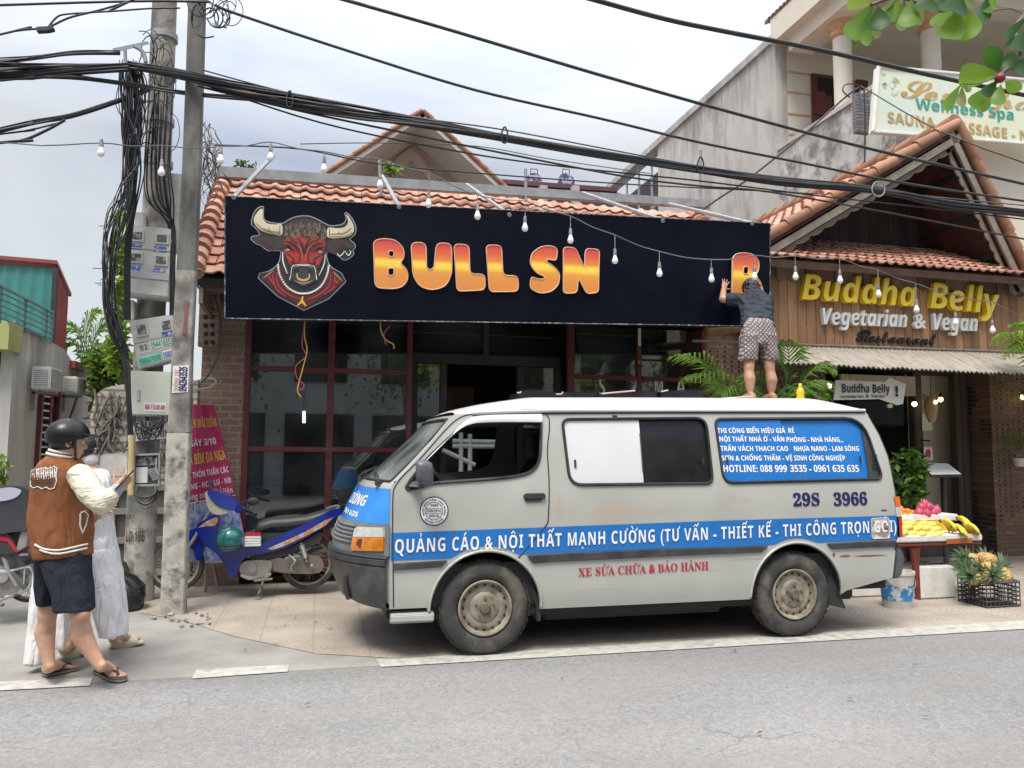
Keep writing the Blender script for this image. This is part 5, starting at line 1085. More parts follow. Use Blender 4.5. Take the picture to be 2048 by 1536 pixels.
MB().box((at(850,400,16.3).x,16.3,2.2),(3.4,.6,4.6)).build('wall',M_RENDER,gab)
or_=MB();
def poly_at(l,Y,dY,m_,nm,par):return MB().poly([at(x,y,Y) for x,y in l],(0,dY,0)).build(nm,m_,par)
poly_at([(760,385),(775,345),(800,310),(820,295),(840,310),(862,345),(905,385),(880,385),(850,350),(822,320),(800,345),(782,385)],15.74,.05,M_SOFF,'ornament',gab)

M_PURP=mat('dark_red_fascia',(.10,.035,.045),(.08,.03,.04),rough=.5)
ver=thing('veranda',at(1090,400,16)*V((1,1,0)),'dark red veranda roof edge with round blue and white plaques between the two houses','veranda')
a,c=at(990,357,16),at(1235,375,16);MB().hexa([a,c,c-V((0,0,.1)),a-V((0,0,.1))],(0,.3,0)).build('roof_edge',M_PURP,ver)
a,c=at(980,368,16.1),at(1240,386,16.1);MB().hexa([a,c,c-V((0,0,1.2)),a-V((0,0,1.2))],(0,.1,0)).build('dark_fascia',mat('dusky_fascia',(.045,.04,.055),(.07,.06,.075),rough=.7,stretch=(.2,1,8)),ver)
M_PLQ=mat('blue_white_plaque',(.05,.06,.17),(.36,.36,.42),rough=.4,scale=9,lo=.48,hi=.54)
for px in (1068,1132):
    p=at(px,364,16.35);MB().lathe([(.2,0),(.2,.03),(0,.03)],p,(0,-1,0),24).build('plaque',M_PLQ,ver);MB().tube([p+V((-.08,0,.18)),p+V((-.08,0,.3)),p+V((.08,0,.3)),p+V((.08,0,.18))],.012,5).build('plaque_hook',M_RUB,ver)
for px in (1086,1150):MB().box(at(px,395,15.9),(.16,.16,.5)).build('veranda_post',M_RENDER,ver)
M_LANT=mat('pink_lantern',(.5,.10,.12),rough=.6)
for px,py,lab in ((1087,388,'small pink lantern hanging under the veranda edge, left one'),(1164,393,'small pink lantern hanging under the veranda edge, right one')):
    tag(MB().lathe([(.01,.07),(.06,.04),(.075,0),(.06,-.04),(.02,-.06)],at(px,py,15.6),n=12).build('lantern',M_LANT,smooth=50),lab,'lantern')

spa=thing('spa_building',(9,14,0),'tall cream building with bare grey side wall, columned balcony and spa sign','building')
Y1=13.0;XS=at(1553,200,Y1).x;YF=XS/(at(1190,390,10).x/10)*1.04
ztop=at(1550,80,Y1).z;zter=at(1557,302,Y1).z;Y2=XS/(at(1788,170,10).x/10)
M_SIDE=mat('streaked_grey_wall',(.47,.455,.42),(.40,.39,.36),rough=.9,scale=2.4,stretch=(1,1,.5),dirt=(.20,.195,.18),dscale=1.6,dlo=.5,dhi=.75)
def streaks(m,z0,z1,c):
    t=m.node_tree;L=t.links.new;src,p=base_socket(m);tcn=NN(t,'ShaderNodeTexCoord');mpn=NN(t,'ShaderNodeMapping');mpn.inputs['Scale'].default_value=(2.2,2.2,.4);L(tcn.outputs['Object'],mpn.inputs[0])
    n=NN(t,'ShaderNodeTexNoise');n.inputs['Scale'].default_value=2.6;n.inputs['Detail'].default_value=8;L(mpn.outputs[0],n.inputs['Vector'])
    s=NN(t,'ShaderNodeSeparateXYZ');L(tcn.outputs['Object'],s.inputs[0]);r=NN(t,'ShaderNodeMapRange');r.inputs['From Min'].default_value=z0;r.inputs['From Max'].default_value=z1;r.inputs['To Min'].default_value=-.25;r.inputs['To Max'].default_value=.14;L(s.outputs[2],r.inputs[0])
    a=NN(t,'ShaderNodeMath',operation='ADD');L(n.outputs[0],a.inputs[0]);L(r.outputs[0],a.inputs[1]);q_=NN(t,'ShaderNodeMapRange');q_.inputs['From Min'].default_value=.5;q_.inputs['From Max'].default_value=.72;q_.inputs['To Max'].default_value=.42;L(a.outputs[0],q_.inputs[0])
    mx=NN(t,'ShaderNodeMix',data_type='RGBA');L(q_.outputs[0],mx.inputs[0]);L(src,mx.inputs[6]);mx.inputs[7].default_value=rgba(c);L(mx.outputs[2],p.inputs['Base Color'])
streaks(M_SIDE,ztop-3.2,ztop,(.17,.165,.15))
M_TERW=mat('blotched_terrace_wall',(.50,.485,.45),(.40,.39,.36),rough=.9,scale=3,dirt=(.17,.165,.15),dscale=3.2,dlo=.46,dhi=.62);streaks(M_TERW,zter-2.2,zter,(.2,.19,.175))
M_CREAM=mat('cream_paint',(.66,.61,.51),(.60,.55,.46),rough=.8,scale=1.5,dirt=(.45,.41,.35),dscale=1.2)
M_ORNG=mat('orange_trim_paint',(.56,.33,.17),(.48,.28,.14),rough=.7)
YN=XS/(at(1316,340,10).x/10)
MB().poly([(XS,Y1,0),(XS,YN,0),(XS,YN,ztop),(XS,Y1,ztop)],(.25,0,0)).build('side_wall',M_SIDE,spa)
MB().poly([(XS+.5,YN,0),(XS+.5,YF,0),(XS+.5,YF,ztop-.3),(XS+.5,YN,ztop-.3)],(.2,0,0)).build('rear_wall',mat('dark_purple_wall',(.10,.085,.09),(.075,.065,.07),rough=.8),spa)
MB().box((XS+.12,(Y1+YF)/2,ztop+.05),(.36,YF-Y1+.1,.16)).build('coping',M_SIDE,spa)
rp=MB()
for k in range(7):y_=lerp(YN+.5,YF,k/6);rp.tube([(XS+.05,y_,ztop-3.4),(XS+.05,y_,ztop-.1)],.035,6)
rp.tube([(XS+.05,YN,ztop-1.6),(XS+.05,YF,ztop-1.6)],.03,6);rp.build('rear_balcony_posts',M_STEEL,spa)
MB().box((XS+6.4,Y1+.15,ztop/2),(12.3,.3,ztop)).build('front_wall',M_CREAM,spa)
gr_=MB()
for py in (147,187,230,271,310):
    z_=at(1600,py,Y1).z;gr_.box((XS+1.05,Y1-.004,z_),(1.6,.02,.035))
gr_.build('groove_lines',M_ORNG,spa)
MB().poly([(XS,Y2,0),(XS,Y1-.002,0),(XS,Y1-.002,zter),(XS,Y2,zter)],(.2,0,0)).build('terrace_wall',M_TERW,spa)
MB().box((XS+.1,(Y2+Y1)/2,zter+.03),(.26,Y1-Y2,.08)).build('terrace_coping',M_SIDE,spa)
MB().box((XS+6.2,Y2+.12,zter/2-.2),(12,.2,zter-.4)).build('terrace_front',M_CREAM,spa)
zsl=at(1560,98,Y1).z
YE=9.6
so_=MB().box((XS+6.1,(YE+Y1)/2,zsl+.32),(12.4,Y1-YE,.5));so_.build('balcony_roof',M_CREAM,spa)
bm_=MB().box((XS+.35,(YE+Y1)/2-.1,zsl-.06),(.5,Y1-YE-.4,.3)).box((XS+6.1,YE+1.0,zsl-.06),(12,.4,.3));bm_.build('roof_beam',M_CREAM,spa)
M_PTILE=mat('purple_brown_tile',(.22,.10,.11),(.16,.08,.09),rough=.7)
et=MB()
for k in range(28):y_=lerp(YE,Y1,k/27);et.lathe([(.07,-.05),(.075,.2),(0,.2)],(XS-.06,y_,zsl+.60),(1,0,.5),10)
et.build('roof_tile_edge',M_PTILE,spa,smooth=50)
pr=MB().poly([(XS-.1,YE,zsl+.58),(XS-.1,Y1+.2,zsl+.58),(XS+4,Y1+.2,zsl+2.6),(XS+4,YE,zsl+2.6)],(0,0,.08));pr.build('upper_roof',M_PTILE,spa)
def column(px,py,Y,r):
    p=at(px,py,Y);zt2_=zsl-.2;c_=MB().lathe([(r,zter-.5),(r,zt2_-.28)],(p.x,p.y,0),n=20);c_.build('column',M_CREAM,spa,smooth=50)
    MB().lathe([(r*1.02,zt2_-.30),(r*1.35,zt2_-.26),(r*1.3,zt2_-.2),(r*1.1,zt2_-.16),(r*1.5,zt2_-.06),(r*1.5,zt2_),(r*1.2,zt2_)],(p.x,p.y,0),n=20).build('column_capital',M_ORNG,spa,smooth=40)
column(1686,150,11.6,.16);column(1862,110,11.0,.16)
dz0,dz1=at(1650,290,Y1).z,at(1650,153,Y1).z;dxa,dxb=at(1622,200,Y1).x,at(1684,200,Y1).x
M_RDOOR=mat('mahogany_door',(.13,.035,.025),(.09,.025,.02),rough=.4,stretch=(1,1,.2));dr=MB().box(((dxa+dxb)/2,Y1-.03,(dz0+dz1)/2-.3),(dxb-dxa,.08,dz1-dz0+.6));
for zz in (.35,-.3):
    for xx in (-.22,.22):dr.box(((dxa+dxb)/2+xx,Y1-.08,(dz0+dz1)/2+zz-.25),(.26,.03,.5))
dr.build('balcony_door',M_RDOOR,spa,bevel=.008);MB().box(((dxa+dxb)/2,Y1-.078,dz1-.25),(dxb-dxa-.22,.02,.34)).build('door_pane',M_DGLASS,spa)
dxc=at(1722,200,Y1).x;MB().box((dxc,Y1-.03,(dz0+dz1)/2-.3),(.25,.08,dz1-dz0+.6)).build('balcony_window',M_RDOOR,spa)
MB().box((XS+4.9,Y1-2.0,zsl+.2),(.5,.5,3.2)).build('corner_pillar',M_CREAM,spa)
M_STONE=brick_mat('slate_stone',(.19,.20,.22),(.12,.13,.15),(.07,.07,.08),.3,.05,.008)
sxa,sxb=at(1719,200,Y2-.1).x,at(1746,200,Y2-.1).x;MB().box(((sxa+sxb)/2,Y2+.02,at(1730,228,Y2).z),(sxb-sxa,.1,.62)).build('stone_panel',M_STONE,spa)
sp=thing('spa_sign',at(1900,280,Y2-.4),'pale green and yellow spa sign with white lilies and gold lettering on the balcony','sign')
M_SPA=mat('printed_sign_green',(.64,.67,.54),(.54,.64,.57),rough=.35,scale=1.6,dirt=(.64,.64,.42),dscale=1.3,dlo=.45,dhi=.7,coat=.2)
q=[at(1757,133,Y2-.4),at(2110,165,Y2-.4),at(2110,292,Y2-.4),at(1746,263,Y2-.4)];MB().hexa(q,(0,.10,0)).build('panel',M_SPA,sp)
se=MB()
for a,c in zip(q,q[1:]+q[:1]):se.tube([a,c],.03,6)
se.build('sign_frame',M_LWHT,sp)
M_GOLD=mat('gold_lettering',(.50,.33,.10),rough=.4);M_TEAL=mat('teal_lettering',(.03,.32,.24),rough=.4)
def spa_text(s,p0,p1,h,m,style,off=0,out=.01):lettering('lettering',s,m,sp,at(*p0,Y2-.4-out),at(*p1,Y2-.4-out),h/pxm(at(*p0,Y2)),style,0,off)
spa_text('Sen Spa',(1800,193),(2068,222),40,M_GOLD,'script',.004);spa_text('Wellness Spa',(1832,217),(2030,240),21,M_TEAL,'sans');spa_text('SAUNA - MASSAGE - NAIL',(1775,244),(2100,288),21,M_GOLD,'sans')
lily=MB()
for k in range(11):
    c_=at(random.uniform(1765,1800),random.uniform(142,200),Y2-.408);a=random.random()*6
    for j in range(5):d_=V((math.cos(a+j*1.25),0,math.sin(a+j*1.25)))*.05;n2=V((-d_.z,0,d_.x))*.3;lily.add([c_,c_+d_*.6+n2,c_+d_,c_+d_*.6-n2],[(0,1,2,3)])
lily.build('printed_lilies',mat('lily_print',(.75,.78,.70),(.35,.5,.2),rough=.5,scale=12),sp,weld=False)
MB().tube([at(1598,200,Y1-.05),at(1598,182,Y1-.05)],.02,6)

XL=atx(20,645,1).x and-3.29
lane=thing('lane_house',(XL-1,11,0),'low house with stained whitewashed wall and red coping along the lane on the left','house')
ya,yb_=9.5,12.9
z1_,z2_=2.85,2.75
M_WASH=mat('stained_whitewash',(.56,.55,.51),(.45,.44,.41),rough=.9,scale=2.2,stretch=(1,1,.35),dirt=(.20,.195,.18),dscale=1.9,dlo=.52,dhi=.75);streaks(M_WASH,.6,2.8,(.16,.155,.14))
MB().poly([(XL,ya,0),(XL,yb_,0),(XL,yb_,2.35),(XL,11.6,2.62),(XL,11.2,2.75),(XL,ya,2.85)],(-.25,0,0)).build('wall',M_WASH,lane)
M_RED_S=mat('red_sheet_metal',(.26,.055,.055),(.21,.045,.045),rough=.5,dirt=(.3,.12,.1),dscale=3);M_TEAL_S=mat('teal_sheet_metal',(.045,.22,.20),(.035,.18,.165),rough=.45,dirt=(.1,.25,.22),dscale=3)
MB().box((XL-.1,12.2,2.58),(.34,1.5,.1)).build('red_coping',M_RED_S,lane)
lw=bpy.data.objects.new('barred_window',None);col.objects.link(lw);lw.location=(XL,10.5,1.3);setp(lw,lane)
def lch(o):o.parent=lw;o.matrix_parent_inverse=Matrix.Translation(-V(lw.location))
p0,p1=atx(78,790,XL),atx(108,875,XL)
wz0,wz1=1.15,atx(90,785,XL).z;wy0,wy1=p0.y,p1.y
lch(MB().box((XL-.02,(wy0+wy1)/2,(wz0+wz1)/2),(.05,wy1-wy0,wz1-wz0)).build('recess',M_DARKIN));fb_=MB()
for y_ in (wy0,(wy0+wy1)/2,wy1):fb_.box((XL+.02,y_,(wz0+wz1)/2),(.06,.06,wz1-wz0+.06))
for z_ in (wz0,wz1):fb_.box((XL+.02,(wy0+wy1)/2,z_),(.055,wy1-wy0-.06,.06))
lch(fb_.build('frame',M_MAROON,bevel=.004));bb_=MB()
for k in range(11):z_=lerp(wz0+.05,wz1-.05,k/10);bb_.tube([(XL+.03,wy0,z_),(XL+.03,(wy0+wy1)/2,z_)],.012,6)
lch(bb_.build('bars',M_LWHT));lch(MB().box((XL+.01,(wy0*.25+wy1*.75),(wz0+wz1)/2),(.01,(wy1-wy0)/2-.08,wz1-wz0-.06)).build('pane',M_DGLASS))
lime=thing('lime_house',(XL-1.5,ya-.2,0),'lime green house with overhanging lintel at the left edge','house')
M_LIME=mat('lime_wall',(.40,.43,.17),(.34,.37,.14),rough=.85,scale=2,dirt=(.25,.26,.13),dscale=2)
M_OLIV=mat('olive_wall',(.24,.26,.14),(.20,.22,.12),rough=.85,scale=2)
gl0=at(26,650,ya).z;gl1=at(22,704,ya).z
MB().box((XL-1.5,ya-.05,(gl0+gl1)/2),(3.06,.4,gl0-gl1)).build('lintel',M_LIME,lime);MB().box((XL-1.62,ya+.1,gl1/2),(3.0,.2,gl1)).build('wall',M_OLIV,lime)
shed=thing('metal_shed',(-3.6,12,2.6),'teal and red corrugated sheet metal shed above the lane wall','shed')
SYY=11.6;sxr=at(108,600,SYY).x;szt,szb=at(100,536,SYY).z,2.5
def corr_y(x0,x1,Y,z0,z1,n_,m,nm,par):MB().grid(lambda u,v:V((lerp(x0,x1,u),Y-.012*max(-.4,math.sin(u*n_*6.283)),lerp(z0,z1,v))),n_*6,1).build(nm,m,par,smooth=50)
corr_y(sxr-4,sxr-.03,SYY,szb,szt,26,M_TEAL_S,'teal_front',shed)
yend=12.2;zb2=at(145,720,yend).z
def redside(u,v):
    y_=lerp(SYY-.02,yend,u);zt3=lerp(szt+.05,szt-.32,u);return V((sxr+.012*max(-.4,math.sin(u*10*6.283)),y_,lerp(2.15,zt3,v)))
MB().grid(redside,60,1).build('red_side',M_RED_S,shed,smooth=50)
MB().poly([(sxr+.03,SYY-.06,szt+.05),(sxr-4,SYY-.15,szt+.14),(sxr-4,yend,szt-.2),(sxr+.03,yend+.03,szt-.27)],(0,0,.05)).build('red_roof',M_RED_S,shed)
MB().box((sxr+.01,SYY-.03,(szt+2.5)/2),(.06,.05,szt-2.5)).build('corner_trim',M_DARKIN,shed)
M_RAIL=mat('teal_rail_paint',(.13,.25,.25),(.10,.2,.2),rough=.5)
rl=MB();za_=2.9
XR_=XL+.02
zr0,zr1=atx(100,676,XR_).z,atx(105,625,XR_).z
yr0,yr1=8.6,atx(105,625,XR_).y
for k in range(6):zz=lerp(zr0,zr1,k/5);rl.tube([(XR_,yr0,zz),(XR_,yr1,zz)],.012 if k<5 else .02,6)
for y_ in (9.0,9.7,10.4,yr1):
    for d_ in (-.025,.025):rl.tube([(XR_,y_+d_,2.75),(XR_,y_+d_,zr1+.02)],.012,6)
tag(rl.build('railing',M_RAIL),'teal painted metal railing on top of the lane wall before the shed','railing')

gw=thing('old_brick_wall',at(240,1100,9.62)*V((1,1,0)),'crumbling old wall of whitewashed bricks overgrown with roots behind the utility poles','wall')
M_OLDB=brick_mat('whitewashed_old_brick',(.50,.47,.42),(.38,.33,.28),(.20,.185,.165),.24,.085,.014,'xz',dirt=(.22,.2,.17))
top=[(150,905),(178,840),(190,792),(205,778),(225,772),(252,768),(290,765),(330,762),(396,760)]
tp=[at(x,y,9.62) for x,y in top];MB().poly([tp[0]*V((1,1,0))]+tp+[tp[-1]*V((1,1,0))],(0,.3,0)).build('masonry',M_OLDB,gw)
rt2=MB();rn=random.Random(3)
for k in range(46):
    x0=rn.uniform(185,330);y0=rn.uniform(770,900);pts=[at(x0,y0,9.6)]
    for j in range(5):x0+=rn.uniform(-14,14);y0+=rn.uniform(6,26);pts.append(at(x0,y0,9.6-rn.uniform(0,.04)))
    rt2.tube(smooth_path(pts,3),rn.uniform(.006,.016),5)
M_ROOT=mat('grey_roots',(.17,.15,.13),(.11,.10,.085),rough=.9);rt2.build('roots',M_ROOT,gw,smooth=60)
gt=thing('metal_gate',at(270,1170,9.2)*V((1,1,0)),'grey panelled metal gate standing behind the round utility pole','gate')
M_GATE=mat('grey_gate_paint',(.26,.245,.23),(.22,.205,.19),rough=.6,dirt=(.15,.13,.11),dscale=4);M_GATEP=mat('dark_gate_panel',(.13,.115,.11),(.10,.09,.085),rough=.7)
gx0,gx1=at(224,1050,9.2).x,at(336,1050,9.2).x;gzt=at(280,975,9.2).z
MB().box(((gx0+gx1)/2,9.22,gzt/2),(gx1-gx0,.02,gzt)).build('panel',M_GATEP,gt);gf=MB()
for x_ in (gx0,(gx0+gx1)/2,gx1):gf.box((x_,9.19,gzt/2),(.07,.05,gzt))
for z_ in (.12,at(270,1080,9.2).z,at(270,1022,9.2).z,gzt):gf.box(((gx0+gx1)/2,9.19,z_),(gx1-gx0-.07,.045,.07))
gf.build('gate_frame',M_GATE,gt,bevel=.004)

M_POLE=mat('weathered_pole_concrete',(.33,.31,.27),(.22,.205,.18),rough=.95,scale=7,dirt=(.09,.085,.078),dscale=3.5,dlo=.44,dhi=.68,bump=.35,bscale=70)
M_POLED=mat('dark_pole_concrete',(.19,.185,.165),(.12,.117,.105),rough=.95,scale=6,stretch=(1,1,.35),dirt=(.055,.054,.05),dscale=4,dlo=.42,dhi=.66,bump=.35,bscale=70)
M_POLEW=mat('limewashed_concrete',(.46,.44,.385),(.33,.31,.27),rough=.95,scale=9,dirt=(.13,.12,.10),dscale=8,dlo=.50,dhi=.66,bump=.4,bscale=60)
sq=thing('utility_pole',gz(344,1226),'square concrete pole in front, leaning with a phone number sticker and whitewashed foot','utility pole')
PY=gz(344,1226).y
def sqpole(sections):
    rings=[]
    for x0,x1,y in sections:
        a,c=at(x0,y,PY-.08),at(x1,y,PY-.08);w_=(c-a).length*.5;m_=(a+c)/2;ch=w_*.12
        rings.append([V((m_.x+sx_*w_-(sx_*ch if cut else 0),PY-.08+(0 if sy<0 else 1.7*w_)+(-sy*ch if not cut else 0)*1,m_.z)) for sx_,sy,cut in ((-1,-1,0),(-1,-1,1),(1,-1,1),(1,-1,0),(1,1,0),(1,1,1),(-1,1,1),(-1,1,0))])
    return rings
MB().loft(sqpole([(319,368,1232),(326,373,1050),(333,379,866)])).build('whitewashed_foot',M_POLEW,sq,smooth=30)
MB().loft(sqpole([(334,379,864),(340,381,782),(343,383,700),(352,391,540)])).build('shaft',M_POLE,sq,smooth=30)
MB().loft(sqpole([(352,391,540),(364,400,330),(371,405,150),(376,409,0),(384,414,-160)])).build('upper_shaft',M_POLED,sq,smooth=30)
def plate(l,Y,dy,m,nm,par):return MB().poly([at(x,y,Y) for x,y in l],(0,dy,0)).build(nm,m,par)
M_PAPER=mat('white_sticker',(.72,.71,.70),(.62,.61,.6),rough=.6,scale=12)
plate([(346,732),(378,730),(376,784),(344,786)],PY-.087,.004,M_PAPER,'phone_sticker',sq)
p0,p1=at(373,783,PY-.09),at(375,734,PY-.09);lettering('sticker_number','0942643535',M_NAVY,sq,p0,p1,.068,'sans',off=.01,up=(-1,0,.05))
p0,p1=at(356,783,PY-.09),at(358,738,PY-.09);lettering('sticker_small_print','THÔNG TẮC',mat('pink_ink',(.6,.25,.28)),sq,p0,p1,.035,'sans',up=(-1,0,.05))
M_REDP=mat('red_paint_mark',(.26,.06,.045),(.2,.09,.075),rough=.8,scale=30)
plate([(370,601),(377,604),(374,645),(372,668),(365,668),(368,640)],PY-.0865,.004,M_REDP,'red_paint_mark',sq)
rp_=thing('utility_pole',gz(279,1203),'round concrete pole behind, crowded with meter boxes and black cables','utility pole')
QY=gz(279,1203).y+.08
def ringpole(secs,n=24):
    r=[]
    for x0,x1,y in secs:
        a,c=at(x0,y,QY),at(x1,y,QY);m_=(a+c)/2;w_=(c-a).length/2;r.append([m_+V((math.cos(6.2832*k/n)*w_,math.sin(6.2832*k/n)*w_,0)) for k in range(n)])
    return r
MB().loft(ringpole([(245,308,1206),(250,312,1080),(256,316,960)])).build('whitewashed_foot',M_POLEW,rp_,smooth=50)
MB().loft(ringpole([(256,316,960),(268,328,700),(283,338,460),(293,345,250),(305,354,0),(311,359,-140)])).build('shaft',M_POLE,rp_,smooth=50)
bd=MB()
for y,x0,x1 in ((148,298,352),(240,293,348),(325,289,345),(72,303,355)):bd.loft(ringpole([(x0-1,x1+1,y+9),(x0-1,x1+1,y-3)]))
bd.build('steel_band',M_STEEL,rp_,smooth=50)
def poletext(s,x0,x1,y,h,m,st='sans'):
    vs,fs,W=layout(s,st);a,c=at(x0,y,QY-.15),at(x1,y,QY-.15);cx=at(281,y,QY).x;Rr=.152
    def fn(x,yy):X=lerp(a.x,c.x,x/W);d_=min(.98,abs(X-cx)/Rr);return V((X,QY-Rr*math.sqrt(1-d_*d_)-.004,a.z+yy*h/.714))
    lettering('stencil_lettering',s,m,rp_,(0,0,0),(1,0,0),1,st,fn=fn)
M_STEN=mat('stencil_black',(.05,.05,.05),rough=.8)
poletext('LD.186',249,289,1084,.10,M_STEN);poletext('LN 1',253,268,1038,.045,M_STEN);poletext('118',252,266,1132,.06,mat('faded_stencil',(.26,.25,.22)))
M_BOXC=mat('meter_box_plastic',(.56,.56,.52),(.48,.48,.44),rough=.5,scale=5,dirt=(.33,.31,.27),dscale=3,dlo=.5,dhi=.75);M_BOXS=mat('meter_box_silver',(.46,.46,.44),(.38,.38,.36),rough=.45,metal=.2,scale=8)
M_BLAB=mat('blue_label',(.05,.12,.42),(.5,.52,.58),rough=.5,scale=26,lo=.5,hi=.6);M_METER=mat('meter_window',(.10,.105,.10),(.30,.30,.28),rough=.25,scale=16,lo=.5,hi=.6)
def rect(x0,y0,x1,y1):return [(x0,y0),(x1,y0),(x1,y1),(x0,y1)]
def q_in(c,u0,v0,u1,v1):
    f=lambda u,v:(lerp(lerp(c[0][0],c[1][0],u),lerp(c[3][0],c[2][0],u),v),lerp(lerp(c[0][1],c[1][1],u),lerp(c[3][1],c[2][1],u),v));return [f(u0,v0),f(u1,v0),f(u1,v1),f(u0,v1)]
BXY=QY-.30
def hang(nm,c,lab,Y=BXY,dep=.2,m=M_BOXC):
    o=thing(nm,at((c[0][0]+c[2][0])/2,c[2][1],Y+dep/2),lab,'meter box');b_=MB().poly([at(x,y,Y) for x,y in c],(0,dep,0)).build('case',m,o,bevel=.008);return o
def sub(o,c,u0,v0,u1,v1,Y,dep,m,nm,bev=0):return MB().poly([at(x,y,Y-dep) for x,y in q_in(c,u0,v0,u1,v1)],(0,dep+.003,0)).build(nm,m,o,bevel=bev)
c1=[(257,450),(344,457),(338,598),(249,589)]
b1_=hang('meter_box',c1,'tall cream meter box with four little windows and blue labels on the round pole')
for u,v in ((.05,.06),(.62,.07),(.05,.37),(.62,.38)):
    sub(b1_,c1,u,v,u+.32,v+.165,BXY,.014,M_BOXC,'window_rim',.004);sub(b1_,c1,u+.045,v+.03,u+.275,v+.135,BXY,.016,M_METER,'meter_window');sub(b1_,c1,u-.01,v+.20,u+.27,v+.275,BXY,.004,M_BLAB,'blue_label')
sub(b1_,c1,.02,.31,.98,.325,BXY,.006,M_BOXS,'seam_strip');sub(b1_,c1,.02,.64,.98,.74,BXY,.008,M_BOXS,'grey_band');sub(b1_,c1,.03,.76,.97,.97,BXY,.008,M_BOXC,'lower_cover',.004)
c2=[(258,642),(347,628),(362,716),(277,739)]
b2_=hang('meter_box',c2,'tilted cream meter box with two windows and pasted phone numbers',BXY+.0,.18)
for u in (.10,.66):sub(b2_,c2,u,.08,u+.28,.36,BXY,.014,M_BOXC,'window_rim',.004);sub(b2_,c2,u+.04,.12,u+.24,.32,BXY,.016,M_METER,'meter_window')
sub(b2_,c2,.0,.42,1,.47,BXY,.004,M_BOXS,'seam_strip');sub(b2_,c2,.02,.70,.99,.99,BXY,.012,M_BOXS,'lower_cover',.004);sub(b2_,c2,.66,.38,.9,.45,BXY,.008,M_BLAB,'blue_label')
M_GRNT=mat('green_sticker',(.30,.60,.48),(.22,.5,.4),rough=.5);M_GRNI=mat('green_ink',(.01,.30,.17));M_BLUI=mat('blue_ink',(.03,.08,.42))
sub(b2_,c2,.36,.5,.96,.66,BXY,.005,M_PAPER,'sticker');sub(b2_,c2,.03,.76,.58,.95,BXY,.015,M_GRNT,'sticker');sub(b2_,c2,.60,.75,.99,.94,BXY,.015,M_PAPER,'sticker')
def boxtext(o,c,u0,v0,u1,v1,h,s,m,Y,st='sans'):
    a,e=q_in(c,u0,v0,u1,v1)[0],q_in(c,u0,v0,u1,v1)[2];upx=(c[0][0]-c[3][0],c[0][1]-c[3][1]);p0,p1=at(*a,Y),at(*e,Y);up=(at(c[0][0],c[0][1],Y)-at(c[3][0],c[3][1],Y)).normalized()
    lettering('lettering',s,m,o,p0,p1,h,st,up=up)
boxtext(b2_,c2,.38,.64,.94,.64,.06,'0944183535',M_GRNI,BXY-.008);boxtext(b2_,c2,.12,.64,.3,.64,.05,'IV 2:',M_INK,BXY-.006);boxtext(b2_,c2,.05,.93,.56,.93,.06,'0988479090',M_GRNI,BXY-.018);boxtext(b2_,c2,.61,.92,.98,.92,.06,'0988.30.',M_BLUI,BXY-.018)
c3=[(257,741),(346,744),(341,833),(254,831)]
b3_=hang('meter_box',c3,'plain pale green cabinet with a slim handle and red lettered sticker on the round pole',BXY-.03,.24,mat('pale_green_cabinet',(.54,.57,.48),(.48,.51,.43),rough=.4,scale=3,dirt=(.38,.37,.3),dscale=4,dlo=.6,dhi=.8))
sub(b3_,c3,.05,.05,.99,.97,BXY-.03,.008,b3_.children[0].data.materials[0],'door',.004);sub(b3_,c3,.2,.42,.27,.66,BXY-.038,.012,M_BOXS,'handle',.003);sub(b3_,c3,.38,.70,.88,.90,BXY-.038,.003,M_PAPER,'sticker');boxtext(b3_,c3,.40,.85,.86,.85,.045,'MBA 1-TU-001-009',M_REDV,BXY-.044)
tag(plate([(337,346),(363,348),(360,500),(338,498)],QY+.0,.2,M_BOXC,'conduit_box',None),'narrow pale conduit box standing behind the square pole','box')
for l,lab in ((rect(270,424,288,452),'small cream junction box just above the tall meter box'),(rect(249,600,268,640),'small cream junction box between the tall and the tilted meter box')):tag(MB().poly([at(x,y,BXY+.08) for x,y in l],(0,.14,0)).build('junction_box',M_BOXC,None,bevel=.006),lab,'box')
wsn=thing('warning_sign',at(298,880,QY-.2),'white warning plate reading CHÚ Ý behind loops of cable','sign');cw=[(255,846),(336,838),(338,876),(256,884)];MB().poly([at(x,y,QY-.2) for x,y in cw],(0,.01,0)).build('plate',M_PAPER,wsn)
boxtext(wsn,cw,.18,.45,.72,.45,.075,'CHÚ Ý',M_INK,QY-.204);boxtext(wsn,cw,.05,.92,.98,.92,.065,'CÓ ĐIỆN BÊN TRÊN',M_INK,QY-.204)
M_PIPE=mat('yellowed_pvc',(.56,.45,.22),(.45,.36,.18),rough=.5,dirt=(.3,.22,.1),dscale=8);tag(MB().tube([at(264,868,BXY),at(263,930,BXY),at(262,990,BXY)],.030,12).build('pvc_pipe',M_PIPE,smooth=50),'short yellowed plastic pipe standing against the round pole','pipe')
tb_=thing('terminal_box',at(292,970,QY-.26),'opened grey terminal box with a white module and green terminals on the round pole','terminal box');ct=[(267,908),(320,906),(319,972),(265,973)];TY=QY-.26
MB().poly([at(x,y,TY+.06) for x,y in ct],(0,.05,0)).build('case',mat('terminal_grey',(.20,.21,.23),(.14,.145,.16),rough=.5),tb_,bevel=.004)
for u0,v0,u1,v1 in ((0,0,1,.06),(0,.94,1,1),(0,.06,.06,.94),(.94,.06,1,.94)):sub(tb_,ct,u0,v0,u1,v1,TY+.06,.06,M_BOXS,'case_rim')
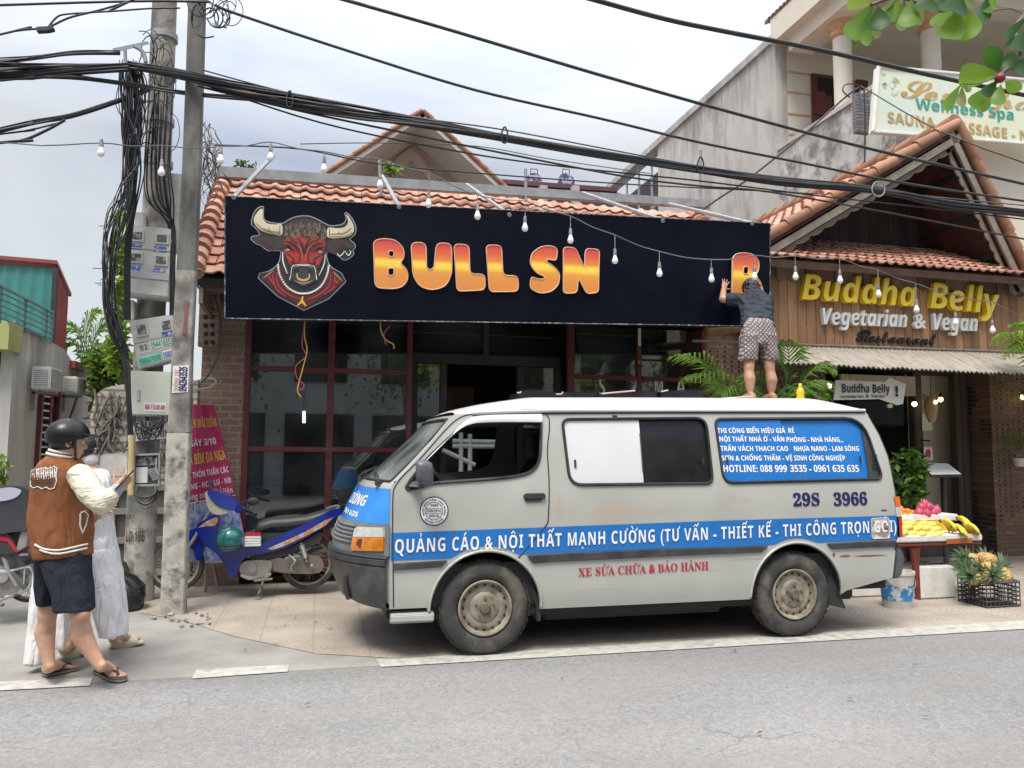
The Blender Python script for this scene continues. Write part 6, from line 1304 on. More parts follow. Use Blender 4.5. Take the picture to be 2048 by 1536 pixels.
sub(tb_,ct,.1,.42,.55,.9,TY+.06,.045,M_PAPER,'module',.003);sub(tb_,ct,.55,.46,.72,.66,TY+.06,.04,M_GRNI,'green_terminal');sub(tb_,ct,.12,.1,.9,.36,TY+.06,.02,mat('busbar',(.32,.33,.38),(.08,.08,.1),rough=.4,scale=30,lo=.48,hi=.54),'busbar')
wr_=MB()
for k in range(7):a=at(296+k*1.5,942+k*3,TY+.01);wr_.tube(smooth_path([a,a+V((.07,-.02,.03)),at(312,930+k*2,TY-.02),at(314,912,TY+.03)],4),.006,5)
wr_.build('grey_wires',M_BOXS,tb_,smooth=60)
ld=tb_;cl_=rpoly([(200,908),(258,906),(258,976),(198,978)],12,5);MB().poly([at(x,y,QY-.28) for x,y in cl_],(0,.05,0)).build('lid',M_BOXS,ld,bevel=.006)
MB().poly([at(x,y,QY-.284) for x,y in rpoly([(204,912),(254,911),(254,972),(203,974)],10,5)],(0,.003,0)).build('lid_lining',M_BOXC,ld);MB().poly([at(x,y,QY-.29) for x,y in rpoly([(217,930),(248,930),(248,952),(217,952)],9,4)],(0,.004,0)).build('faded_label',mat('faded_tan',(.46,.40,.31),(.52,.48,.42),rough=.8,scale=30),ld)

M_CAB=mat('black_cable',(.012,.012,.014),(.022,.022,.024),rough=.5);M_CABG=mat('grey_cable',(.10,.10,.11),(.07,.07,.08),rough=.55)
def runon(P,px):
    out_=lambda q:q[0]<0 or q[0]>2048 or q[1]<0
    if out_(px[0]):d=P[0]-P[1];P=[P[0]+d*(9/d.length),P[0]+d*(4/d.length)]+P
    if out_(px[-1]):d=P[-1]-P[-2];P=P+[P[-1]+d*(4/d.length),P[-1]+d*(9/d.length)]
    return P
def wire(pts,Y,rpx,lab,m=M_CAB,nm='cable',n=8,grp=None,seg=6,jit=0):
    Ys=Y if isinstance(Y,(list,tuple)) else [Y]*len(pts);P=runon([at(x,y,yy) for (x,y),yy in zip(pts,Ys)],pts);r=rpx/pxm(P[len(P)//2])
    return tag(MB().tube(smooth_path(P,seg),r,n).build(nm,m,smooth=60),lab,'cable',grp)
wire([(1150,-11),(1190,0),(1330,38),(1450,63),(1640,100),(1860,150),(2048,190),(2120,205)],5.2,4.6,'thickest black cable crossing the top right above the spa door')
wire([(650,-11),(690,0),(900,60),(1200,150),(1500,235),(1750,300),(2048,368),(2120,386)],5.8,3.2,'long black cable sloping from the top middle across the gable roof')
wire([(430,10),(480,30),(700,103),(950,180),(1200,237),(1400,285),(1600,325),(1800,365),(2048,402),(2120,412)],6.6,2.6,'black cable running from the square pole top just above the main bundle')
wire([(405,140),(580,186),(830,234),(1010,260),(1250,305),(1400,332),(1640,366),(1850,392),(2060,412)],7.35,1.5,'thin messenger wire from which the cable bundle hangs',M_CABG)
wire([(395,172),(600,222),(820,268),(1000,305),(1250,353),(1400,372),(1540,384),(1800,430),(2048,478),(2120,490)],7.35,2.0,'sagging cable splitting downwards from the bundle over the gable')
wire([(395,165),(640,245),(900,300),(1100,330),(1400,362),(1640,392),(1850,415),(2060,440)],7.4,1.6,'thin cable just under the main bundle')
wire([(430,290),(600,298),(760,328),(1000,350),(1250,368),(1450,378),(1640,388)],7.6,1.5,'level wire above the roof rail ending in the bundle')
wire([(600,288),(760,286),(950,292),(1100,318),(1300,347)],7.5,1.0,'faint thin wire crossing in front of the pointed gable',M_CABG)
wire([(1386,432),(1440,395),(1500,355),(1600,275),(1690,195),(1722,172)],[9.2,9.2,9.2,9.4,9.6,9.7],2.0,'service cable rising diagonally to the spa terrace corner')
wire([(1722,172),(1740,183),(1850,247),(1950,290),(2048,325),(2110,345)],[9.4,9.2,8,7.4,7,6.8],1.5,'thin drop cable from the terrace corner past the gold spa lettering')
wire([(1728,178),(1730,240),(1729,330)],9.5,1.6,'short cable hanging straight down the terrace wall end')
wire([(1700,195),(1686,182),(1690,170),(1708,168),(1722,176),(1715,192)],9.5,1.3,'small coil of wire at the terrace corner')
def bundle(paths,lab,nst,spread,rpx,seed=2,nm='cable_bundle'):
    rn=random.Random(seed);b_=MB()
    for k in range(nst):
        ph=rn.uniform(0,6.28);rad=math.sqrt(rn.random());P=[]
        for i,(x,y,Y,w_) in enumerate(paths):
            a=ph+i*.5+rn.uniform(-.3,.3);P.append(at(x,y+w_*rad*math.sin(a)*spread,Y+rad*math.cos(a)*w_*spread*.004))
        rr_=rpx*rn.uniform(.7,1.25)/pxm(P[len(P)//2]);b_.tube(smooth_path(runon(P,[p_[:2] for p_ in paths]),5),rr_,6)
    return tag(b_.build(nm,M_CAB,smooth=60),lab,'cable bundle')
bundle([(256,130,7.65,8),(330,143,7.55,9),(400,158,7.35,11),(500,180,7.35,14),(600,204,7.35,15),(720,226,7.35,14),(850,247,7.35,11),(1010,276,7.35,7),(1200,308,7.35,8),(1400,340,7.35,7),(1560,363,7.35,8),(1750,380,7.35,6),(1900,408,7.35,9),(2060,428,7.35,8)],'thick black cable bundle sweeping from the round pole across the whole street',26,1.0,2.4)
bundle([(-40,143,7.2,26),(60,142,7.3,17),(150,138,7.4,12),(256,135,7.6,9)],'thick black bundle fanning out from the round pole to the left',24,1,2.2,5)
bundle([(-40,158,7.2,12),(60,152,7.3,9),(160,155,7.4,7),(256,168,7.6,5),(400,190,7.5,4),(560,200,7.4,6)],'second black bundle just under the left one at the round pole',8,1,1.8,6)
bundle([(-40,122,7.2,10),(60,113,7.3,7),(150,103,7.4,6),(240,104,7.6,5)],'loose group of black cables arching above the left bundle',7,1,2.0,8)
bundle([(-40,266,7.2,10),(60,246,7.3,7),(140,232,7.4,5),(220,207,7.6,5),(300,178,7.8,5)],'black bundle climbing from the lower left to the round pole',8,1,2.2,9)
wire([(-30,288),(40,282),(90,262),(130,240)],7.3,3,'black cable joining the climbing bundle from below');wire([(-30,272),(50,262),(120,245)],7.3,2,'thin black cable joining the climbing bundle from the left')
wire([(-30,11),(100,7),(200,4),(320,2),(420,4)],7.0,2.6,'black cable at the very top left reaching the poles')
wire([(-30,76),(30,62),(78,57),(100,53),(140,35),(200,20),(260,2),(290,-12)],6.8,2.2,'black cable with a splice box at the upper left');wire([(98,52),(112,36),(128,29),(180,25),(230,22),(300,17),(360,16)],6.8,1.9,'black cable looping off the splice box to the poles')
tag(MB().poly([at(x,y,6.78) for x,y in rpoly([(72,53),(92,52),(106,51),(107,58),(93,61),(72,62)],2,2)],(0,.05,0)).build('cable_splice',M_CAB,bevel=.006),'black splice box on the upper left cable','splice box')
rn=random.Random(21)
def mess(n_,f,lab,r0,r1,m=M_CAB,nm='cable_tangle'):
    b_=MB()
    for k in range(n_):P=f(k);b_.tube(smooth_path(P,5),rn.uniform(r0,r1),6)
    return tag(b_.build(nm,m,smooth=60),lab,'cable tangle')
def drop(k):
    t=rn.uniform(-1,1);u=rn.uniform(-1,1)
    j=lambda a:rn.uniform(-a,a);return [at(264+t*26,128+u*10,7.7),at(262+t*30+j(12),200+j(20),7.68+j(.1)),at(266+j(20),300+j(20),7.66+j(.08)),at(252+t*14+j(12),385+j(20),7.64+j(.08)),at(232+t*22+j(6),450+u*25,7.62+j(.08)),at(220+t*13+j(5),520,7.62+j(.08)),at(219+t*12+j(5),600,7.62+j(.08)),at(234+t*14+j(5),665,7.62+j(.06)),at(252+t*8,720,7.62),at(258+t*5,800,7.62),at(262+t*6,870,7.62)]
mess(26,drop,'bunch of black cables hanging down the left side of the round pole and bulging outwards',.0035,.0075)
def drop2(k):
    t=rn.uniform(-1,1);return [at(264+t*12,140,7.72),at(266+t*20+rn.uniform(-9,9),250,7.72+rn.uniform(-.08,.08)),at(265+t*18+rn.uniform(-8,8),340,7.72),at(262+t*8,430,7.74),at(255+t*6,520,7.8),at(255+t*6,640,7.8)]
mess(20,drop2,'straight bunch of black cables strapped to the left of the round pole',.004,.009)
def drop3(k):
    t=rn.uniform(-1,1);x0=rn.uniform(294,350);return [at(x0,150+rn.uniform(-20,60),7.88),at(x0-4+t*8,230,7.86),at(x0-10+t*12,330,7.84),at(x0-4+t*14,400,7.86),at(342+t*7,450,7.95),at(345+t*5,540,7.95),at(344+t*5,640,7.95)]
mess(12,drop3,'loose dark cables running down the front and right side of the round pole',.005,.009)
def loops(k):
    x0=rn.uniform(262,290);d_=rn.uniform(15,45);x1=rn.uniform(300,335);return [at(x0,832,7.66),at(x0+2,832+d_*.8,7.62),at((x0+x1)/2,836+d_*1.2,7.6),at(x1,832+d_*.6,7.64),at(x1+2,832,7.7)]
mess(9,loops,'loops of black cable hanging under the pale green cabinet',.006,.010)
def loops2(k):
    d_=rn.uniform(10,40);return [at(272+rn.uniform(-4,6),972,7.74),at(274,985+d_*.4,7.7),at(292,985+d_*.8,7.66),at(310,982+d_*.4,7.7),at(312+rn.uniform(-4,4),972,7.76)]
mess(9,loops2,'coil of black cable below the opened terminal box',.005,.008)
def topm(k):
    cx,cy,r=rn.uniform(385,470),rn.uniform(-10,40),rn.uniform(12,42);a0=rn.uniform(0,6);return [at(cx+r*.8*math.cos(a0+j*.7),cy+r*math.sin(a0+j*.7),7.3+rn.uniform(-.05,.05)) for j in range(rn.randint(4,8))]
mess(20,topm,'tangle of wire loops round the top of the square pole',.003,.007,M_CAB)
def polem(k):
    cx,cy,r=rn.uniform(285,345),rn.uniform(90,330),rn.uniform(16,40);a0=rn.uniform(0,6);return [at(cx+r*.7*math.cos(a0+j*.8),cy+r*1.3*math.sin(a0+j*.8),7.82+rn.uniform(-.06,.06)) for j in range(rn.randint(3,7))]
mess(26,polem,'loose wire ends and loops clinging to the upper part of the round pole',.003,.006)
def vinem(k):
    x,y=rn.uniform(405,425),rn.uniform(240,300);P=[]
    for j in range(8):P.append(at(x,y,8.4+rn.uniform(-.1,.1)));x+=rn.uniform(-12,13);y+=rn.uniform(4,26)
    return P
mess(22,vinem,'mass of thin grey dry vines behind the square pole',.003,.006,M_ROOT,'dry_vines')
wire([(384,560),(397,575),(412,600),(428,590),(440,640),(438,700),(420,745),(402,765)],8.5,1.8,'grey cable drooping down the brick pier from the black sign',M_CABG);wire([(386,770),(400,760),(425,757),(432,765),(415,776),(388,779)],8.6,1.6,'loop of pale cable on the brick pier beside the sticker',M_BOXC)
br_=MB().loft([[at(x,y,7.75+dz) for x,y in ((224,97),(295,82),(300,88),(232,105))] for dz in (0,.06)]);br_.tube(smooth_path([at(250,100,7.75),at(252,125,7.75),at(262,145,7.75)],4),.016,6).tube(smooth_path([at(268,92,7.75),at(285,103,7.75),at(292,125,7.75)],4),.02,6)
tag(br_.build('cable_bracket',M_STEEL,smooth=40),'galvanised cable bracket on the left of the round pole','bracket')
for (x,y),lab in (((1010,262),'black cable tie above the middle of the black sign'),((1402,322),'black cable tie before the grey side wall'),((580,190),'black cable tie near the poles')):
    tag(MB().tube(smooth_path([at(x-2,y-8,7.3),at(x-7,y+6,7.3),at(x-5,y+22,7.3),at(x+3,y+22,7.3),at(x+5,y+4,7.3),at(x,y-9,7.3)],4),.009,6).build('cable_tie',M_CAB,smooth=60),lab,'cable tie')
tag(MB().tube(smooth_path([at(1757+13*math.cos(a*.6),378+15*math.sin(a*.6),7.2) for a in range(12)],4),.007,6).build('wire_hoop',M_STEEL,smooth=60),'pale wire hoop round the bundle before the dark gable','hoop')

M_SOCK=mat('lamp_socket',(.10,.10,.10),(.3,.3,.3),rough=.5,scale=40);M_BULB=mat('white_glass_bulb',(.82,.82,.80),(.74,.73,.70),rough=.2,coat=.4);M_CORD=mat('grey_cord',(.16,.16,.16),(.11,.11,.11),rough=.6)
BULBS=[(202,297,286),(323,336,291),(441,312,293),(541,307,284),(648,330,303),(760,362,318),(857,400,345),(955,424,390),(1050,448,402),(1141,472,432),(1230,513,470),(1319,539,503),(1423,550,519),(1509,546,511),(1591,546,512),(1680,553,517),(1757,581,540),(1833,612,567),(1911,638,590),(1985,653,604)]
sl_=thing('string_lights',at(1000,395,7.1),'long string of white bulbs running from the poles across both shopfronts','string lights')
SLY=[7.0 if x>420 else 7.15 for x,_,_ in BULBS]
wp=[at(-30,282,7.1)]+[at(x,t_,yy) for (x,y,t_),yy in zip(BULBS,SLY)]+[at(2060,636,7.0),at(2140,650,7.0)]
wpp=[]
for a,c in zip(wp,wp[1:]):wpp+=[a,(a+c)/2-V((0,0,(a-c).length*.035))]
MB().tube(smooth_path(runon(wpp+[wp[-1]],[(-1,1),(1,1),(3000,1)]),3),.0055,6).build('cord',M_CORD,sl_,smooth=60)
for (x,y,t_),yy in zip(BULBS,SLY):
    p=at(x,y+4,yy);top_=at(x,t_,yy);h_=top_.z
    s_=MB().lathe([(.004,h_-p.z),(.004,.10),(.013,.098),(.016,.06),(.018,.045),(.016,.03)],p,n=12).build('socket',M_SOCK,sl_,smooth=40)
    MB().lathe([(.014,.034),(.019,.012),(.028,-.010),(.031,-.025),(.027,-.041),(.015,-.053),(0,-.056)],p,n=16).build('bulb',M_BULB,sl_,smooth=60)

def cap(b,p0,p1,r0,r1,n=14,k=4,m=0):
    p0,p1=V(p0),V(p1);d=p1-p0;L_=d.length
    if L_<1e-5:return b.ball(p0,r0)
    ax=d/L_;pr=[(r0*math.sin(math.pi/2*i/k),-r0*math.cos(math.pi/2*i/k)) for i in range(k)]+[(r0,0),(r1,L_)]+[(r1*math.cos(math.pi/2*i/k),L_+r1*math.sin(math.pi/2*i/k)) for i in range(1,k+1)]
    pr[0]=(1e-4,-r0);pr[-1]=(1e-4,L_+r1);return b.lathe(pr,p0,ax,n,m)
def chain(b,pts,rs):
    for (p,q),(r,s) in zip(zip(pts,pts[1:]),zip(rs,rs[1:])):cap(b,p,q,r,s)
def ring(c,a,bb,ra,rb,n=24,ex=1.0):
    r=[]
    for i in range(n):
        t=2*math.pi*i/n;ct,st_=math.cos(t),math.sin(t);r.append(c+a*ra*math.copysign(abs(ct)**ex,ct)+bb*rb*math.copysign(abs(st_)**ex,st_))
    return r
def fuse(b,name,m,parent,vox=.006,it=4,fold=0,ff=(9,9,3),fn=None,smooth=True):
    """merge overlapping closed pieces into one continuous skin"""
    me=bpy.data.meshes.new('fuse_tmp');me.from_pydata([tuple(p) for p in b.v],[],b.f);o=bpy.data.objects.new('fuse_tmp',me);col.objects.link(o)
    md=o.modifiers.new('r','REMESH');md.mode='VOXEL';md.voxel_size=vox
    s=o.modifiers.new('s','SMOOTH');s.factor=.5;s.iterations=it
    dg=bpy.context.evaluated_depsgraph_get();m2=bpy.data.meshes.new_from_object(o.evaluated_get(dg));bpy.data.objects.remove(o);bpy.data.meshes.remove(me);m2.name=name
    if fold or fn:
        nr=[v.normal.copy() for v in m2.vertices]
        for v,n_ in zip(m2.vertices,nr):
            c=v.co
            if fold:q=V((c.x*ff[0],c.y*ff[1],c.z*ff[2]));h=1-2*abs(mnoise.noise(q)) ;v.co=c+n_*fold*(h-.5+.5*mnoise.noise(q*2.3))
            if fn:v.co=fn(v.co.copy(),n_)
    m2.materials.clear();m2.materials.append(m);m2.shade_smooth();r=bpy.data.objects.new(name,m2);col.objects.link(r)
    if parent is not None:setp(r,parent)
    return r
def hand(b,wrist,d,nrm,side,s=1.0,curl=(.3,.3,.3,.3),spread=.12,thumb=.5):
    """palm and five separate bent fingers; d = towards the fingertips, nrm = out of the palm, side = towards the thumb"""
    d,nrm=V(d).normalized(),V(nrm);nrm=(nrm-d*nrm.dot(d)).normalized();sd_=d.cross(nrm).normalized();sd_=sd_ if sd_.dot(V(side))>0 else-sd_;w=V(wrist)
    b.loft([ring(w+d*a*s,sd_,nrm,ra*s,rb*s,14) for a,ra,rb in ((-.015,.024,.019),(.02,.030,.017),(.055,.039,.015),(.085,.040,.013),(.094,.036,.010))])
    for k,(off,ln,cu) in enumerate(zip((.029,.010,-.010,-.028),(.070,.079,.073,.058),curl)):
        p=w+d*.086*s+sd_*off*s;dr=(d+sd_*spread*(1.5-k)).normalized();r=.0088*s
        for j,f_ in enumerate((.45,.30,.25)):
            q=p+dr*ln*f_*s;cap(b,p,q,r,r*.9,10,3);p=q;r*=.9;dr=(dr*math.cos(cu)+nrm*math.sin(cu)).normalized()
    p=w+d*.022*s+sd_*.026*s;dr=(d*.6+sd_*.8+nrm*.25).normalized();r=.0115*s
    for ln in (.040,.030,.024):q=p+dr*ln*s;cap(b,p,q,r,r*.88,10,3);p=q;r*=.88;dr=(dr*math.cos(thumb)+(d*.7+nrm*.4).normalized()*math.sin(thumb)).normalized()
def head(b,c,f,up,s=1.0):
    """skull, jaw, nose, lips, ears and eye sockets; c = centre of the skull, f = where the face looks"""
    f,up=V(f).normalized(),V(up);up=(up-f*up.dot(f)).normalized();sd_=f.cross(up);c=V(c);rot=Matrix((sd_,f,up)).transposed()
    b.ball(c+up*.025*s-f*.008*s,V((.074,.094,.088))*s,20,14,rot=rot);b.ball(c+f*.025*s-up*.035*s,V((.060,.066,.080))*s,18,12,rot=rot);b.ball(c+f*.055*s-up*.088*s,V((.032,.030,.026))*s,rot=rot)
    cap(b,c+f*.090*s+up*.005*s,c+f*.103*s-up*.028*s,.010*s,.015*s);b.ball(c+f*.098*s-up*.034*s,V((.019,.012,.010))*s,rot=rot)
    b.ball(c+f*.088*s-up*.060*s,V((.024,.010,.008))*s,rot=rot);b.ball(c+f*.085*s-up*.071*s,V((.021,.010,.008))*s,rot=rot)
    for k in (-1,1):b.ball(c+sd_*k*.076*s-f*.008*s-up*.012*s,V((.010,.020,.032))*s,rot=rot);b.ball(c+f*.078*s+sd_*k*.03*s+up*.018*s,V((.022,.012,.008))*s,rot=rot)
    return rot,sd_,f,up
def eyes(c,f,sd_,up,s,parent,me_,mi_):
    b=MB();b2=MB()
    for k in (-1,1):p=c+f*.078*s+sd_*k*.031*s+up*.002*s;b.ball(p,.012*s,10,8);b2.ball(p+f*.009*s,V((.0052,.0052,.0052))*s,8,6)
    b.build('eyes',me_,parent,smooth=60);b2.build('irises',mi_,parent,smooth=60)
M_SKIN=mat('skin',(.55,.33,.225),(.46,.26,.17),rough=.5,scale=14,sss=.12,bump=.1,bscale=160);M_SKIN2=mat('tanned_skin',(.42,.235,.15),(.36,.195,.12),rough=.5,scale=14,sss=.1,bump=.1,bscale=160)
M_HAIR=mat('black_hair',(.012,.011,.011),(.025,.022,.02),rough=.45,scale=40,stretch=(1,1,.2),bump=.6,bscale=150);M_EYEW=mat('eye_white',(.7,.68,.66),rough=.2);M_IRIS=mat('dark_iris',(.02,.012,.008),rough=.15)
M_BRNJ=mat('brown_wool',(.245,.095,.042),(.205,.078,.034),rough=.95,scale=22,bump=.35,bscale=260,spec=.2);M_CRMS=mat('cream_sleeve',(.62,.58,.45),(.54,.50,.38),rough=.55,scale=7,bump=.15,bscale=120);M_NVY=mat('navy_cotton',(.012,.015,.024),(.02,.024,.034),rough=.9,scale=12,bump=.3,bscale=200,spec=.2);M_GREYC=mat('grey_rib_knit',(.36,.37,.40),(.28,.29,.31),rough=.9,scale=60,stretch=(1,1,.2));M_TRIMW=mat('white_rib',(.68,.66,.6),rough=.8);M_TRIMD=mat('dark_brown_rib',(.07,.025,.015),rough=.9)
crease(M_BRNJ,3.2,(1.6,1.6,.7),.10);crease(M_CRMS,6,(.8,.8,2.2),.07);crease(M_NVY,4,(1.6,1.6,.6),.09)
RT=V((math.cos(YAW),-math.sin(YAW),0));DP=V((math.sin(YAW),math.cos(YAW),0));UP=V((0,0,1))
def pxring(y,x0,x1,Y,dep,n=28,ex=1.0,tilt=0):
    a,c=at(x0,y-tilt,Y),at(x1,y+tilt,Y);return ring((a+c)/2,(c-a)/2,DP,1,dep,n,ex)

m1=thing('person',gz(160,1358),'person in black helmet, brown varsity jacket, dark shorts and flip flops holding a phone','person')
f1=V((.90,.43,0)).normalized();r1=V((.43,-.90,0)).normalized()
b=MB();hR,hL=gz(200,1347),gz(93,1352);tR,tL=gz(241,1362),gz(147,1339)
def leg(b,hip,knee,calf,ank,heel,toe,rs,toes_side):
    ls=lambda q:q if isinstance(q,list) else [q]
    chain(b,[hip]+ls(knee)+ls(calf)+[ank,heel+UP*.045],rs)
    d=(toe-heel).normalized();sd_=d.cross(UP);L_=(toe-heel).length;z0=UP*.035;cap(b,ank+UP*.01,heel+d*L_*.5+UP*.045,.033,.024)
    b.loft([ring(heel+d*L_*t+z0+UP*h,sd_,UP,w_,hh,14) for t,w_,hh,h in ((-.08,.022,.02,.005),(0,.033,.034,.01),(.25,.034,.04,.022),(.5,.040,.030,.010),(.72,.046,.020,-.004),(.84,.043,.015,-.008))])
    for k in range(5):
        o_=(k-2)*.0185*toes_side;p=heel+d*L_*(.80-.03*abs(k-1))+sd_*o_+UP*.028;r=(.0135 if k==0 else .0098-.0006*k);ln=(.045,.042,.038,.032,.026)[k];cap(b,p,p+d*ln-UP*.004,r,r*.9,10,3)
leg(b,at(143,1120,5.38),[at(160,1228,5.25),at(161,1243,5.27)],[at(163,1268,5.30),at(182,1302,5.29)],at(202,1334,5.27),hR,tR,[.06,.060,.053,.063,.045,.032,.032],1)
leg(b,at(105,1120,5.46),[at(95,1226,5.45),at(94,1242,5.46)],[at(90,1264,5.48),at(94,1300,5.46)],at(99,1336,5.43),hL,tL,[.06,.058,.052,.061,.044,.031,.032],-1)
chain(b,[at(124,1115,5.40),at(120,1000,5.40),at(122,940,5.40),at(128,905,5.40),at(133,888,5.40)],[.10,.11,.11,.062,.060])
hc=at(136,882,5.40);rot1,sd1,fh,uph=head(b,hc,f1-UP*.10,UP+f1*.12,1.0)
elb,wri=at(205,1003,5.16),at(232,980,5.14)
chain(b,[at(158,950,5.28),elb,wri],[.055,.043,.027])
hand(b,wri,at(250,962,5.16)-wri,-RT*.3+UP*.4+DP*.8,-RT+UP,.86,(.55,.6,.65,.7),.10,.3)
chain(b,[at(150,950,5.55),at(176,1010,5.50),at(190,1012,5.42)],[.055,.043,.03]);hand(b,at(190,1012,5.42),RT*.8-UP*.2,DP,UP,.85,(.5,.5,.5,.5))
body1=fuse(b,'body',M_SKIN,m1,.0055,4)
hm=MB();hs=1.24
def helm(b,c,f,up,s,brim=True):
    f=V(f).normalized();up=(V(up)-f*V(up).dot(f)).normalized();sd_=f.cross(up);pts=[]
    for j in range(15):
        th=math.radians(lerp(3,112,j/14));row=[]
        for i in range(36):
            a=2*math.pi*i/36;ff_=math.cos(a);low=1.0 if ff_<-.2 else lerp(1.0,.80,(ff_+.2)/1.2);t_=th*low;row.append(c+(sd_*math.sin(a)*.112*math.sin(t_)+f*math.cos(a)*.128*math.sin(t_)+up*.112*math.cos(t_))*s)
        pts.append(row)
    b.loft(pts,caps=False);b.add([c+up*.113*s]+pts[0],[(0,1+i,1+(i+1) % 36) for i in range(36)])
    inn_=[[lerp(p,c,.07) for p in r_] for r_ in pts[8:]];b.loft([pts[-1]]+inn_[::-1],caps=False)
    if brim:
        br_=[]
        for k in range(2):br_.append([c+(sd_*math.sin(a)*(.108+.005*j)+f*(.118*math.cos(a)*(.9+.0*j)+.088*j*max(0,math.cos(a*1.15)))+up*(.018-.022*j*max(0,math.cos(a)))-up*.006*k)*s for j in (0,1) for a in [math.radians(x) for x in range(-64,65,8)]])
        n_=17
        for q in br_:b.add(q,[(i,i+1,n_+i+1,n_+i) for i in range(n_-1)])
        b.add(br_[0][n_:]+br_[1][n_:],[(i,i+1,n_+i+1,n_+i) for i in range(n_-1)])
helm(hm,hc+uph*.030-fh*.006,fh+UP*.12,uph,1.0);M_HELM=mat('black_helmet',(.006,.006,.007),(.010,.010,.011),rough=.3,scale=5,spec=.35)
ho=hm.build('helmet',M_HELM,m1,smooth=55,weld=True)
stp_=MB();ear=hc-sd1*.0
for k in (-1,1):
    e0=hc+sd1*k*.088+fh*.02+uph*.02;stp_.tube(smooth_path([e0,hc+sd1*k*.080+fh*.035-uph*.05,hc+sd1*k*.045+fh*.05-uph*.115,hc+fh*.055-uph*.125],5),.007,6);stp_.tube(smooth_path([hc+sd1*k*.088-fh*.04+uph*.01,hc+sd1*k*.080+fh*.03-uph*.045],4),.006,6)
stp_.tube(smooth_path([hc+fh*.05-uph*.12,hc+fh*.10-uph*.17,hc+fh*.11-uph*.24],4),.007,6);stp_.build('chin_strap',M_RUB,m1,smooth=60)
eyes(hc,fh,sd1,uph,1,m1,M_EYEW,M_IRIS)
hr_=MB();hr_.ball(hc-fh*.018-uph*.0,V((.078,.088,.078)),18,12,rot=rot1);hr_.build('hair',M_HAIR,m1,smooth=60)
b=MB();b.loft([pxring(y,x0,x1,Y,d_,28,.9,t_) for y,x0,x1,Y,d_,t_ in ((905,106,146,5.40,.075,3),(914,96,155,5.40,.10,3),(928,83,164,5.40,.13,2),(950,73,173,5.40,.15,0),(985,67,177,5.40,.155,0),(1030,64,180,5.40,.155,0),(1062,66,181,5.40,.155,0),(1084,71,179,5.39,.15,-3),(1092,73,178,5.39,.148,-4),(1098,73,179,5.39,.152,-4),(1113,76,180,5.39,.152,-4))])
fuse(b,'jacket',M_BRNJ,m1,.008,5,.010,(6,6,2.5))
b=MB();chain(b,[at(160,952,5.27),at(182,985,5.18),at(203,1004,5.13),at(216,996,5.12),at(223,990,5.12)],[.074,.076,.072,.060,.045]);fuse(b,'sleeve',M_CRMS,m1,.006,4,.0045,(9,9,16))
b=MB();chain(b,[at(222,991,5.12),at(234,979,5.135)],[.045,.038]);fuse(b,'cuff',M_GREYC,m1,.006,3)
b=MB();chain(b,[at(150,952,5.54),at(172,1000,5.52),at(180,1010,5.48)],[.085,.075,.06]);fuse(b,'far_sleeve',M_CRMS,m1,.008,4,.007,(9,9,16))
def band(y0,y1,xs0,xs1,Y,dep,m,nm,tilt,inflate=1.02):
    MB().loft([pxring(y,lerp(xs0[0],xs1[0],t)-1.5,lerp(xs0[1],xs1[1],t)+1.5,Y,dep*inflate,40,.9,tilt) for y,t in ((y0,0),((y0+y1)/2,.5),(y1,1))],caps=False).build(nm,m,m1,smooth=60)
bpy.context.view_layer.update()
b=MB()
for k,(dy,rr,m_) in enumerate(((0,.011,0),(3.2,.010,1),(6,.010,0))):b.tube([p for p in (lambda q:q+[q[0]])(pxring(904+dy,104-dy*.5,147+dy*.5,5.40,.078+dy*.003,30,.95,5))],rr,8,caps=False,m=m_)
b.build('collar_rib',[M_TRIMW,M_TRIMD],m1,smooth=60)
def on_jacket(px,py,out=.012):
    q=at(px,py,5.24);return q
dgj=None
def jacket_hit(px,py):
    j=[o for o in m1.children if o.name.startswith('jacket')][0];dgx=bpy.context.evaluated_depsgraph_get();d=ray(px,py).normalized();off=V(m1.location)
    ok,lo,no,_=j.ray_cast(CAM,d);return (lo-d*.004) if ok else at(px,py,5.22)
bpy.context.view_layer.update()
for nm_,px_ in (('hem_stripe',[(70,1089),(82,1096),(100,1100),(122,1100),(150,1094),(166,1090),(175,1088)]),('hem_stripe',[(79,1099),(88,1103),(104,1107),(124,1107),(152,1101),(166,1098),(174,1096)])):
    MB().tube([jacket_hit(q_.x,q_.y) for q_ in smooth_path([V((x,y,0)) for x,y in px_],5)],.0065,6).build(nm_,M_TRIMW,m1,smooth=60)
rn=random.Random(4)
for y0_,h_,m_ in ((939,20,M_TRIMW),(958,18,mat('brown_patch',(.10,.05,.03),rough=.9))):
    bl=MB()
    for k in range(11):
        x0=63+k*4.5;yy=y0_-k*.35;w_=rn.uniform(1.5,2.4);tp_=rn.uniform(-3,1);q_=[(x0,yy+tp_),(x0+w_,yy+tp_-2),(x0+w_+.6,yy+h_*.5),(x0+w_+1.2,yy+h_+rn.uniform(-2,2)),(x0+1,yy+h_+1),(x0+.3,yy+h_*.45)]
        bl.add([jacket_hit(*p) for p in q_],[(0,1,2,5),(5,2,3,4)])
        if k % 2==0:q_=[(x0+1,yy+h_*.45),(x0+5,yy+h_*.36),(x0+5,yy+h_*.50),(x0+1,yy+h_*.6)];bl.add([jacket_hit(*p) for p in q_],[(0,1,2,3)])
    bl.build('back_lettering',m_,m1,weld=False,fix=False)
ol=MB();oo=[(61,960),(62,942),(70,938),(78,940),(88,936),(98,938),(108,933),(114,936),(112,950),(113,962),(108,976),(100,979),(92,974),(84,978),(76,973),(68,976),(61,972)]
ol.tube([jacket_hit(*p) for p in oo]+[jacket_hit(*oo[0])],.0035,5,caps=False);ol.build('back_lettering_outline',M_TRIMW,m1,smooth=60)
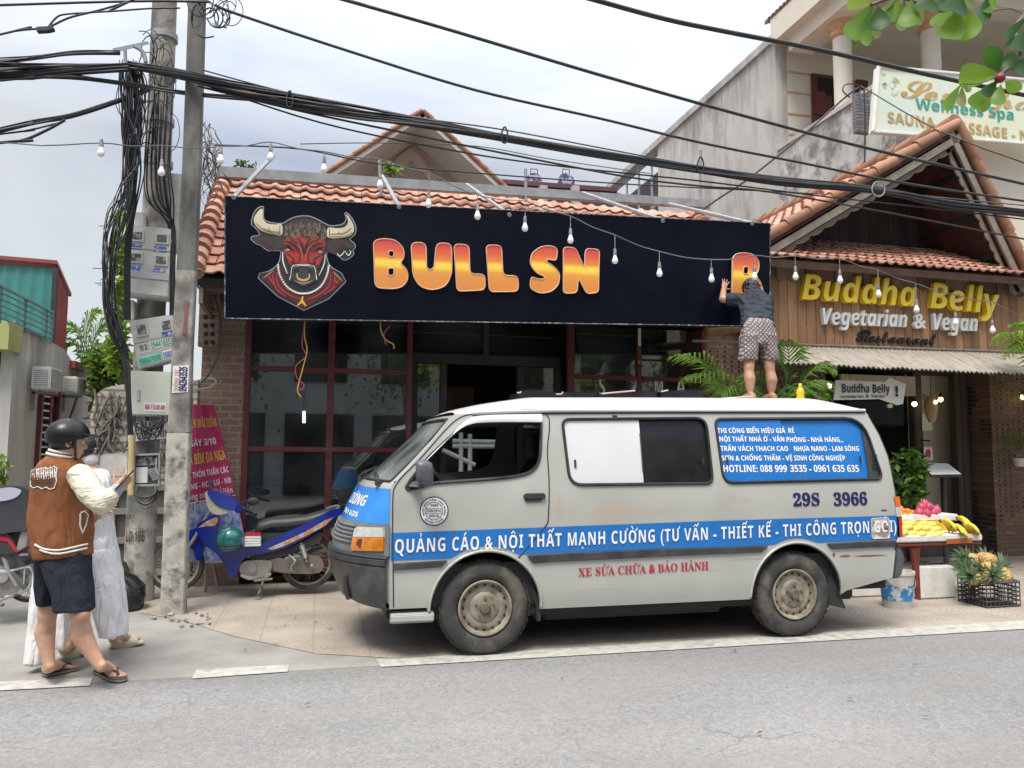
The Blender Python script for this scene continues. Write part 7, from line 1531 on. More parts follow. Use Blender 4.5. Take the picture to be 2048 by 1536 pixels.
pk=MB();pp=[(161,1026),(169,1022),(176,1030),(172,1050),(165,1066),(160,1050)];pk.tube([jacket_hit(*p) for p in pp]+[jacket_hit(*pp[0])],.005,6,caps=False);pk.build('pocket_trim',M_TRIMW,m1,smooth=60)
pk=MB();c_=jacket_hit(167,1043);pk.add([jacket_hit(*p)+V((0,.0015,0)) for p in pp],[(0,1,2,3,4,5)]);pk.build('pocket_panel',mat('olive_pocket',(.13,.12,.085),rough=.6),m1)
b=MB();b.loft([pxring(y,x0,x1,Y,d_,24,.9) for y,x0,x1,Y,d_ in ((1094,78,176,5.39,.13),(1120,79,180,5.38,.135),(1150,93,182,5.34,.12),(1190,108,187,5.29,.112),(1216,112,188,5.27,.116),(1221,114,187,5.27,.112))]);b.loft([pxring(y,x0,x1,Y,d_,24,.9) for y,x0,x1,Y,d_ in ((1096,78,150,5.42,.125),(1130,76,140,5.45,.125),(1170,76,130,5.47,.125),(1203,81,126,5.47,.115),(1207,82,125,5.47,.11))])
fuse(b,'shorts',M_NVY,m1,.007,4,.007,(8,8,2))
M_FLIP=mat('brown_flip_flop',(.085,.055,.045),(.06,.04,.032),rough=.7);M_FLIPS=mat('flip_flop_edge',(.25,.24,.20),rough=.7)
for hh,tt in ((hR,tR),(hL,tL)):
    d=(tt-hh).normalized();sd_=d.cross(UP);L_=(tt-hh).length;outl=[hh+d*L_*t+sd_*w_*s_ for s_,seq in ((1,(0,1,2,3,4,5)),(-1,(5,4,3,2,1,0))) for t,w_ in [((-.12,.02),(-.05,.036),(.25,.036),(.6,.046),(.95,.046),(1.12,.022))[i] for i in seq]]
    outl=[V(p) for p in smooth_path(outl,3,True)];MB().poly([p+UP*.004 for p in outl],UP*.012).build('flip_flop_sole',M_FLIPS,m1);fb_=MB().poly([p+UP*.0165 for p in outl],UP*.005);t0=hh+d*L_*.86+UP*.022
    for s_ in (-1,1):fb_.tube(smooth_path([t0+d*.01,t0+UP*.028-d*.01,hh+d*L_*.55+sd_*s_*.038+UP*.055,hh+d*L_*.35+sd_*s_*.042+UP*.022],4),.0065,6)
    fb_.build('flip_flop_strap',M_FLIP,m1,smooth=60)
ph=thing('mobile_phone',at(247,966,5.12),'thin dark mobile phone held up in the hand of the person in brown','phone');pd=(at(258,949,5.15)-at(236,972,5.10));pu=pd.normalized();pn=pu.cross(V((.25,-.95,.1))).normalized();ps2=pu.cross(pn)
rotp=Matrix((ps2,pn,pu)).transposed();MB().box(at(249,960,5.115),(.070,.008,.148),rotp).build('body',M_RUB,ph,bevel=.003);MB().box(at(249,960,5.115)-pn*.0045,(.064,.001,.138),rotp).build('screen',M_DGLASS,ph)

m2=thing('person',gz(205,1300),'person in white jacket, wide white trousers and cream slides walking behind the brown jacket','person')
M_WCL=mat('white_cotton',(.66,.655,.65),(.58,.575,.575),rough=.85,scale=6,bump=.2,bscale=160);crease(M_WCL,4,(2.2,2.2,.5),.09);M_SLIDE=mat('cream_slide',(.60,.55,.38),(.52,.47,.32),rough=.6)
f2=V((.97,.22,0)).normalized();b=MB();gR,gL=gz(224,1296),gz(124,1318);qR,qL=gz(280,1289),gz(166,1309)
leg(b,at(200,1110,5.85),at(215,1200,5.78),at(222,1230,5.78),at(232,1272,5.76),gR+UP*.02,qR+UP*.02,[.06,.05,.05,.034,.03],1);leg(b,at(165,1110,5.95),at(145,1200,5.85),at(138,1240,5.82),at(133,1295,5.72),gL+UP*.02,qL+UP*.02,[.06,.05,.05,.034,.03],-1)
chain(b,[at(185,1110,5.9),at(182,1010,5.9),at(176,950,5.9),at(168,925,5.9),at(167,905,5.9)],[.09,.09,.085,.05,.048]);hc2=at(166,900,5.88);rot2,sd2,fh2,up2=head(b,hc2,f2-UP*.15,UP+f2*.15,.95)
chain(b,[at(196,955,5.75),at(206,1005,5.70),at(196,1030,5.62)],[.05,.04,.026]);hand(b,at(196,1030,5.62),-RT*.6-UP*.5,DP,UP,.8)
fuse(b,'body',M_SKIN,m2,.006,4)
hb2=MB();hb2.ball(hc2-fh2*.016+up2*.02,V((.088,.098,.094)),20,14,rot=rot2);hb2.ball(hc2-fh2*.05-up2*.06,V((.07,.05,.10)),rot=rot2);hb2.build('hair',M_HAIR,m2,smooth=60)
mk=MB();mk.ball(hc2+fh2*.045-up2*.055,V((.062,.062,.052)),18,12,rot=rot2);mk.build('face_mask',M_WCL,m2,smooth=60)
sg=MB()
for k in (-1,1):sg.ball(hc2+fh2*.092+sd2*k*.033+up2*.008,V((.030,.008,.022)),14,10,rot=rot2);sg.tube([hc2+fh2*.09+sd2*k*.06+up2*.01,hc2-fh2*.01+sd2*k*.082+up2*.01],.004,6)
sg.tube([hc2+fh2*.1-sd2*.02+up2*.012,hc2+fh2*.1+sd2*.02+up2*.012],.004,6);sg.build('sunglasses',M_RUB,m2,smooth=60);eyes(hc2,fh2,sd2,up2,.95,m2,M_EYEW,M_IRIS)
b=MB();b.loft([pxring(y,x0,x1,Y,d_,26,.9) for y,x0,x1,Y,d_ in ((926,152,186,5.9,.08),(940,146,200,5.9,.13),(965,142,212,5.9,.16),(1020,150,216,5.9,.16),(1070,156,220,5.9,.16),(1110,158,230,5.88,.165),(1150,164,238,5.86,.165),(1196,172,245,5.83,.16),(1200,173,244,5.83,.15))]);chain(b,[at(196,955,5.76),at(207,1003,5.70),at(199,1024,5.64)],[.07,.06,.045]);fuse(b,'jacket',M_WCL,m2,.008,4,.012,(8,8,4))
b=MB();b.loft([pxring(y,x0,x1,Y,d_,24,.9) for y,x0,x1,Y,d_ in ((1095,160,228,5.88,.15),(1140,172,236,5.84,.15),(1190,186,243,5.80,.14),(1240,200,247,5.77,.13),(1268,205,249,5.76,.12),(1272,206,248,5.76,.11))]);b.loft([pxring(y,x0,x1,Y,d_,24,.9) for y,x0,x1,Y,d_ in ((1100,130,200,5.95,.15),(1160,112,180,5.9,.15),(1230,104,164,5.82,.13),(1290,100,144,5.76,.12),(1296,101,143,5.76,.11))]);fuse(b,'trousers',M_WCL,m2,.008,4,.016,(10,10,2.2))
b=MB();b.loft([pxring(y,x0,x1,Y,d_,20,.9) for y,x0,x1,Y,d_ in ((1060,90,165,5.98,.10),(1130,74,135,5.95,.11),(1220,64,118,5.90,.10),(1322,54,96,5.82,.09),(1326,55,95,5.82,.08))]);fuse(b,'coat_tail',M_WCL,m2,.008,4,.014,(12,12,2))
for hh,tt in ((gR,qR),(gL,qL)):
    d=(tt-hh).normalized();sd_=d.cross(UP);L_=(tt-hh).length;b=MB();b.loft([ring(hh+d*L_*t+UP*h,sd_,UP,w_,hh_,18,.75) for t,w_,hh_,h in ((-.14,.03,.012,.014),(-.08,.042,.016,.018),(.3,.044,.018,.018),(.75,.052,.018,.018),(1.0,.048,.016,.018),(1.14,.03,.010,.018))])
    b.loft([ring(hh+d*L_*t+UP*.03,sd_,UP,w_,hh_,18) for t,w_,hh_ in ((-.02,.040,.04),(.2,.048,.068),(.42,.054,.066),(.62,.056,.052),(.88,.056,.032))]);fuse(b,'slide_shoe',M_SLIDE,m2,.006,3)

zr_=roof_fn(.8,.8).z
fa,fb2=at(1501,799,6.80),at(1543,800,6.85)
m3=thing('person',(fa+fb2)/2,'person in grey T-shirt and patterned shorts bending on the van roof to fix a letter','person')
M_TEE=mat('charcoal_tee',(.045,.052,.066),(.032,.038,.05),rough=.9,scale=9,bump=.25,bscale=220,spec=.2)
def pattern_mat():
    m=mat('patterned_shorts',(.17,.13,.125),(.12,.09,.09),rough=.9,scale=8);t=m.node_tree;L=t.links.new;src,p=base_socket(m);tcn=NN(t,'ShaderNodeTexCoord');mp_=NN(t,'ShaderNodeMapping');mp_.inputs['Rotation'].default_value=(0,math.radians(45),0);L(tcn.outputs['Object'],mp_.inputs[0]);s=NN(t,'ShaderNodeSeparateXYZ');L(mp_.outputs[0],s.inputs[0])
    def fr(o,k):
        a=NN(t,'ShaderNodeMath',operation='MULTIPLY');a.inputs[1].default_value=k;L(o,a.inputs[0]);f_=NN(t,'ShaderNodeMath',operation='FRACT');L(a.outputs[0],f_.inputs[0]);d_=NN(t,'ShaderNodeMath',operation='SUBTRACT');d_.inputs[1].default_value=.5;L(f_.outputs[0],d_.inputs[0]);a2=NN(t,'ShaderNodeMath',operation='ABSOLUTE');L(d_.outputs[0],a2.inputs[0]);return a2.outputs[0]
    u,v=fr(s.outputs[0],33),fr(s.outputs[2],33);mxx=NN(t,'ShaderNodeMath',operation='MAXIMUM');L(u,mxx.inputs[0]);L(v,mxx.inputs[1]);lt_=NN(t,'ShaderNodeMath',operation='LESS_THAN');lt_.inputs[1].default_value=.27;L(mxx.outputs[0],lt_.inputs[0])
    mx=NN(t,'ShaderNodeMix',data_type='RGBA');L(lt_.outputs[0],mx.inputs[0]);L(src,mx.inputs[6]);mx.inputs[7].default_value=(.40,.36,.36,1);L(mx.outputs[2],p.inputs['Base Color']);return m
crease(M_TEE,5,(1,1,1.6),.09);M_PAT=crease(pattern_mat(),5,(1.5,1.5,.7),.08);FR=V((0,1,0));b=MB()
for ft,kn,cf,hp in ((fa,at(1498,735,6.83),at(1498,752,6.82),at(1500,672,6.93)),(fb2,at(1539,733,6.86),at(1542,755,6.85),at(1533,672,6.93))):
    chain(b,[hp,kn,lerp(kn,cf,.5),cf+V((0,-.012,-.03)),lerp(cf,ft,.6)+UP*.02,ft+UP*.075,ft+UP*.045],[.06,.054,.048,.057,.042,.030,.027]);b.loft([ring(ft+FR*a+UP*h,V((1,0,0)),UP,w_,hh_,14) for a,w_,hh_,h in ((-.07,.024,.026,.03),(-.03,.034,.035,.036),(.06,.040,.032,.034),(.13,.046,.02,.022))])
    for k in range(5):p=ft+FR*.125+V((.018*(k-2),0,.014));cap(b,p,p+FR*(.045-.004*k),.010,.009,10,3)
sC,hpC=at(1511,600,7.26),at(1516,655,6.95);chain(b,[hpC,(hpC+sC)/2,sC],[.10,.10,.09]);nk=at(1504,590,7.34);hd3=at(1501,579,7.36);chain(b,[sC,nk,hd3],[.07,.058,.055]);rot3,sd3,fh3,up3=head(b,hd3,V((-.05,.9,-.35)),UP*.9+V((0,.35,0)),.96)
shL,shR=at(1484,600,7.26),at(1532,602,7.26);elL,wrL=at(1446,598,7.36),at(1447,580,7.46);chain(b,[shL,elL,wrL],[.055,.043,.028]);hand(b,wrL,at(1453,556,7.50)-wrL,FR+UP*.0,RT,.92,(.08,.06,.06,.1),.22,.15)
elR,wrR=at(1537,616,7.36),at(1526,588,7.45);chain(b,[shR,elR,wrR],[.055,.043,.028]);hand(b,wrR,at(1523,572,7.47)-wrR,-RT+FR*.5,-RT+UP,.9,(1.1,1.15,1.15,1.2),.03,.6)
fuse(b,'body',M_SKIN2,m3,.0055,4)
hb3=MB();hb3.ball(hd3-fh3*.012+up3*.024,V((.085,.100,.096)),22,14,rot=rot3);hb3.ball(hd3-fh3*.05-up3*.03,V((.074,.055,.07)),rot=rot3)
fuse(hb3,'hair',M_HAIR,m3,.008,2,.010,(45,45,18));eyes(hd3,fh3,sd3,up3,.95,m3,M_EYEW,M_IRIS)
def oring(c,ax,ra,rb,n=26):
    ax=V(ax).normalized();a=V((1,0,0));a=(a-ax*a.dot(ax)).normalized();return ring(V(c),a,ax.cross(a),ra,rb,n,.92)
b=MB();axt=sC-hpC;b.loft([oring(lerp(hpC,sC,t),axt,ra,rb) for t,ra,rb in ((-.02,.165,.13),(.25,.160,.13),(.5,.165,.135),(.75,.175,.135),(1.0,.17,.12),(1.15,.12,.09),(1.25,.08,.07))]);chain(b,[shL,lerp(shL,elL,.6)],[.072,.066]);chain(b,[shR,lerp(shR,elR,.5)],[.072,.066]);fuse(b,'tee_shirt',M_TEE,m3,.008,4,.014,(7,9,12))
b=MB();b.loft([pxring(y,x0,x1,Y,d_,26,.9) for y,x0,x1,Y,d_ in ((636,1492,1536,6.99,.12),(648,1487,1545,6.95,.15),(672,1482,1550,6.93,.16),(690,1480,1551,6.91,.14))])
for x0,x1,x2,x3,Y in ((1480,1516,1477,1513,6.88),(1516,1551,1526,1555,6.90)):b.loft([pxring(y,lerp(x0,x2,t),lerp(x1,x3,t),Y,d_,24,.9) for y,t,d_ in ((672,0,.14),(695,.4,.13),(715,.9,.125),(721,1,.12))])
fuse(b,'shorts',M_PAT,m3,.008,4,.012,(9,9,4))

def slab(l,Y,th,m,nm,par,bev=.012,sm=45):return MB().poly([at(x,y,Y) for x,y in l],(0,th,0)).build(nm,m,par,smooth=sm,bevel=bev)
def sm2(l,n=3):return [(q.x,q.y) for q in smooth_path([V((a,c,0)) for a,c in l],n,True)]
M_BBLUE=mat('blue_bike_paint',(.001,.018,.23),(.001,.014,.18),rough=.2,scale=4,coat=.45,rvar=.05);M_BLIL=mat('lilac_blue_panel',(.03,.055,.32),(.02,.042,.27),rough=.25,coat=.4);M_VINYL=mat('seat_vinyl',(.045,.045,.046),(.035,.035,.036),rough=.45,scale=20,bump=.2,bscale=300)
M_ALU=mat('dusty_alloy',(.34,.33,.30),(.25,.24,.215),rough=.5,metal=.5,scale=14,dirt=(.13,.115,.09),dscale=9);M_CASE=mat('chain_case',(.16,.14,.12),(.12,.105,.09),rough=.55,scale=8,dirt=(.22,.2,.17),dscale=6);M_LENS2=mat('bike_lens',(.55,.53,.40),(.42,.40,.30),rough=.12,coat=.7);M_ORST=mat('orange_sticker',(.46,.20,.07),(.42,.40,.42),rough=.3,scale=20,lo=.44,hi=.56)
BKY=8.12
def bwheel(c,Y,rpx,par,nm='wheel',spoke=True):
    o=at(c[0],c[1],Y);R_=rpx/pxm(o);t=bpy.data.objects.new(nm,None);col.objects.link(t);t.location=o;setp(t,par)
    def k(x):x.parent=t;x.matrix_parent_inverse=Matrix.Translation(-o)
    ax=V((0,-1,0));k(MB().lathe([(R_*.80,-.02),(R_*.84,-.035),(R_*.95,-.032),(R_,0),(R_*.95,.032),(R_*.84,.035),(R_*.80,.02)],o,ax,40,caps=False).build('tyre',M_TYRE,smooth=50));k(MB().lathe([(R_*.82,-.028),(R_*.76,-.02),(R_*.75,0),(R_*.76,.02),(R_*.82,.028)],o,ax,40,caps=False).build('rim',M_ALU,smooth=50))
    sp_=MB().lathe([(.03,-.05),(.055,-.03),(.055,.03),(.03,.05),(.012,.06)],o,ax,18)
    for i in range(28):a=2*math.pi*i/28;sg_=(-1)**i;e=V((math.cos(a),0,math.sin(a)));e2=V((math.cos(a+.35*(1 if i % 4<2 else-1)),0,math.sin(a+.35*(1 if i % 4<2 else-1))));sp_.tube([o+e*.05+ax*.03*sg_,o+e2*R_*.76],.0022,4,caps=False)
    k(sp_.build('spokes',M_ALU,smooth=50))
mb1=thing('motorbike',gz(520,1195),'blue underbone motorbike with black seat parked on its stand before the shop window','motorbike')
bwheel((352,1129),BKY+.12,54,mb1);bwheel((616,1124),BKY+.12,54,mb1)
fk=MB()
for d_ in (.04,.2):fk.tube([at(352,1129,BKY+d_),at(388,1078,BKY+d_),at(428,1010,BKY+d_)],.017,8)
fk.build('fork',M_ALU,mb1,smooth=50)
slab(sm2([(352,1073),(376,1062),(402,1055),(412,1072),(405,1110),(394,1122),(386,1100),(366,1088)]),BKY+.06,.12,M_BBLUE,'front_fender',mb1,.02)
slab(sm2([(392,1055),(408,1040),(430,1028),(440,1036),(437,1062),(438,1090),(452,1106),(474,1112),(470,1150),(461,1158),(448,1128),(428,1104),(404,1086)]),BKY-.02,.26,M_BBLUE,'leg_shield',mb1,.03)
slab([(395,1056),(412,1043),(434,1034),(437,1040),(430,1052),(412,1053)],BKY-.027,.02,M_ORST,'indicator_sticker',mb1,.004)
slab(sm2([(410,989),(416,984),(424,1000),(436,1012),(456,1018),(460,1023),(448,1029),(430,1029),(417,1018)]),BKY-.03,.28,M_LENS2,'headlight',mb1,.02)
slab(sm2([(414,986),(424,980),(442,986),(462,997),(480,1012),(478,1020),(462,1021),(440,1014),(426,1003)]),BKY-.045,.31,M_BLIL,'handlebar_cowl',mb1,.03)
slab(sm2([(472,1008),(484,1012),(482,1026),(468,1024)],2),BKY-.05,.30,M_BBLUE,'cowl_rear',mb1,.015)
hb4=MB();hb4.tube([at(419,964,BKY+.46),at(424,978,BKY+.40),at(430,990,BKY+.25)],[.017,.017,.012],8);hb4.tube([at(476,1016,BKY+.05),at(494,1020,BKY-.08),at(512,1029,BKY-.22)],[.013,.017,.017],8);hb4.tube([at(480,1012,BKY-.06),at(505,1024,BKY-.20)],.006,6);hb4.build('handlebar',M_RUB,mb1,smooth=50)
mr_=MB();mr_.tube(smooth_path([at(481,1012,BKY-.04),at(484,1004,BKY-.06),at(494,1002,BKY-.06)],4),.005,6);mr_.ball(at(506,1003,BKY-.06),V((.062,.022,.040)),16,10);mr_.build('mirror',M_RUB,mb1,smooth=60)
slab(sm2([(444,1096),(470,1098),(500,1093),(536,1082),(570,1066),(610,1047),(650,1026),(676,1016),(684,1020),(676,1034),(640,1060),(600,1082),(566,1098),(530,1107),(500,1112),(484,1122),(474,1148),(458,1156),(452,1126)]),BKY-.03,.30,M_BBLUE,'body_panel',mb1,.025)
slab([(534,1098),(566,1084),(610,1064),(652,1040),(668,1034),(650,1052),(612,1072),(570,1092),(545,1100)],BKY-.037,.02,M_ORST,'side_stripe',mb1,.003)
slab(sm2([(500,1106),(560,1100),(610,1080),(640,1064),(640,1084),(600,1100),(556,1116),(510,1122)]),BKY,.22,M_RUB,'under_panel',mb1,.015)
slab(sm2([(516,1068),(560,1066),(600,1060),(604,1070),(560,1085),(524,1094)]),BKY+.0,.24,M_RUB,'seat_base',mb1,.015)
b=MB();b.loft([[at(x,lerp(yt,yb,0),BKY+.10)+V((0,dy,dz)) for dy,dz in ((-.11,-.05),(-.12,-.02),(-.09,.025),(0,.04),(.09,.025),(.12,-.02),(.11,-.05))] for x,yt,yb in ((512,1056,0),(520,1048,0),(545,1042,0),(580,1040,0),(615,1036,0),(645,1027,0),(662,1022,0))]);b.build('seat',M_VINYL,mb1,smooth=60)
rk=MB()
for dy in (-.02,.22):rk.tube(smooth_path([at(645,1035,BKY+dy),at(668,1022,BKY+dy),at(679,1013,BKY+dy),at(668,1012,BKY+dy),at(652,1018,BKY+dy)],4),.010,6)
rk.tube([at(679,1013,BKY-.02),at(679,1013,BKY+.22)],.010,6);rk.build('grab_rail',M_ALU,mb1,smooth=60)
slab(sm2([(482,1128),(500,1121),(540,1122),(543,1136),(536,1150),(520,1155),(496,1156),(480,1145)]),BKY-.02,.26,M_ALU,'engine',mb1,.02);slab(sm2([(498,1126),(510,1126),(512,1142),(504,1146),(496,1140)]),BKY-.04,.03,M_ALU,'engine_cover',mb1,.006);slab([(482,1147),(500,1153),(528,1153),(540,1144),(543,1150),(530,1160),(496,1160),(480,1153)],BKY-.05,.03,M_CHROME,'engine_guard',mb1,.006)
slab(sm2([(542,1116),(580,1118),(612,1112),(638,1114),(648,1130),(638,1146),(600,1148),(548,1142)]),BKY,.05,M_CASE,'chain_case',mb1,.012);o=at(624,1131,BKY-.02);MB().lathe([(.014,0),(.014,.03),(.006,.035),(0,.035)],o,(0,-1,0),12).build('axle_nut',M_CHROME,mb1,smooth=40)
sh_=MB();p,q=at(602,1086,BKY-.02),at(614,1124,BKY-.02);sh_.tube([p,q],.014,8)
for i in range(9):c_=lerp(p,q,.15+i*.075);sh_.lathe([(.026,-.006),(.030,0),(.026,.006)],c_,q-p,12)
sh_.build('shock_absorber',M_ALU,mb1,smooth=40)
MB().tube([at(598,1110,BKY+.3),at(620,1104,BKY+.3),at(655,1096,BKY+.3)],[.03,.045,.045],12).build('exhaust',M_CHROME,mb1,smooth=50)
ft_=MB();ft_.tube([at(520,1150,BKY),at(526,1164,BKY-.03),at(516,1190,BKY-.10)],.011,6);ft_.tube([at(508,1162,BKY-.1),at(545,1158,BKY-.1)],.012,6);ft_.tube([at(524,1160,BKY-.02),at(523,1196,BKY-.02)],.009,6);ft_.box(at(515,1193,BKY-.1),(.05,.03,.012));ft_.build('side_stand',M_CASE,mb1,smooth=40)
rg=MB();rg.tube(smooth_path([at(578,1110,BKY-.05),at(590,1122,BKY-.08),at(582,1134,BKY-.1),at(584,1142,BKY-.1)],4),.010,6).tube([at(570,1116,BKY-.04),at(600,1112,BKY-.04)],.009,6);rg.build('footpeg_bracket',M_CHROME,mb1,smooth=50)
slab([(656,1026),(678,1030),(676,1050),(650,1062)],BKY+.0,.2,M_RUB,'rear_mudguard',mb1,.01)
th_=MB();c_=at(460,1079,BKY-.12);th_.ball(c_,V((.128,.115,.125)),28,18);M_TEALH=mat('teal_helmet_paint',(.012,.15,.14),(.010,.12,.115),rough=.15,coat=.8,scale=4);hto=thing('helmet',c_-V((0,0,.125)),'glossy teal motorcycle helmet hanging behind the leg shield of the blue motorbike','helmet');th_.build('shell',M_TEALH,hto,smooth=60);MB().lathe([(.118,-.02),(.124,-.012),(.118,-.004)],c_-V((0,0,.06)),n=28,caps=False).build('rim',M_RUB,hto,smooth=60);MB().tube([c_+V((-.02,-.02,.1)),c_+V((.02,.05,.2))],.006,6).build('hook_strap',M_RUB,hto)
bk_=thing('stack_of_books',at(507,1092,BKY-.1),'small stack of books with a red one on top lying on the blue motorbike floor','books')
for k in range(5):MB().box(at(507,1088-k*5.2,BKY-.02),(.15-.006*(k % 2),.2,.022)).build('book',(M_REDV if k==4 else M_PAPER),bk_,bevel=.002)
tag(MB().tube([at(413,1130,BKY+.5),at(411,1178,BKY+.45)],.014,8).tube([at(424,1120,BKY+.55),at(432,1150,BKY+.52),at(434,1172,BKY+.5)],.016,8).tube([at(411,1178,BKY+.45),at(411,1182,BKY+.45)],.018,8).box(at(425,1122,BKY+.52),(.22,.2,.02)).build('metal_stool',M_CHROME,smooth=40),'small chrome legged stool half hidden behind the front of the blue motorbike','stool')
bn=thing('banner',at(430,1130,FY-.2),'crumpled red cloth banner with yellow and white lettering leaning on the brick pier','banner');BNY=FY-.14
M_BAN=mat('red_banner_cloth',(.42,.02,.10),(.36,.018,.085),rough=.6,scale=6)
tl,tr,br,bl_=(372,808),(428,810),(497,1112),(372,1126)
def bpos(u,v):x=lerp(lerp(tl[0],tr[0],u),lerp(bl_[0],br[0],u),v);y=lerp(lerp(tl[1],tr[1],u),lerp(bl_[1],br[1],u),v)-10*math.sin(v*3)*u;return at(x,y,BNY-.10*v+.020*math.sin(u*9+v*5)+.02*mnoise.noise(V((u*5,v*7,0))))
MB().grid(lambda u,v:bpos(u,v*.64),24,40).build('red_cloth',M_BAN,bn,smooth=60);MB().grid(lambda u,v:bpos(u,.64+v*.36),24,24).build('printed_photo',mat('blue_photo_print',(.10,.16,.42),(.42,.46,.62),rough=.5,scale=16,lo=.4,hi=.6,dirt=(.05,.07,.16),dscale=12),bn,smooth=60)
M_BYEL=mat('banner_yellow',(.72,.45,.06));M_BWHT=mat('banner_white',(.72,.68,.70))
for s,v0,h,u0,u1,m in (('HUYẾN MÃI ĐIỂM',.155,.075,-.1,.95,M_BYEL),('NGÀY 3/10',.275,.055,-.05,.82,M_BWHT),('SỮA BỈM ĐA NGÀ',.39,.085,-.08,.98,M_BYEL),('ĐỊA THÔN TUẤN CÁC',.475,.048,-.06,.98,M_BWHT),('BĂNG - HOA LƯ - NB',.545,.045,-.04,.98,M_BWHT),('hàng miễn phí liên',.61,.045,-.02,.97,M_BWHT)):
    vs,fs,W=layout(s,'sans');o=MB();o.add([bpos(lerp(u0,u1,v.x/W),v0-v.y/.714*h*.8)+V((0,-.008,0)) for v in vs],fs);o.build('banner_lettering',m,bn,weld=False,fix=False)
vs,fs,W=layout('SĐT. 0376 356 01','sans');o=MB();o.add([bpos(lerp(-.02,.97,v.x/W),.672-v.y/.714*.045)+V((0,-.008,0)) for v in vs],fs);o.build('banner_lettering',M_BWHT,bn,weld=False,fix=False)
MB().tube([bpos(u/12,.628)+V((0,-.006,0)) for u in range(13)],.004,4).build('white_rule',M_BWHT,bn)
mb2=thing('motorbike',gz(5,1212),'dark grey and red motorbike with a black rear box behind the brown jacket','motorbike');LY=7.35
M_DGR=mat('dark_grey_panel',(.035,.038,.045),(.05,.052,.06),rough=.3,coat=.5);M_LID=mat('pale_box_lid',(.50,.50,.58),(.42,.42,.52),rough=.25,coat=.5)
slab(sm2([(-40,985),(0,975),(30,972),(56,980),(62,1010),(60,1055),(30,1064),(-40,1064)]),LY,.36,M_DGR,'rear_box',mb2,.03);slab(sm2([(-40,986),(0,977),(24,975),(42,982),(30,996),(0,1003),(-40,1003)]),LY-.012,.38,M_LID,'box_lid',mb2,.02)
slab(sm2([(-110,1066),(-40,1056),(0,1062),(22,1074),(32,1100),(12,1110),(-40,1104),(-100,1092)]),LY+.03,.28,M_VINYL,'seat',mb2,.03);slab([(-100,1076),(-40,1068),(0,1070),(18,1076),(30,1092),(36,1106),(30,1106),(14,1084),(-40,1078),(-100,1084)],LY+.02,.3,M_REDV,'red_stripe',mb2,.006)
slab(sm2([(-110,1090),(-40,1084),(8,1084),(34,1106),(50,1130),(30,1144),(-40,1142),(-120,1130)]),LY+.05,.24,M_DGR,'side_panel',mb2,.02)
slab([(42,1062),(58,1060),(54,1092),(36,1104),(32,1098)],LY+.02,.06,M_ALU,'rack_plate',mb2,.006);slab([(38,1108),(56,1108),(56,1112),(38,1112)],LY+.0,.05,M_CHROME,'reflector_bar',mb2,.003)
bwheel((60,1160),LY+.18,44,mb2);bwheel((-190,1162),LY+.18,44,mb2);slab(sm2([(-160,1040),(-140,1030),(-118,1080),(-112,1130),(-128,1136),(-146,1090)]),LY+.02,.32,M_DGR,'leg_shield',mb2,.03);MB().tube([at(-190,1162,LY+.12),at(-160,1080,LY+.14),at(-140,1010,LY+.18)],.02,8).tube([at(-140,1010,LY-.1),at(-140,1008,LY+.46)],.016,8).build('fork',M_ALU,mb2,smooth=50);slab(sm2([(-168,1010),(-150,996),(-128,1004),(-126,1026),(-160,1034)]),LY+.02,.32,M_DGR,'handlebar_cowl',mb2,.03)
slab(sm2([(-40,1136),(10,1138),(40,1172),(34,1188),(0,1196),(-40,1180)]),LY-.02,.18,M_ALU,'engine',mb2,.03);o=at(4,1152,LY-.04);MB().lathe([(.06,0),(.055,.02),(.03,.03),(0,.03)],o,(0,-1,0),24).build('engine_cover',M_CHROME,mb2,smooth=50)
slab([(2,1114),(12,1120),(20,1142),(36,1172),(30,1174),(14,1150),(8,1132)],LY-.06,.03,M_CHROME,'heat_shield',mb2,.006)
fp=MB()
for l in ([(22,1142),(46,1136),(60,1136),(66,1150),(56,1176),(40,1186),(10,1194)],[(50,1136),(48,1168)],[(0,1200),(30,1190),(44,1178)]):fp.tube(smooth_path([at(x,y,LY-.06) for x,y in l],4),.011,6)
fp.build('footrest_frame',M_CHROME,mb2,smooth=60);MB().tube([at(-40,1200,LY+.1),at(-6,1204,LY-.05),at(6,1210,LY-.08)],.016,8).build('side_stand',M_CASE,mb2)
rb5=MB();c_=gz(243,1218)+V((0,0,.0));s_=1/pxm(c_)
rb5.loft([ring(c_+V((dx*s_,0,h*s_)),V((1,0,0)),V((0,1,0)),r*s_,r*s_*.9,40) for h,r,dx in ((0,22,0),(6,36,1),(24,40,2),(44,36,0),(58,26,-6),(68,12,-12),(76,5,-14),(84,9,-15))])
for i,p in enumerate(rb5.v):n_=mnoise.noise(p*14);rb5.v[i]=p+(p-(c_+V((0,0,.15)))).normalized()*(.035*(1-2*abs(n_))+.015*mnoise.noise(p*30))
for i,p in enumerate(rb5.v):rb5.v[i].z=max(p.z,.006)
M_BAG=mat('black_plastic_bag',(.012,.012,.014),(.02,.02,.022),rough=.22,scale=9,spec=.6,bump=.5,bscale=26);tag(rb5.build('rubbish_bag',M_BAG,smooth=70),'shiny black rubbish bag slumped against the round pole','rubbish bag')
tag(MB().poly([at(x,y,QY-.26) for x,y in ((222,1122),(234,1118),(246,1126),(254,1148),(250,1156),(236,1150),(226,1136))],(.02,.06,0)).build('cardboard_flap',mat('dark_cardboard',(.06,.05,.042),rough=.9),bevel=.006),'dark cardboard flap sticking out above the rubbish bag','cardboard')
rb6=MB()
for k in range(26):p=gz(random.uniform(300,420),random.uniform(1222,1252),.012);rb6.ball(p,V((random.uniform(.008,.028),random.uniform(.008,.02),random.uniform(.006,.014))),8,5)
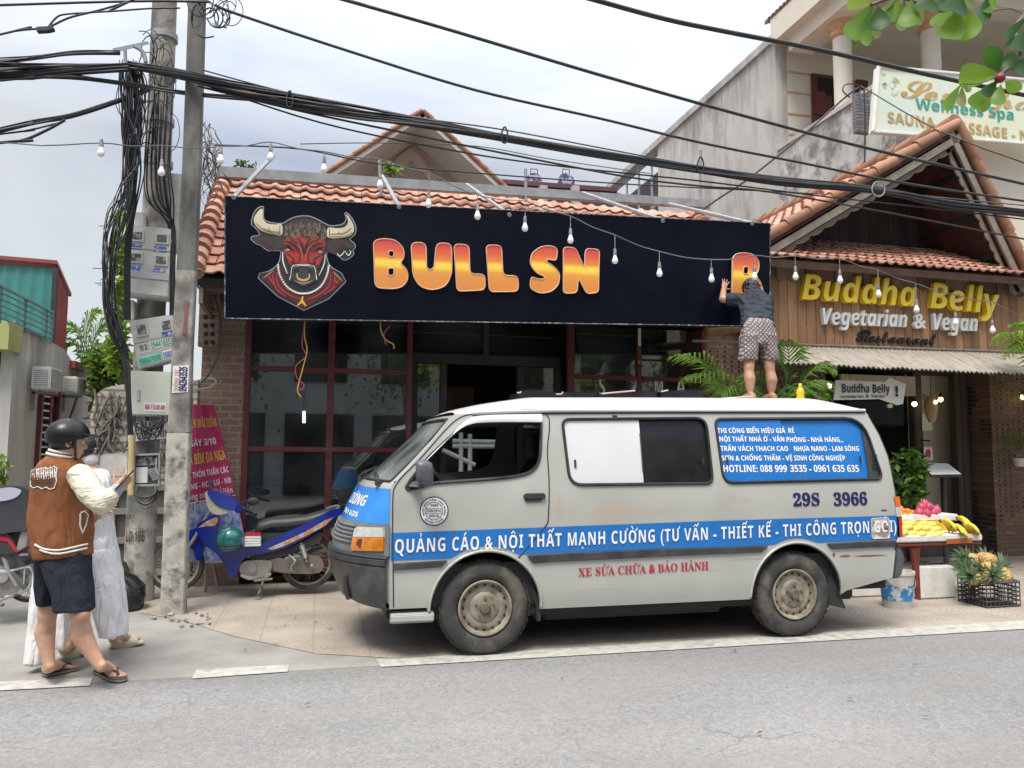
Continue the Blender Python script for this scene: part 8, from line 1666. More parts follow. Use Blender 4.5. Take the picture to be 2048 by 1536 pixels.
tag(rb6.build('rubble',M_POLE,smooth=50),'crumbs of broken concrete round the foot of the square pole','rubble',kind='stuff')

def aircon(px0,py0,px1,py1,lab,dep):
    a,c=atx(px0,py0,XL+.05),atx(px1,py1,XL+.05);y0_,y1_=a.y,c.y;zt3,zb3=a.z,c.z;o=thing('air_conditioner',(XL+.2,(y0_+y1_)/2,zb3),lab,'air conditioner');cx,cy,cz=XL+.06+dep/2,(y0_+y1_)/2,(zt3+zb3)/2;hy,hz=abs(y1_-y0_),zt3-zb3
    MB().box((cx,cy,cz),(dep,hy,hz)).build('case',M_LWHT,o,bevel=.012);MB().box((cx+dep/2+.003,cy,cz),(.008,hy*.84,hz*.84)).build('front_grille',mat('grille_dark',(.10,.10,.10)),o);g_=MB()
    for k in range(12):g_.box((cx+dep/2+.009,cy,cz-hz*.4+hz*.8*k/11),(.006,hy*.84,.010))
    g_.build('louvres',M_LWHT,o);MB().box((cx,y0_-.004,cz),(dep*.7,.008,hz*.74)).build('side_vent',M_GREYC,o);s2_=MB()
    for k in range(9):s2_.box((cx,y0_-.011,cz-hz*.34+hz*.68*k/8),(dep*.7,.006,.010))
    s2_.build('side_louvres',M_LWHT,o);MB().box((cx-.03,cy,zb3-.03),(dep+.1,.03,.03)).box((XL+.03,cy,zb3-.12),(.03,.03,.24)).build('bracket',M_STEEL,o)
aircon(62,732,84,783,'larger white air conditioner on the lane wall above the barred window',.2);aircon(124,752,141,790,'smaller white air conditioner with open louvres further along the lane wall',.17)
tag(MB().tube([atx(154,794,XL+.1),atx(138,842,XL+.1),atx(130,870,XL+.1)],.014,6).build('drain_hose',M_CABG),'grey hose running down the lane wall from the smaller air conditioner','hose')

def roofz(px,py,Y):p=at(px,py,Y);return p
M_LBOX=mat('black_letter_tray',(.010,.010,.016),(.016,.016,.022),rough=.25,coat=.5);M_PINK=mat('pink_edge',(.62,.40,.38),rough=.4)
def tray(l,Y,lab,edge=True):
    c_=at(sum(x for x,_ in l)/len(l),max(y for _,y in l),Y);o=thing('letter_tray',c_,lab,'sign letter','sign letters lying on the van roof');MB().poly([at(x,y,Y) for x,y in l],(0,.3,0)).build('black_side',M_LBOX,o,bevel=.006);n=len(l)//2;MB().tube([at(x,y-.6,Y-.004) for x,y in l[:n]],.007,6).build('pale_edge',M_PINK,o)
tray([(1034,786),(1041,786),(1042,783),(1112,783),(1112,800),(1034,800)],6.55,'black letter tray at the front end of the row on the van roof');tray([(1112,789),(1123,789),(1126,784),(1194,785),(1194,800),(1114,800)],6.62,'second black letter tray from the front on the van roof');tray([(1203,788),(1270,782),(1314,782),(1314,801),(1203,801)],6.5,'black letter tray with a sloping top in the middle of the van roof');tray([(1322,784),(1336,781),(1406,779),(1406,798),(1322,798)],6.7,'rearmost black letter tray beside the white sheets on the van roof')
zr1=at(1400,800,6.5).z
sh1=MB()
for k,(l,Y) in enumerate((([(1316,796),(1372,798),(1372,800),(1312,800)],6.45),([(1375,801),(1505,791),(1508,793),(1440,803)],6.4),([(1438,799),(1560,797),(1568,801),(1440,804)],6.35))):pass
def psheet(l,Y0,dy,lab):tag(MB().hexa([at(l[0][0],l[0][1],Y0),at(l[1][0],l[1][1],Y0),at(l[1][0],l[1][1],Y0)+V((.02,dy,.012)),at(l[0][0],l[0][1],Y0)+V((.02,dy,.012))],(0,0,.008)).build('paper_sheet',M_WHT,bevel=.002),lab,'sheet')
psheet([(1316,799),(1376,799)],6.35,.35,'small white sheet on the van roof beside the rearmost letter tray');psheet([(1375,802),(1507,793)],6.4,.4,'long white sheet lying aslant on the van roof by the feet');psheet([(1430,803),(1570,802)],6.25,.6,'crumpled white sheet under the feet of the person on the van roof')
bt=thing('bottle',at(1601,803,6.35),'yellow bottle of cleaning liquid standing on the rear of the van roof','bottle');o=at(1601,803,6.35);s_=1/pxm(o);M_BOTY=mat('yellow_bottle',(.72,.48,.015),(.65,.42,.01),rough=.25,coat=.4)
MB().lathe([(0,0),(8*s_,.0),(8.5*s_,6*s_),(7*s_,12*s_),(8*s_,18*s_),(6*s_,25*s_),(3*s_,28*s_),(3*s_,30*s_)],o,n=18).build('body',M_BOTY,bt,smooth=60);MB().lathe([(3.4*s_,30*s_),(3.4*s_,34*s_),(2*s_,36*s_),(0,36*s_)],o,n=14).build('cap',M_BOTY,bt,smooth=40)
scf=MB();
for l in ([(922,865),(922,1100)],[(940,868),(940,1100)],[(905,882),(1000,884)],[(905,892),(1000,893)],[(885,900),(950,930)]):scf.tube([at(x,y,8.3) for x,y in l],.025,8)
tag(scf.build('scaffold_frame',M_WHT,smooth=50),'white scaffold frame standing behind the van, seen through the cab windows','scaffold')

def leaf_mat(name,c1,c2,tr,rough=.4):
    m=mat(name,c1,c2,rough=rough,scale=9,lo=.4,hi=.6);t=m.node_tree;L=t.links.new;p=t.nodes['Principled BSDF'];o=t.nodes['Material Output'];tl_=NN(t,'ShaderNodeBsdfTranslucent');tl_.inputs[0].default_value=rgba(tr);mx=NN(t,'ShaderNodeMixShader');mx.inputs[0].default_value=.5;p.inputs['Specular IOR Level'].default_value=.25;L(p.outputs[0],mx.inputs[1]);L(tl_.outputs[0],mx.inputs[2]);L(mx.outputs[0],o.inputs[0]);return m
M_PALM=leaf_mat('palm_leaf',(.10,.20,.045),(.16,.25,.07),(.26,.42,.07));M_LEAF=leaf_mat('bright_leaf',(.09,.19,.025),(.06,.14,.02),(.32,.52,.05));M_DLEAF=leaf_mat('dark_leaf',(.022,.065,.02),(.035,.09,.025),(.06,.16,.02));M_OLEAF=leaf_mat('olive_leaf',(.10,.14,.035),(.16,.18,.05),(.2,.28,.05));M_STEM=mat('green_stem',(.10,.12,.04),(.14,.12,.06),rough=.6)
rn=random.Random(31)
def frond(b,pts,n_,ln,w_,droop=.5):
    P=smooth_path(pts,6);b.tube(P,[.010*(1-.8*i/len(P)) for i in range(len(P))],5)
    for i in range(n_):
        t=.12+.88*i/n_;k=min(len(P)-2,int(t*(len(P)-1)));p=P[k];d=(P[k+1]-P[k]).normalized();s0=d.cross(UP);s0=s0.normalized() if s0.length>1e-3 else V((1,0,0));l_=ln*math.sin(math.pi*min(.97,.18+t*.78))*rn.uniform(.85,1.1)
        for s_ in (-1,1):
            e=(s0*s_*.8+d*.65+UP*rn.uniform(.05,.3)).normalized();q1=p+e*l_*.5;q2=p+e*l_-UP*l_*droop*rn.uniform(.5,1.1);wv=d*w_;b.add([p-wv*.3,q1-wv*.5,q2,q1+wv*.5,p+wv*.3],[(0,1,3,4),(1,2,3)])
def palm(nm,base,fr,Y,lab,n_=24,ln=.32,w_=.022,m=M_PALM,stems=True):
    o=thing(nm,base,lab,'palm');
    for pts in fr:
        b=MB();P=[at(x,y,Y+dy) for x,y,dy in pts];frond(b,P,n_,ln,w_);b.build('frond',m,o,smooth=60,weld=False,fix=False)
        if stems:MB().tube([V(base),lerp(V(base),P[0],.6)+V((0,.03,0)),P[0]],.014,6).build('stem',M_STEM,o,smooth=60)
palm('areca_palm',at(1530,1090,7.42)*V((1,1,0)),[[(1475,830,0),(1440,760,0),(1400,718,-.05),(1345,712,-.1)],[(1500,850,0),(1470,785,-.05),(1420,752,-.1),(1370,760,-.15)],[(1560,850,0),(1572,770,0),(1578,715,-.05),(1572,682,-.1)],[(1580,850,0),(1600,775,-.05),(1630,738,-.1),(1668,742,-.2)],[(1540,850,0),(1590,790,-.1),(1625,775,-.15),(1655,795,-.2)],[(1510,860,0),(1490,800,-.1),(1462,775,-.2),(1440,790,-.25)],[(1530,860,0),(1545,790,.1),(1520,755,.1),(1500,752,.1)],[(1550,860,0),(1572,800,-.15),(1600,795,-.2),(1625,812,-.25)]],7.42,'feathery green palm rising behind the van below the end of the black sign',34,.42,.026)
palm('fan_palm',at(2100,1100,7.3)*V((1,1,0)),[[(2085,760,0),(2050,690,0),(2020,668,0),(1985,690,0)],[(2085,760,0),(2060,700,-.1),(2040,690,-.1),(2005,720,-.1)],[(2085,740,0),(2070,670,0),(2055,650,0),(2020,650,.1)]],7.3,'bright green palm leaves entering at the right edge below the wooden sign wall',22,.30,.03,M_LEAF)
palm('potted_palm',at(2090,1095,8.9)*V((1,1,0)),[[(2075,860,0),(2045,785,0),(2010,770,0),(1980,800,0)],[(2075,880,0),(2055,800,0),(2035,790,-.1),(2000,815,-.1)]],8.9,'small palm with arching fronds against the right brick wall',18,.26,.02,M_OLEAF)
palm('hanging_fern',at(2038,925,9.0),[[(2036,900,0),(2025,880,0),(2014,890,0),(2010,915,0)],[(2040,900,0),(2050,875,0),(2060,890,0),(2064,920,0)],[(2038,900,0),(2032,870,-.05),(2020,872,-.1),(2006,900,-.1)]],9.0,'drooping fern in a pale pot hung on the right brick wall',14,.16,.014,M_OLEAF,False)
palm('garden_palm',at(170,900,12.6)*V((1,1,0)),[[(175,760,0),(165,690,0),(150,660,0),(128,665,0)],[(180,760,0),(185,690,0),(205,650,0),(235,655,0)],[(178,760,0),(172,690,0),(178,640,0),(196,620,0)],[(182,770,0),(200,710,0),(225,690,0),(250,710,0)],[(175,770,0),(158,700,0),(140,690,0),(128,705,0)]],12.6,'garden palm showing above the old wall behind the lane house',26,.5,.05,M_PALM)
def clump(nm,pts,Y,n_,ls,m,lab,cat,dy=.5,stem=None,parent=None):
    b=MB()
    for k in range(n_):
        x0,y0,rx,ry=pts[rn.randrange(len(pts))];a,r=rn.uniform(0,6.283),math.sqrt(rn.random())
        c=at(x0+rx*r*math.cos(a),y0+ry*r*math.sin(a),Y+rn.uniform(-dy,dy));d=V((rn.uniform(-1,1),rn.uniform(-1,.4),rn.uniform(-.9,.5))).normalized();s=d.cross(V((rn.uniform(-.4,.4),rn.uniform(-.4,.4),1))).normalized();l_=ls*rn.uniform(.6,1.3);fold=s.cross(d)*l_*.08
        b.add([c,c+d*l_*.45+s*l_*.26+fold,c+d*l_,c+d*l_*.45-s*l_*.26+fold,c+d*l_*.5-fold],[(0,4,1),(1,4,2),(2,4,3),(3,4,0)],k % 2)
    o=thing(nm,at(pts[0][0],pts[0][1]+pts[0][3],Y),lab,cat);b.build('foliage',m,o,weld=False,fix=False)
    st_=MB()
    for x0,y0,rx,ry in pts:
        for k in range(3):st_.tube(smooth_path([at(stem[0],stem[1],Y),at(lerp(stem[0],x0,.5)+rn.uniform(-5,5),lerp(stem[1],y0,.5),Y),at(x0+rn.uniform(-.7,.7)*rx,y0+rn.uniform(-.7,.7)*ry,Y)],3),.008,5)
    st_.build('stems',M_STEM,o,smooth=60)
clump('climbing_vine',[(245,480,12,60),(240,560,14,60),(240,640,16,50),(232,700,16,40)],9.9,620,.13,[M_LEAF,M_OLEAF],'yellow green vine climbing behind the meter boxes on the round pole','vine',.3,(245,790))
clump('garden_tree',[(225,720,34,36),(205,752,24,26),(195,720,20,30),(250,740,20,40),(200,800,14,50)],11.6,900,.14,[M_OLEAF,M_DLEAF],'leafy garden shrub growing behind the old brick wall','shrub',.5,(225,900))
clump('potted_shrub',[(1812,920,26,26),(1806,965,24,34),(1832,935,16,20),(1826,985,18,22)],7.9,420,.13,[M_DLEAF,M_PALM],'glossy green potted shrub behind the fruit stall','plant',.2,(1815,1060))
clump('seedling',[(790,340,12,7),(776,332,5,5)],9.9,40,.10,[M_LEAF,M_OLEAF],'small bright green seedling sprouting on the tiled roof rail','plant',.05,(783,362));clump('roof_weed',[(500,330,22,6),(480,326,8,6)],10.0,40,.07,[M_DLEAF,M_DLEAF],'dark little weeds on the left end of the tiled roof','plant',.05,(490,345))
clump('lane_plant',[(4,930,10,22),(16,985,14,8)],9.0,50,.12,[M_PALM,M_OLEAF],'small green plant at the foot of the lime green house','plant',.1,(4,960))
tw=MB()
for k in range(9):x,y=255,rn.uniform(440,600);dx=rn.uniform(40,75);tw.tube(smooth_path([at(x,y,9.7),at(x-dx*.5,y-rn.uniform(-4,12),9.6),at(x-dx,y-rn.uniform(-6,18),9.55)],4),.005,5)
tag(tw.build('bare_twigs',M_ROOT),'thin bare twigs reaching left from the vine behind the round pole','twigs')
def big_leaf(b,p,q,w_,bend,m):
    d=q-p;L_=d.length;d=d/L_;vdir=(p-CAM).normalized();s=d.cross(vdir).normalized();s=(s+vdir*bend).normalized();n_=s.cross(d);o=[];pr=((0,.02),(.12,.30),(.3,.72),(.5,.98),(.68,1),(.84,.8),(.95,.42),(1,.05))
    for t,k in pr:c=p+d*L_*t+n_*L_*.10*math.sin(math.pi*t);o+=[c+s*w_*k+n_*w_*.22*k,c-n_*w_*.04,c-s*w_*k+n_*w_*.22*k]
    b.add(o,[(3*i+a,3*i+a+1,3*i+a+4,3*i+a+3) for i in range(len(pr)-1) for a in (0,1)],m)
bt_=thing('almond_branch',at(2048,40,2.5),'overhanging branch with large glossy green leaves and a red bud at the top right corner','branch')
LV=[(1742,10,1700,78,22,.1,0,2.45),(1744,12,1712,96,13,.9,1,2.47),(1745,12,1735,92,15,.7,0,2.44),(1756,12,1762,60,20,.1,2,2.4),(1745,8,1700,-10,26,.2,1,2.45),(1790,5,1752,78,14,.8,1,2.5),(1800,-4,1772,40,20,.3,0,2.5),(1810,-5,1806,62,14,.7,1,2.5),(1822,-2,1818,54,20,.1,0,2.42),(1860,-10,1850,22,26,.1,2,2.4),(1850,0,1838,52,12,.8,1,2.5),(1890,-14,1878,22,20,.3,2,2.45),(1905,14,1876,58,22,.1,0,2.5),(1918,16,1896,78,26,.0,0,2.4),(1922,14,1942,78,26,.1,0,2.42),(1925,-10,1906,24,28,.1,2,2.38),(1945,-16,1928,12,20,.4,1,2.4),(1975,-6,1966,46,16,.4,2,2.45),(1990,-14,1980,26,14,.6,0,2.45),
      (2050,60,2030,100,20,.2,2,2.3),(2060,30,2012,78,10,.5,2,2.3),(2000,148,1918,154,24,.1,0,2.3),(1998,145,1976,94,18,.1,2,2.32),(2004,142,2028,104,16,.4,2,2.3),(1996,160,1970,192,13,.5,2,2.28),(1994,166,1950,218,22,.2,0,2.3),(2002,168,1996,210,13,.2,0,2.26),(2010,162,2044,178,14,.5,0,2.3),(2062,110,2034,146,18,.2,2,2.3),(1922,168,1892,222,11,.4,0,2.3),(1924,172,1926,214,9,.4,1,2.3),(1928,170,1942,182,6,.4,1,2.3)]
lb=MB()
for x0,y0,x1,y1,w_,bd_,m_,Y in LV:p,q=at(x0,y0,Y),at(x1,y1,Y-.02);big_leaf(lb,p,q,w_/pxm(p),bd_,m_)
lb.build('leaves',[M_LEAF,M_OLEAF,M_DLEAF],bt_,smooth=60,weld=False,fix=False);tg=MB()
for l,r in (([(2100,-30,2.45),(2048,30,2.4),(2030,60,2.35),(2040,110,2.3),(2000,150,2.3)],.008),([(2100,-60,2.5),(1990,-25,2.5),(1915,5,2.45),(1880,22,2.45),(1800,-5,2.5),(1742,10,2.45)],.007),([(2000,150,2.3),(1960,166,2.3),(1925,168,2.3)],.003),([(2048,28,2.4),(2020,18,2.42),(1985,22,2.44)],.003)):tg.tube(smooth_path([at(*p) for p in l],5),r,6)
tg.tube(smooth_path([at(2100,-30,2.45),V((3.3,1.6,3.6)),V((4.4,.4,3.5)),V((4.9,-.3,2.6)),V((5,-.4,0))],5),[.010+.006*k/2 for k in range(21)],8);tg.tube(smooth_path([at(2100,-60,2.5),V((2.9,1.9,3.6)),V((3.3,1.6,3.6))],4),.009,6);tg.build('twigs',M_ROOT,bt_,smooth=60);MB().ball(at(2000,156,2.27),.019,14,10).build('red_bud',mat('red_bud',(.22,.02,.03),(.12,.03,.02),rough=.5),bt_,smooth=60)

M_FOAM=mat('white_foam',(.70,.69,.65),(.60,.59,.55),rough=.75,scale=8,dirt=(.5,.47,.42),dscale=5);M_PLAS=mat('maroon_plastic',(.17,.035,.025),(.13,.028,.02),rough=.4)
SY_=gz(1832,1200).y
tb2=thing('fruit_table',gz(1885,1195),'low dark red plastic table holding trays of fruit behind the van','table');p,q=at(1790,1090,SY_),at(1962,1090,SY_)
MB().box(((p.x+q.x)/2,SY_+.35,p.z),(q.x-p.x,.75,.05)).build('table_top',M_PLAS,tb2,bevel=.015)
for x,dy in ((1832,.02),(1945,.05),(1832,.62),(1905,.62)):X=at(x,1090,SY_).x;MB().loft([ring(V((X+s_,SY_+dy,z)),V((1,0,0)),V((0,1,0)),w_,.03,10) for z,w_,s_ in ((0,.022,.02),(p.z-.15,.04,0),(p.z-.03,.07,0))]).build('leg',M_PLAS,tb2,smooth=50)
def trayf(l,Y,dep,h,lab,m=M_FOAM):a,c=at(*l[0],Y),at(*l[1],Y);o=MB().box(((a.x+c.x)/2,Y+dep/2,a.z),(c.x-a.x,dep,h));return tag(o.build('foam_tray',m,bevel=.012),lab,'tray')
trayf(((1790,1079),(1966,1077)),SY_-.03,.42,.07,'long white foam tray of mangoes and bananas on the fruit table');trayf(((1790,1037),(1918,1030)),SY_+.36,.42,.07,'white foam tray of oranges and dragon fruit at the back of the table')
MB().box((0,0,0),(.1,.1,.1));trayf(((1838,1056),(1900,1054)),SY_+.30,.4,.13,'yellow plastic tray propping up the back of the fruit display',mat('yellow_tray',(.70,.42,.03)));trayf(((1796,1051),(1836,1049)),SY_+.28,.1,.12,'cream plastic basket beside the oranges',mat('cream_basket',(.66,.60,.42)))
tap=MB().hexa([at(1893,1078,SY_-.034),at(1945,1076,SY_-.034),at(1945,1086,SY_-.034),at(1893,1088,SY_-.034)],(0,.003,0));tag(tap.build('brown_tape',mat('brown_tape',(.45,.12,.04),rough=.3)),'brown packing tape on the front of the long foam tray','tape')
M_MANGO=mat('mango_skin',(.66,.46,.06),(.60,.52,.12),rough=.45,scale=9);M_BANA=mat('banana_skin',(.70,.50,.03),(.62,.48,.05),rough=.5,scale=12,dirt=(.2,.12,.03),dscale=14,dlo=.64,dhi=.7);M_ORA=mat('orange_peel',(.68,.24,.015),(.62,.2,.01),rough=.5,bump=.3,bscale=150);M_DRAG=mat('dragon_fruit_skin',(.52,.05,.14),(.42,.03,.11),rough=.45);M_DRT=mat('dragon_scale_tip',(.50,.38,.12),(.5,.1,.14),rough=.5);M_PINE=mat('pineapple_rind',(.56,.36,.13),(.36,.22,.08),rough=.7,scale=24);M_CROWN=leaf_mat('pineapple_leaf',(.15,.22,.13),(.22,.28,.19),(.18,.28,.12))
def spot(i,n_):return ('leftmost','second','third','fourth','fifth','sixth','seventh','eighth','ninth','tenth','eleventh','twelfth')[i]
def copies(proto,spots,labf,grp,rots=None):
    for i,p in enumerate(spots):
        o=proto if i==0 else copy_tree(proto);o.location=p;o['label']=labf(i);o['group']=grp
        if rots:o.rotation_euler=rots(i)
ro=lambda i:(rn.uniform(-.3,.3),rn.uniform(-.3,.3),rn.uniform(0,6))
mg=tag(MB().loft([ring(V((x,0,.01*math.sin(x*20))),V((0,1,0)),UP,r,r*.85,14) for x,r in ((-.075,.006),(-.066,.024),(-.04,.040),(0,.046),(.04,.038),(.065,.022),(.073,.005))]).build('mango',M_MANGO,smooth=70),'','mango')
copies(mg,[at(x,y,SY_+.02+d_) for x,y,d_ in ((1805,1066,0),(1824,1068,.02),(1842,1069,0),(1858,1070,.02),(1873,1070,0),(1812,1056,.1),(1834,1057,.1),(1852,1057,.1),(1868,1060,.08),(1818,1048,.18),(1844,1049,.18),(1862,1050,.16))],lambda i:'yellow mango, '+(spot(i,5)+' from the left in the front row' if i<5 else spot(i-5,4)+' from the left in the middle row' if i<9 else spot(i-9,3)+' from the left in the top row')+' of the mango heap','mangoes heaped on the foam tray',lambda i:(rn.uniform(-.2,.2),rn.uniform(-.15,.15),rn.uniform(-.35,.35)))
bn_=thing('banana_bunch',(0,0,0),'','bananas')
for k in range(7):a=(k-3)*.25;P=[V((.0,0,.05)),V((.05*math.cos(a),.05*math.sin(a)-.01,.06)),V((.11*math.cos(a),.11*math.sin(a),.035)),V((.155*math.cos(a),.15*math.sin(a),-.02))];MB().tube(smooth_path(P,4),[.008,.010,.016,.019,.02,.021,.021,.02,.019,.017,.014,.010,.006][:13],7).build('banana',M_BANA,bn_,smooth=50)
MB().ball((0,0,.055),.018,8,6).build('stalk',M_RUB,bn_,smooth=60)
copies(bn_,[at(1880,1052,SY_+.12),at(1902,1062,SY_+.06),at(1925,1060,SY_+.04),at(1912,1046,SY_+.18)],lambda i:('yellow banana bunch beside the mangoes','yellow banana bunch lying low at the front middle of the foam tray','yellow banana bunch at the right end of the foam tray','yellow banana bunch lying highest at the back of the foam tray')[i],'banana bunches on the foam tray',lambda i:(-.35,.2,(-.6,-.9,-.5,-1.0)[i]))
og=tag(MB().ball((0,0,0),(.037,.037,.034),14,9).build('orange',M_ORA,smooth=70),'','orange')
copies(og,[at(x,y,SY_+.45+d_) for x,y,d_ in ((1802,1029,0),(1811,1031,-.02),(1820,1031,0),(1806,1022,.05),(1815,1023,.05),(1800,1017,.1),(1824,1026,.06))],lambda i:('leftmost orange of the front row behind the van tail','middle orange of the front row behind the van tail','orange at the right end of the front row','left one of the two oranges stacked in the second row','right one of the two oranges stacked in the second row','topmost orange next to the van tail','orange touching the dragon fruit heap')[i],'oranges on the back tray')
df_=thing('dragon_fruit',(0,0,0),'','dragon fruit');MB().ball((0,0,0),(.050,.050,.060),16,11).build('skin',M_DRAG,df_,smooth=70);b=MB()
for k in range(16):a,z=k*2.4,-.045+k*.0065;r=math.sqrt(max(.0004,1-(z/.06)**2))*.049;c=V((r*math.cos(a),r*math.sin(a),z));t_=V((-math.sin(a),math.cos(a),0))*.012;b.add([c-t_,c+t_,c+c.normalized()*.010+V((0,0,.020))],[(0,1,2)])
b.build('scale_tips',M_DRT,df_,weld=False,fix=False)
copies(df_,[at(x,y,SY_+.42+d_) for x,y,d_ in ((1838,1027,0),(1852,1028,-.02),(1867,1027,0),(1843,1016,.04),(1858,1016,.03),(1872,1022,.08),(1850,1010,.08))],lambda i:('pink dragon fruit at the front left of its heap','pink dragon fruit at the front middle of its heap','pink dragon fruit at the front right of its heap','pink dragon fruit on the left of the second layer','pink dragon fruit on the right of the second layer','pink dragon fruit at the far right edge of the heap','topmost pink dragon fruit of the heap')[i],'dragon fruit heaped on the back tray',ro)
CR=[gz(1917,1202),gz(1974,1217),gz(2041,1213)];cu,cv=CR[1]-CR[0],CR[2]-CR[1];ch=.235;crt=thing('crate',(CR[0]+CR[2])/2,'black plastic lattice crate full of pineapples on the pavement','crate');b=MB();O=CR[0];OB=CR[0]+cv
for p,q in ((O,CR[1]),(CR[1],CR[2]),(OB,CR[2]),(O,OB)):
    for z in (.012,.06,.10,.14,.18,ch):b.tube([p+UP*z,q+UP*z],.008 if z<ch else .013,4)
    n_=int((q-p).length/.045)
    for i in range(n_+1):c=lerp(p,q,i/n_);b.tube([c,c+UP*ch],.006,4)
b.build('lattice',M_BLK,crt);MB().hexa([O+UP*.01,CR[1]+UP*.01,CR[2]+UP*.01,OB+UP*.01],UP*.006).build('bottom',M_BLK,crt)
pi_=thing('pineapple',(0,0,0),'','pineapple');b=MB();b.ball((0,0,0),(.064,.064,.096),18,13)
for k in range(90):a,z=k*2.39996,-.088+k*.00196;r=math.sqrt(max(.001,1-(z/.096)**2))*.064;c=V((r*math.cos(a),r*math.sin(a),z));b.lathe([(.0115,0),(.008,.003),(.002,.006),(0,.005)],c*.985,c,6)
b.build('fruit',M_PINE,pi_,smooth=40,weld=False);b=MB()
for k in range(26):a,t=k*2.4,k/26;d=V((math.cos(a)*(1-t*.75),math.sin(a)*(1-t*.75),.5+t)).normalized();s_=d.cross(V((0,0,1))).normalized()*.014;l_=.15+.08*t;c=V((0,0,.088));b.add([c-s_,c+s_,c+d*l_*.6+s_*.8,c+d*l_-V((0,0,.03*(1-t))),c+d*l_*.6-s_*.8],[(0,1,2,4),(4,2,3)])
b.build('leaf_crown',M_CROWN,pi_,weld=False,fix=False)
cen=(CR[0]+CR[2])/2+V((0,.02,ch));PS=[(-.20,-.06,.02),(-.06,-.10,.03),(.10,-.10,.03),(.2,-.02,.03),(-.12,.06,.07),(.04,0,.10),(.14,.08,.09),(-.04,.1,.17),(.09,.08,.18)]
PR=[(.3,-1.25,.2),(.5,-1.1,.5),(.1,-1.4,-.2),(-.7,.7,0),(.1,-1.3,.3),(.2,-1.45,-.2),(-.6,.9,.4),(.05,-1.35,.1),(-.4,-1.5,-.4)]
copies(pi_,[cen+V(p) for p in PS],lambda i:('pineapple at the left end of the crate','pineapple at the front left of the crate','pineapple at the front right of the crate','pineapple at the right end of the crate','pineapple in the second layer on the left','pineapple in the middle of the second layer','pineapple in the second layer on the right','topmost pineapple with its leaves pointing left','topmost pineapple leaning right')[i],'pineapples in the black crate',lambda i:PR[i])
def fbox(a,c,Y,dep,lab):p,q=at(*a,Y),at(*c,Y);z0=0;tag(MB().box(((p.x+q.x)/2,Y+dep/2,(p.z+z0)/2+.004),(q.x-p.x,dep,p.z-z0)).build('foam_box',M_FOAM,bevel=.012),lab,'box')
fbox((1835,1135),(1912,1200),gz(1870,1198).y,.4,'large grey white foam box under the fruit table');fbox((1686,1162),(1768,1195),gz(1720,1195).y,.35,'low white foam box behind the rear wheel of the van')
tag(MB().grid(lambda u,v:at(1838+u*72,1127+v*7,SY_+.12+v*.2)+V((0,0,.02*mnoise.noise(V((u*9,v*5,1))))),16,6).build('black_sheet',M_BAG,smooth=60),'crumpled black plastic sheet on top of the large foam box','sheet')
bo=gz(1795,1214);s_=1/pxm(bo);bk2=thing('paint_bucket',bo,'dirty white paint bucket with a torn blue label by the van rear bumper','bucket');M_BUC=mat('dirty_white_plastic',(.52,.50,.46),(.38,.36,.32),rough=.6,scale=9,dirt=(.22,.2,.17),dscale=7);M_BUCL=mat('torn_blue_label',(.03,.20,.48),(.5,.5,.5),rough=.5,scale=11,lo=.5,hi=.56)
MB().lathe([(0,.0),(27*s_,0),(30*s_,40*s_),(32.5*s_,66*s_),(34*s_,66*s_),(34*s_,72*s_),(31*s_,72*s_),(29*s_,60*s_),(0,58*s_)],bo,n=32,caps=False).build('pail',M_BUC,bk2,smooth=40);MB().lathe([(28.6*s_,16*s_),(30.9*s_,46*s_)],bo,n=32,caps=False).build('label',M_BUCL,bk2,smooth=60);MB().tube(smooth_path([bo+V((34*s_*math.cos(a),34*s_*math.sin(a),(66-26*abs(math.sin(a)))*s_)) for a in [math.pi+math.pi*i/8 for i in range(9)]],3),.004,5).build('handle',M_STEEL,bk2)
hs_=thing('hanging_sign',at(1740,805,7.7),'rough white board hand lettered Buddha Belly hanging under the awning','sign');MB().poly([at(x,y,7.7) for x,y in ((1672,760),(1770,764),(1779,755),(1812,768),(1806,808),(1795,810),(1760,798),(1668,800))],(0,.02,0)).build('board',mat('whitewashed_board',(.74,.72,.66),(.64,.62,.56),rough=.8,scale=5,stretch=(.4,1,5)),hs_)
def hst(s,p0,p1,h,st,off=0):lettering('lettering',s,M_INK,hs_,at(*p0,7.69),at(*p1,7.69),h/pxm(at(*p0,7.69)),st,0,off)
hst('Buddha Belly',(1683,785),(1780,786),17,'sans');hst('vegetarian & Vegan',(1680,796),(1770,795),7,'plain',.01);hst('!',(1790,792),(1798,792),20,'ital',.02);MB().tube([at(1700,762,7.71),at(1700,735,7.71)],.004,4).tube([at(1790,764,7.71),at(1790,738,7.71)],.004,4).build('cord',M_RUB,hs_)
ln_=thing('lantern',at(1863,845,8.6),'woven wicker lantern glowing softly before the dark doorway','lantern');o=at(1863,845,8.6);s_=1/pxm(o);M_WICK=mat('wicker',(.50,.36,.20),(.30,.2,.1),rough=.7,scale=40,stretch=(1,1,4),lo=.45,hi=.55)
MB().lathe([(5*s_,0),(9*s_,10*s_),(13*s_,30*s_),(12*s_,42*s_),(8*s_,52*s_)],o,n=20,caps=False).build('shade',M_WICK,ln_,smooth=60);b=MB()
for i in range(28):a=6.283*i/28;c=o+V((14*s_*math.cos(a),14*s_*math.sin(a),46*s_));b.tube([c,c+UP*12*s_],.003,4)
b.build('fringe',M_YEL,ln_);MB().tube([o+UP*52*s_,at(1862,740,8.6)],.005,4).build('cord',M_RUB,ln_);M_GLOW=mat('lit_bulb',(1,.8,.5),emit=((1,.72,.36),6));MB().ball(o+UP*40*s_+V((0,-.085,0)),.022,10,8).build('lit_bulb',M_GLOW,ln_)
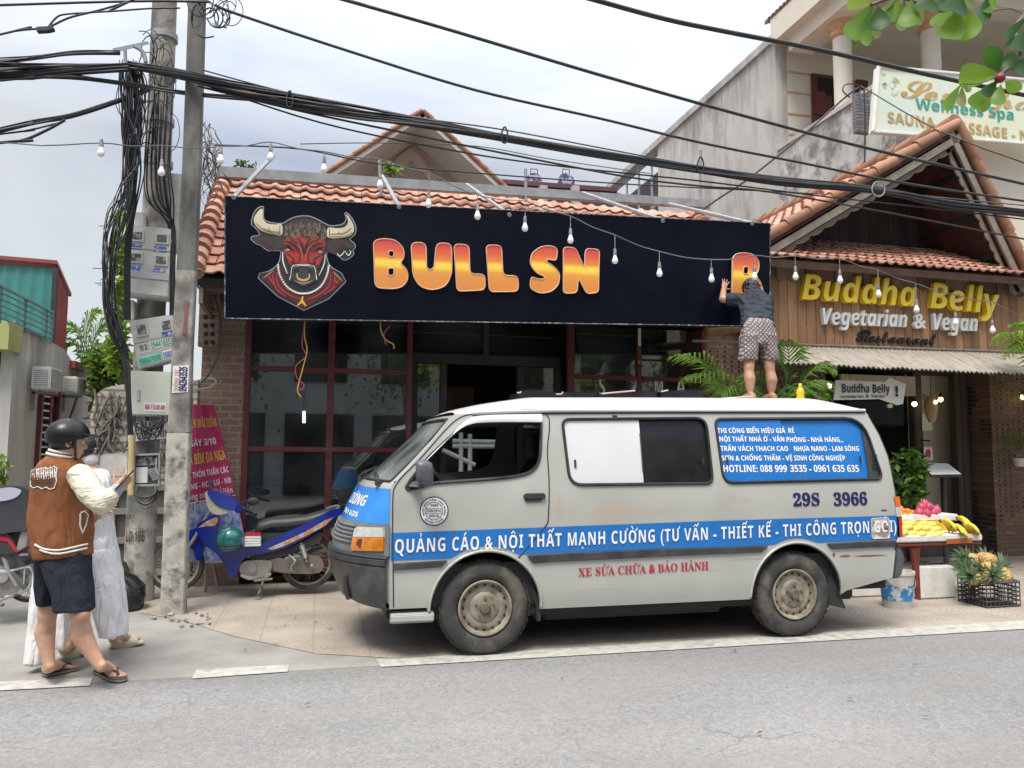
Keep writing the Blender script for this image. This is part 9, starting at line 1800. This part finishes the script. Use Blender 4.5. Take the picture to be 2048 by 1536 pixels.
for x,y,Y,lab in ((1829,808,9.3,'small round lamp glowing in the dark doorway left of the post'),(1881,799,9.3,'small round lamp glowing right of the wicker lantern'),(2046,794,9.0,'lit wall lamp on the right brick wall'),(1658,772,9.0,'small lit lamp glowing behind the palm by the hanging board')):
    o=thing('lamp',at(x,y,Y),lab,'lamp');MB().ball(at(x,y,Y),.035,12,8).build('bulb',M_GLOW,o,smooth=60);MB().lathe([(.05,.03),(.02,.06),(.006,.1)],at(x,y,Y),n=12).build('cap',M_RUB,o)
ms=thing('menu_stand',at(1885,1060,8.2)*V((1,1,0)),'dark menu stand with a slanted white menu page before the doorway','menu stand');mq=[at(1842,927,8.3),at(1895,928,8.3),at(1922,949,7.95),at(1862,950,7.95)];MB().hexa(mq,(0,0,-.03)).build('desk',M_RUB,ms);MB().hexa([p+V((0,-.004,.004)) for p in mq],(0,0,.004)).build('menu_page',M_WHT,ms);MB().tube([at(1885,940,8.15),at(1885,940,8.15)*V((1,1,0))+UP*.02],.03,8).build('post',M_RUB,ms)
po=thing('poster',at(1856,922,WY-.1),'small white poster with red figures in the restaurant doorway','poster');MB().box(at(1856,907,WY-.1),(.15,.01,.19)).build('paper',M_PAPER,po);MB().poly([at(x,y,WY-.107) for x,y in ((1850,916),(1852,902),(1857,897),(1862,904),(1860,918),(1856,912))]).build('red_figures',M_REDV,po)
op=thing('open_sign',at(1853,890,WY-.09),'small Open notice above the poster','sign');MB().box(at(1853,884,WY-.09),(.13,.008,.06)).build('plate',M_DGLASS,op);lettering('lettering','Open',M_PAPER,op,at(1846,887,WY-.1),at(1861,887,WY-.1),.035,'sans')
nb=thing('green_notice',at(1856,860,WY-.1),'green and white notice in the doorway behind the lantern','notice');MB().box(at(1854,845,WY-.08),(.17,.008,.24)).build('sheet',mat('pale_green_paper',(.40,.50,.34),(.62,.64,.56),rough=.6,scale=11,stretch=(1,1,3)),nb)
vz2=gz(2046,1105);tag(MB().lathe([(0,0),(.08,.0),(.13,.1),(.14,.18),(.09,.28),(.07,.32),(.09,.34),(.07,.34)],vz2,n=24).build('vase',mat('cobalt_glaze',(.012,.02,.12),rough=.15,coat=.6),smooth=60),'dark blue glazed vase at the foot of the right brick wall','vase');p=at(2038,925,9.0);tag(MB().lathe([(.05,-.06),(.08,.06),(.07,.06),(.05,0)],p,n=18).build('wall_pot',M_FOAM,smooth=50),'pale pot holding the fern on the right brick wall','pot')

for x0,w_,h_,c_,lab in ((-14,9,6.2,(.50,.43,.36),'ochre shop house across the street'),(-4,8,5.2,(.42,.44,.44),'grey shop house across the street'),(5,9,7.0,(.52,.47,.38),'tall beige shop house across the street'),(15,9,5.6,(.40,.43,.39),'green grey shop house across the street')):
    o=thing('shop_house',(x0+w_/2,-7,0),lab,'house');MB().box((x0+w_/2,-8.5,h_/2),(w_,3,h_)).build('wall',mat('shop_wall',c_,rough=.9),o);b=MB()
    for i in range(3):b.box((x0+w_*(i+.5)/3,-6.97,1.3),(w_*.26,.05,2.5));b.box((x0+w_*(i+.5)/3,-6.97,4.2),(w_*.2,.05,1.3))
    b.build('shutters',M_DTIM,o)
for i,x in enumerate((-9,-3,2.5,9,15)):
    o=thing('street_tree',(x,-5,0),('first','second','third','fourth','fifth')[i]+' roadside tree across the street','tree');MB().tube([(x,-5,0),(x+.1,-5,1.8),(x-.1,-5.1,3.4)],[.16,.13,.08],8).build('trunk',M_ROOT,o);b=MB()
    for k in range(900):d=V((rn.gauss(0,1),rn.gauss(0,.8),rn.gauss(0,.7)));c=V((x,-5,4.2))+d;a=V((rn.uniform(-1,1),rn.uniform(-1,1),rn.uniform(-1,1))).normalized();s_=a.cross(UP).normalized();b.add([c,c+a*.08+s_*.05,c+a*.18,c+a*.08-s_*.05],[(0,1,2,3)])
    b.build('crown',M_DLEAF,o,weld=False,fix=False)
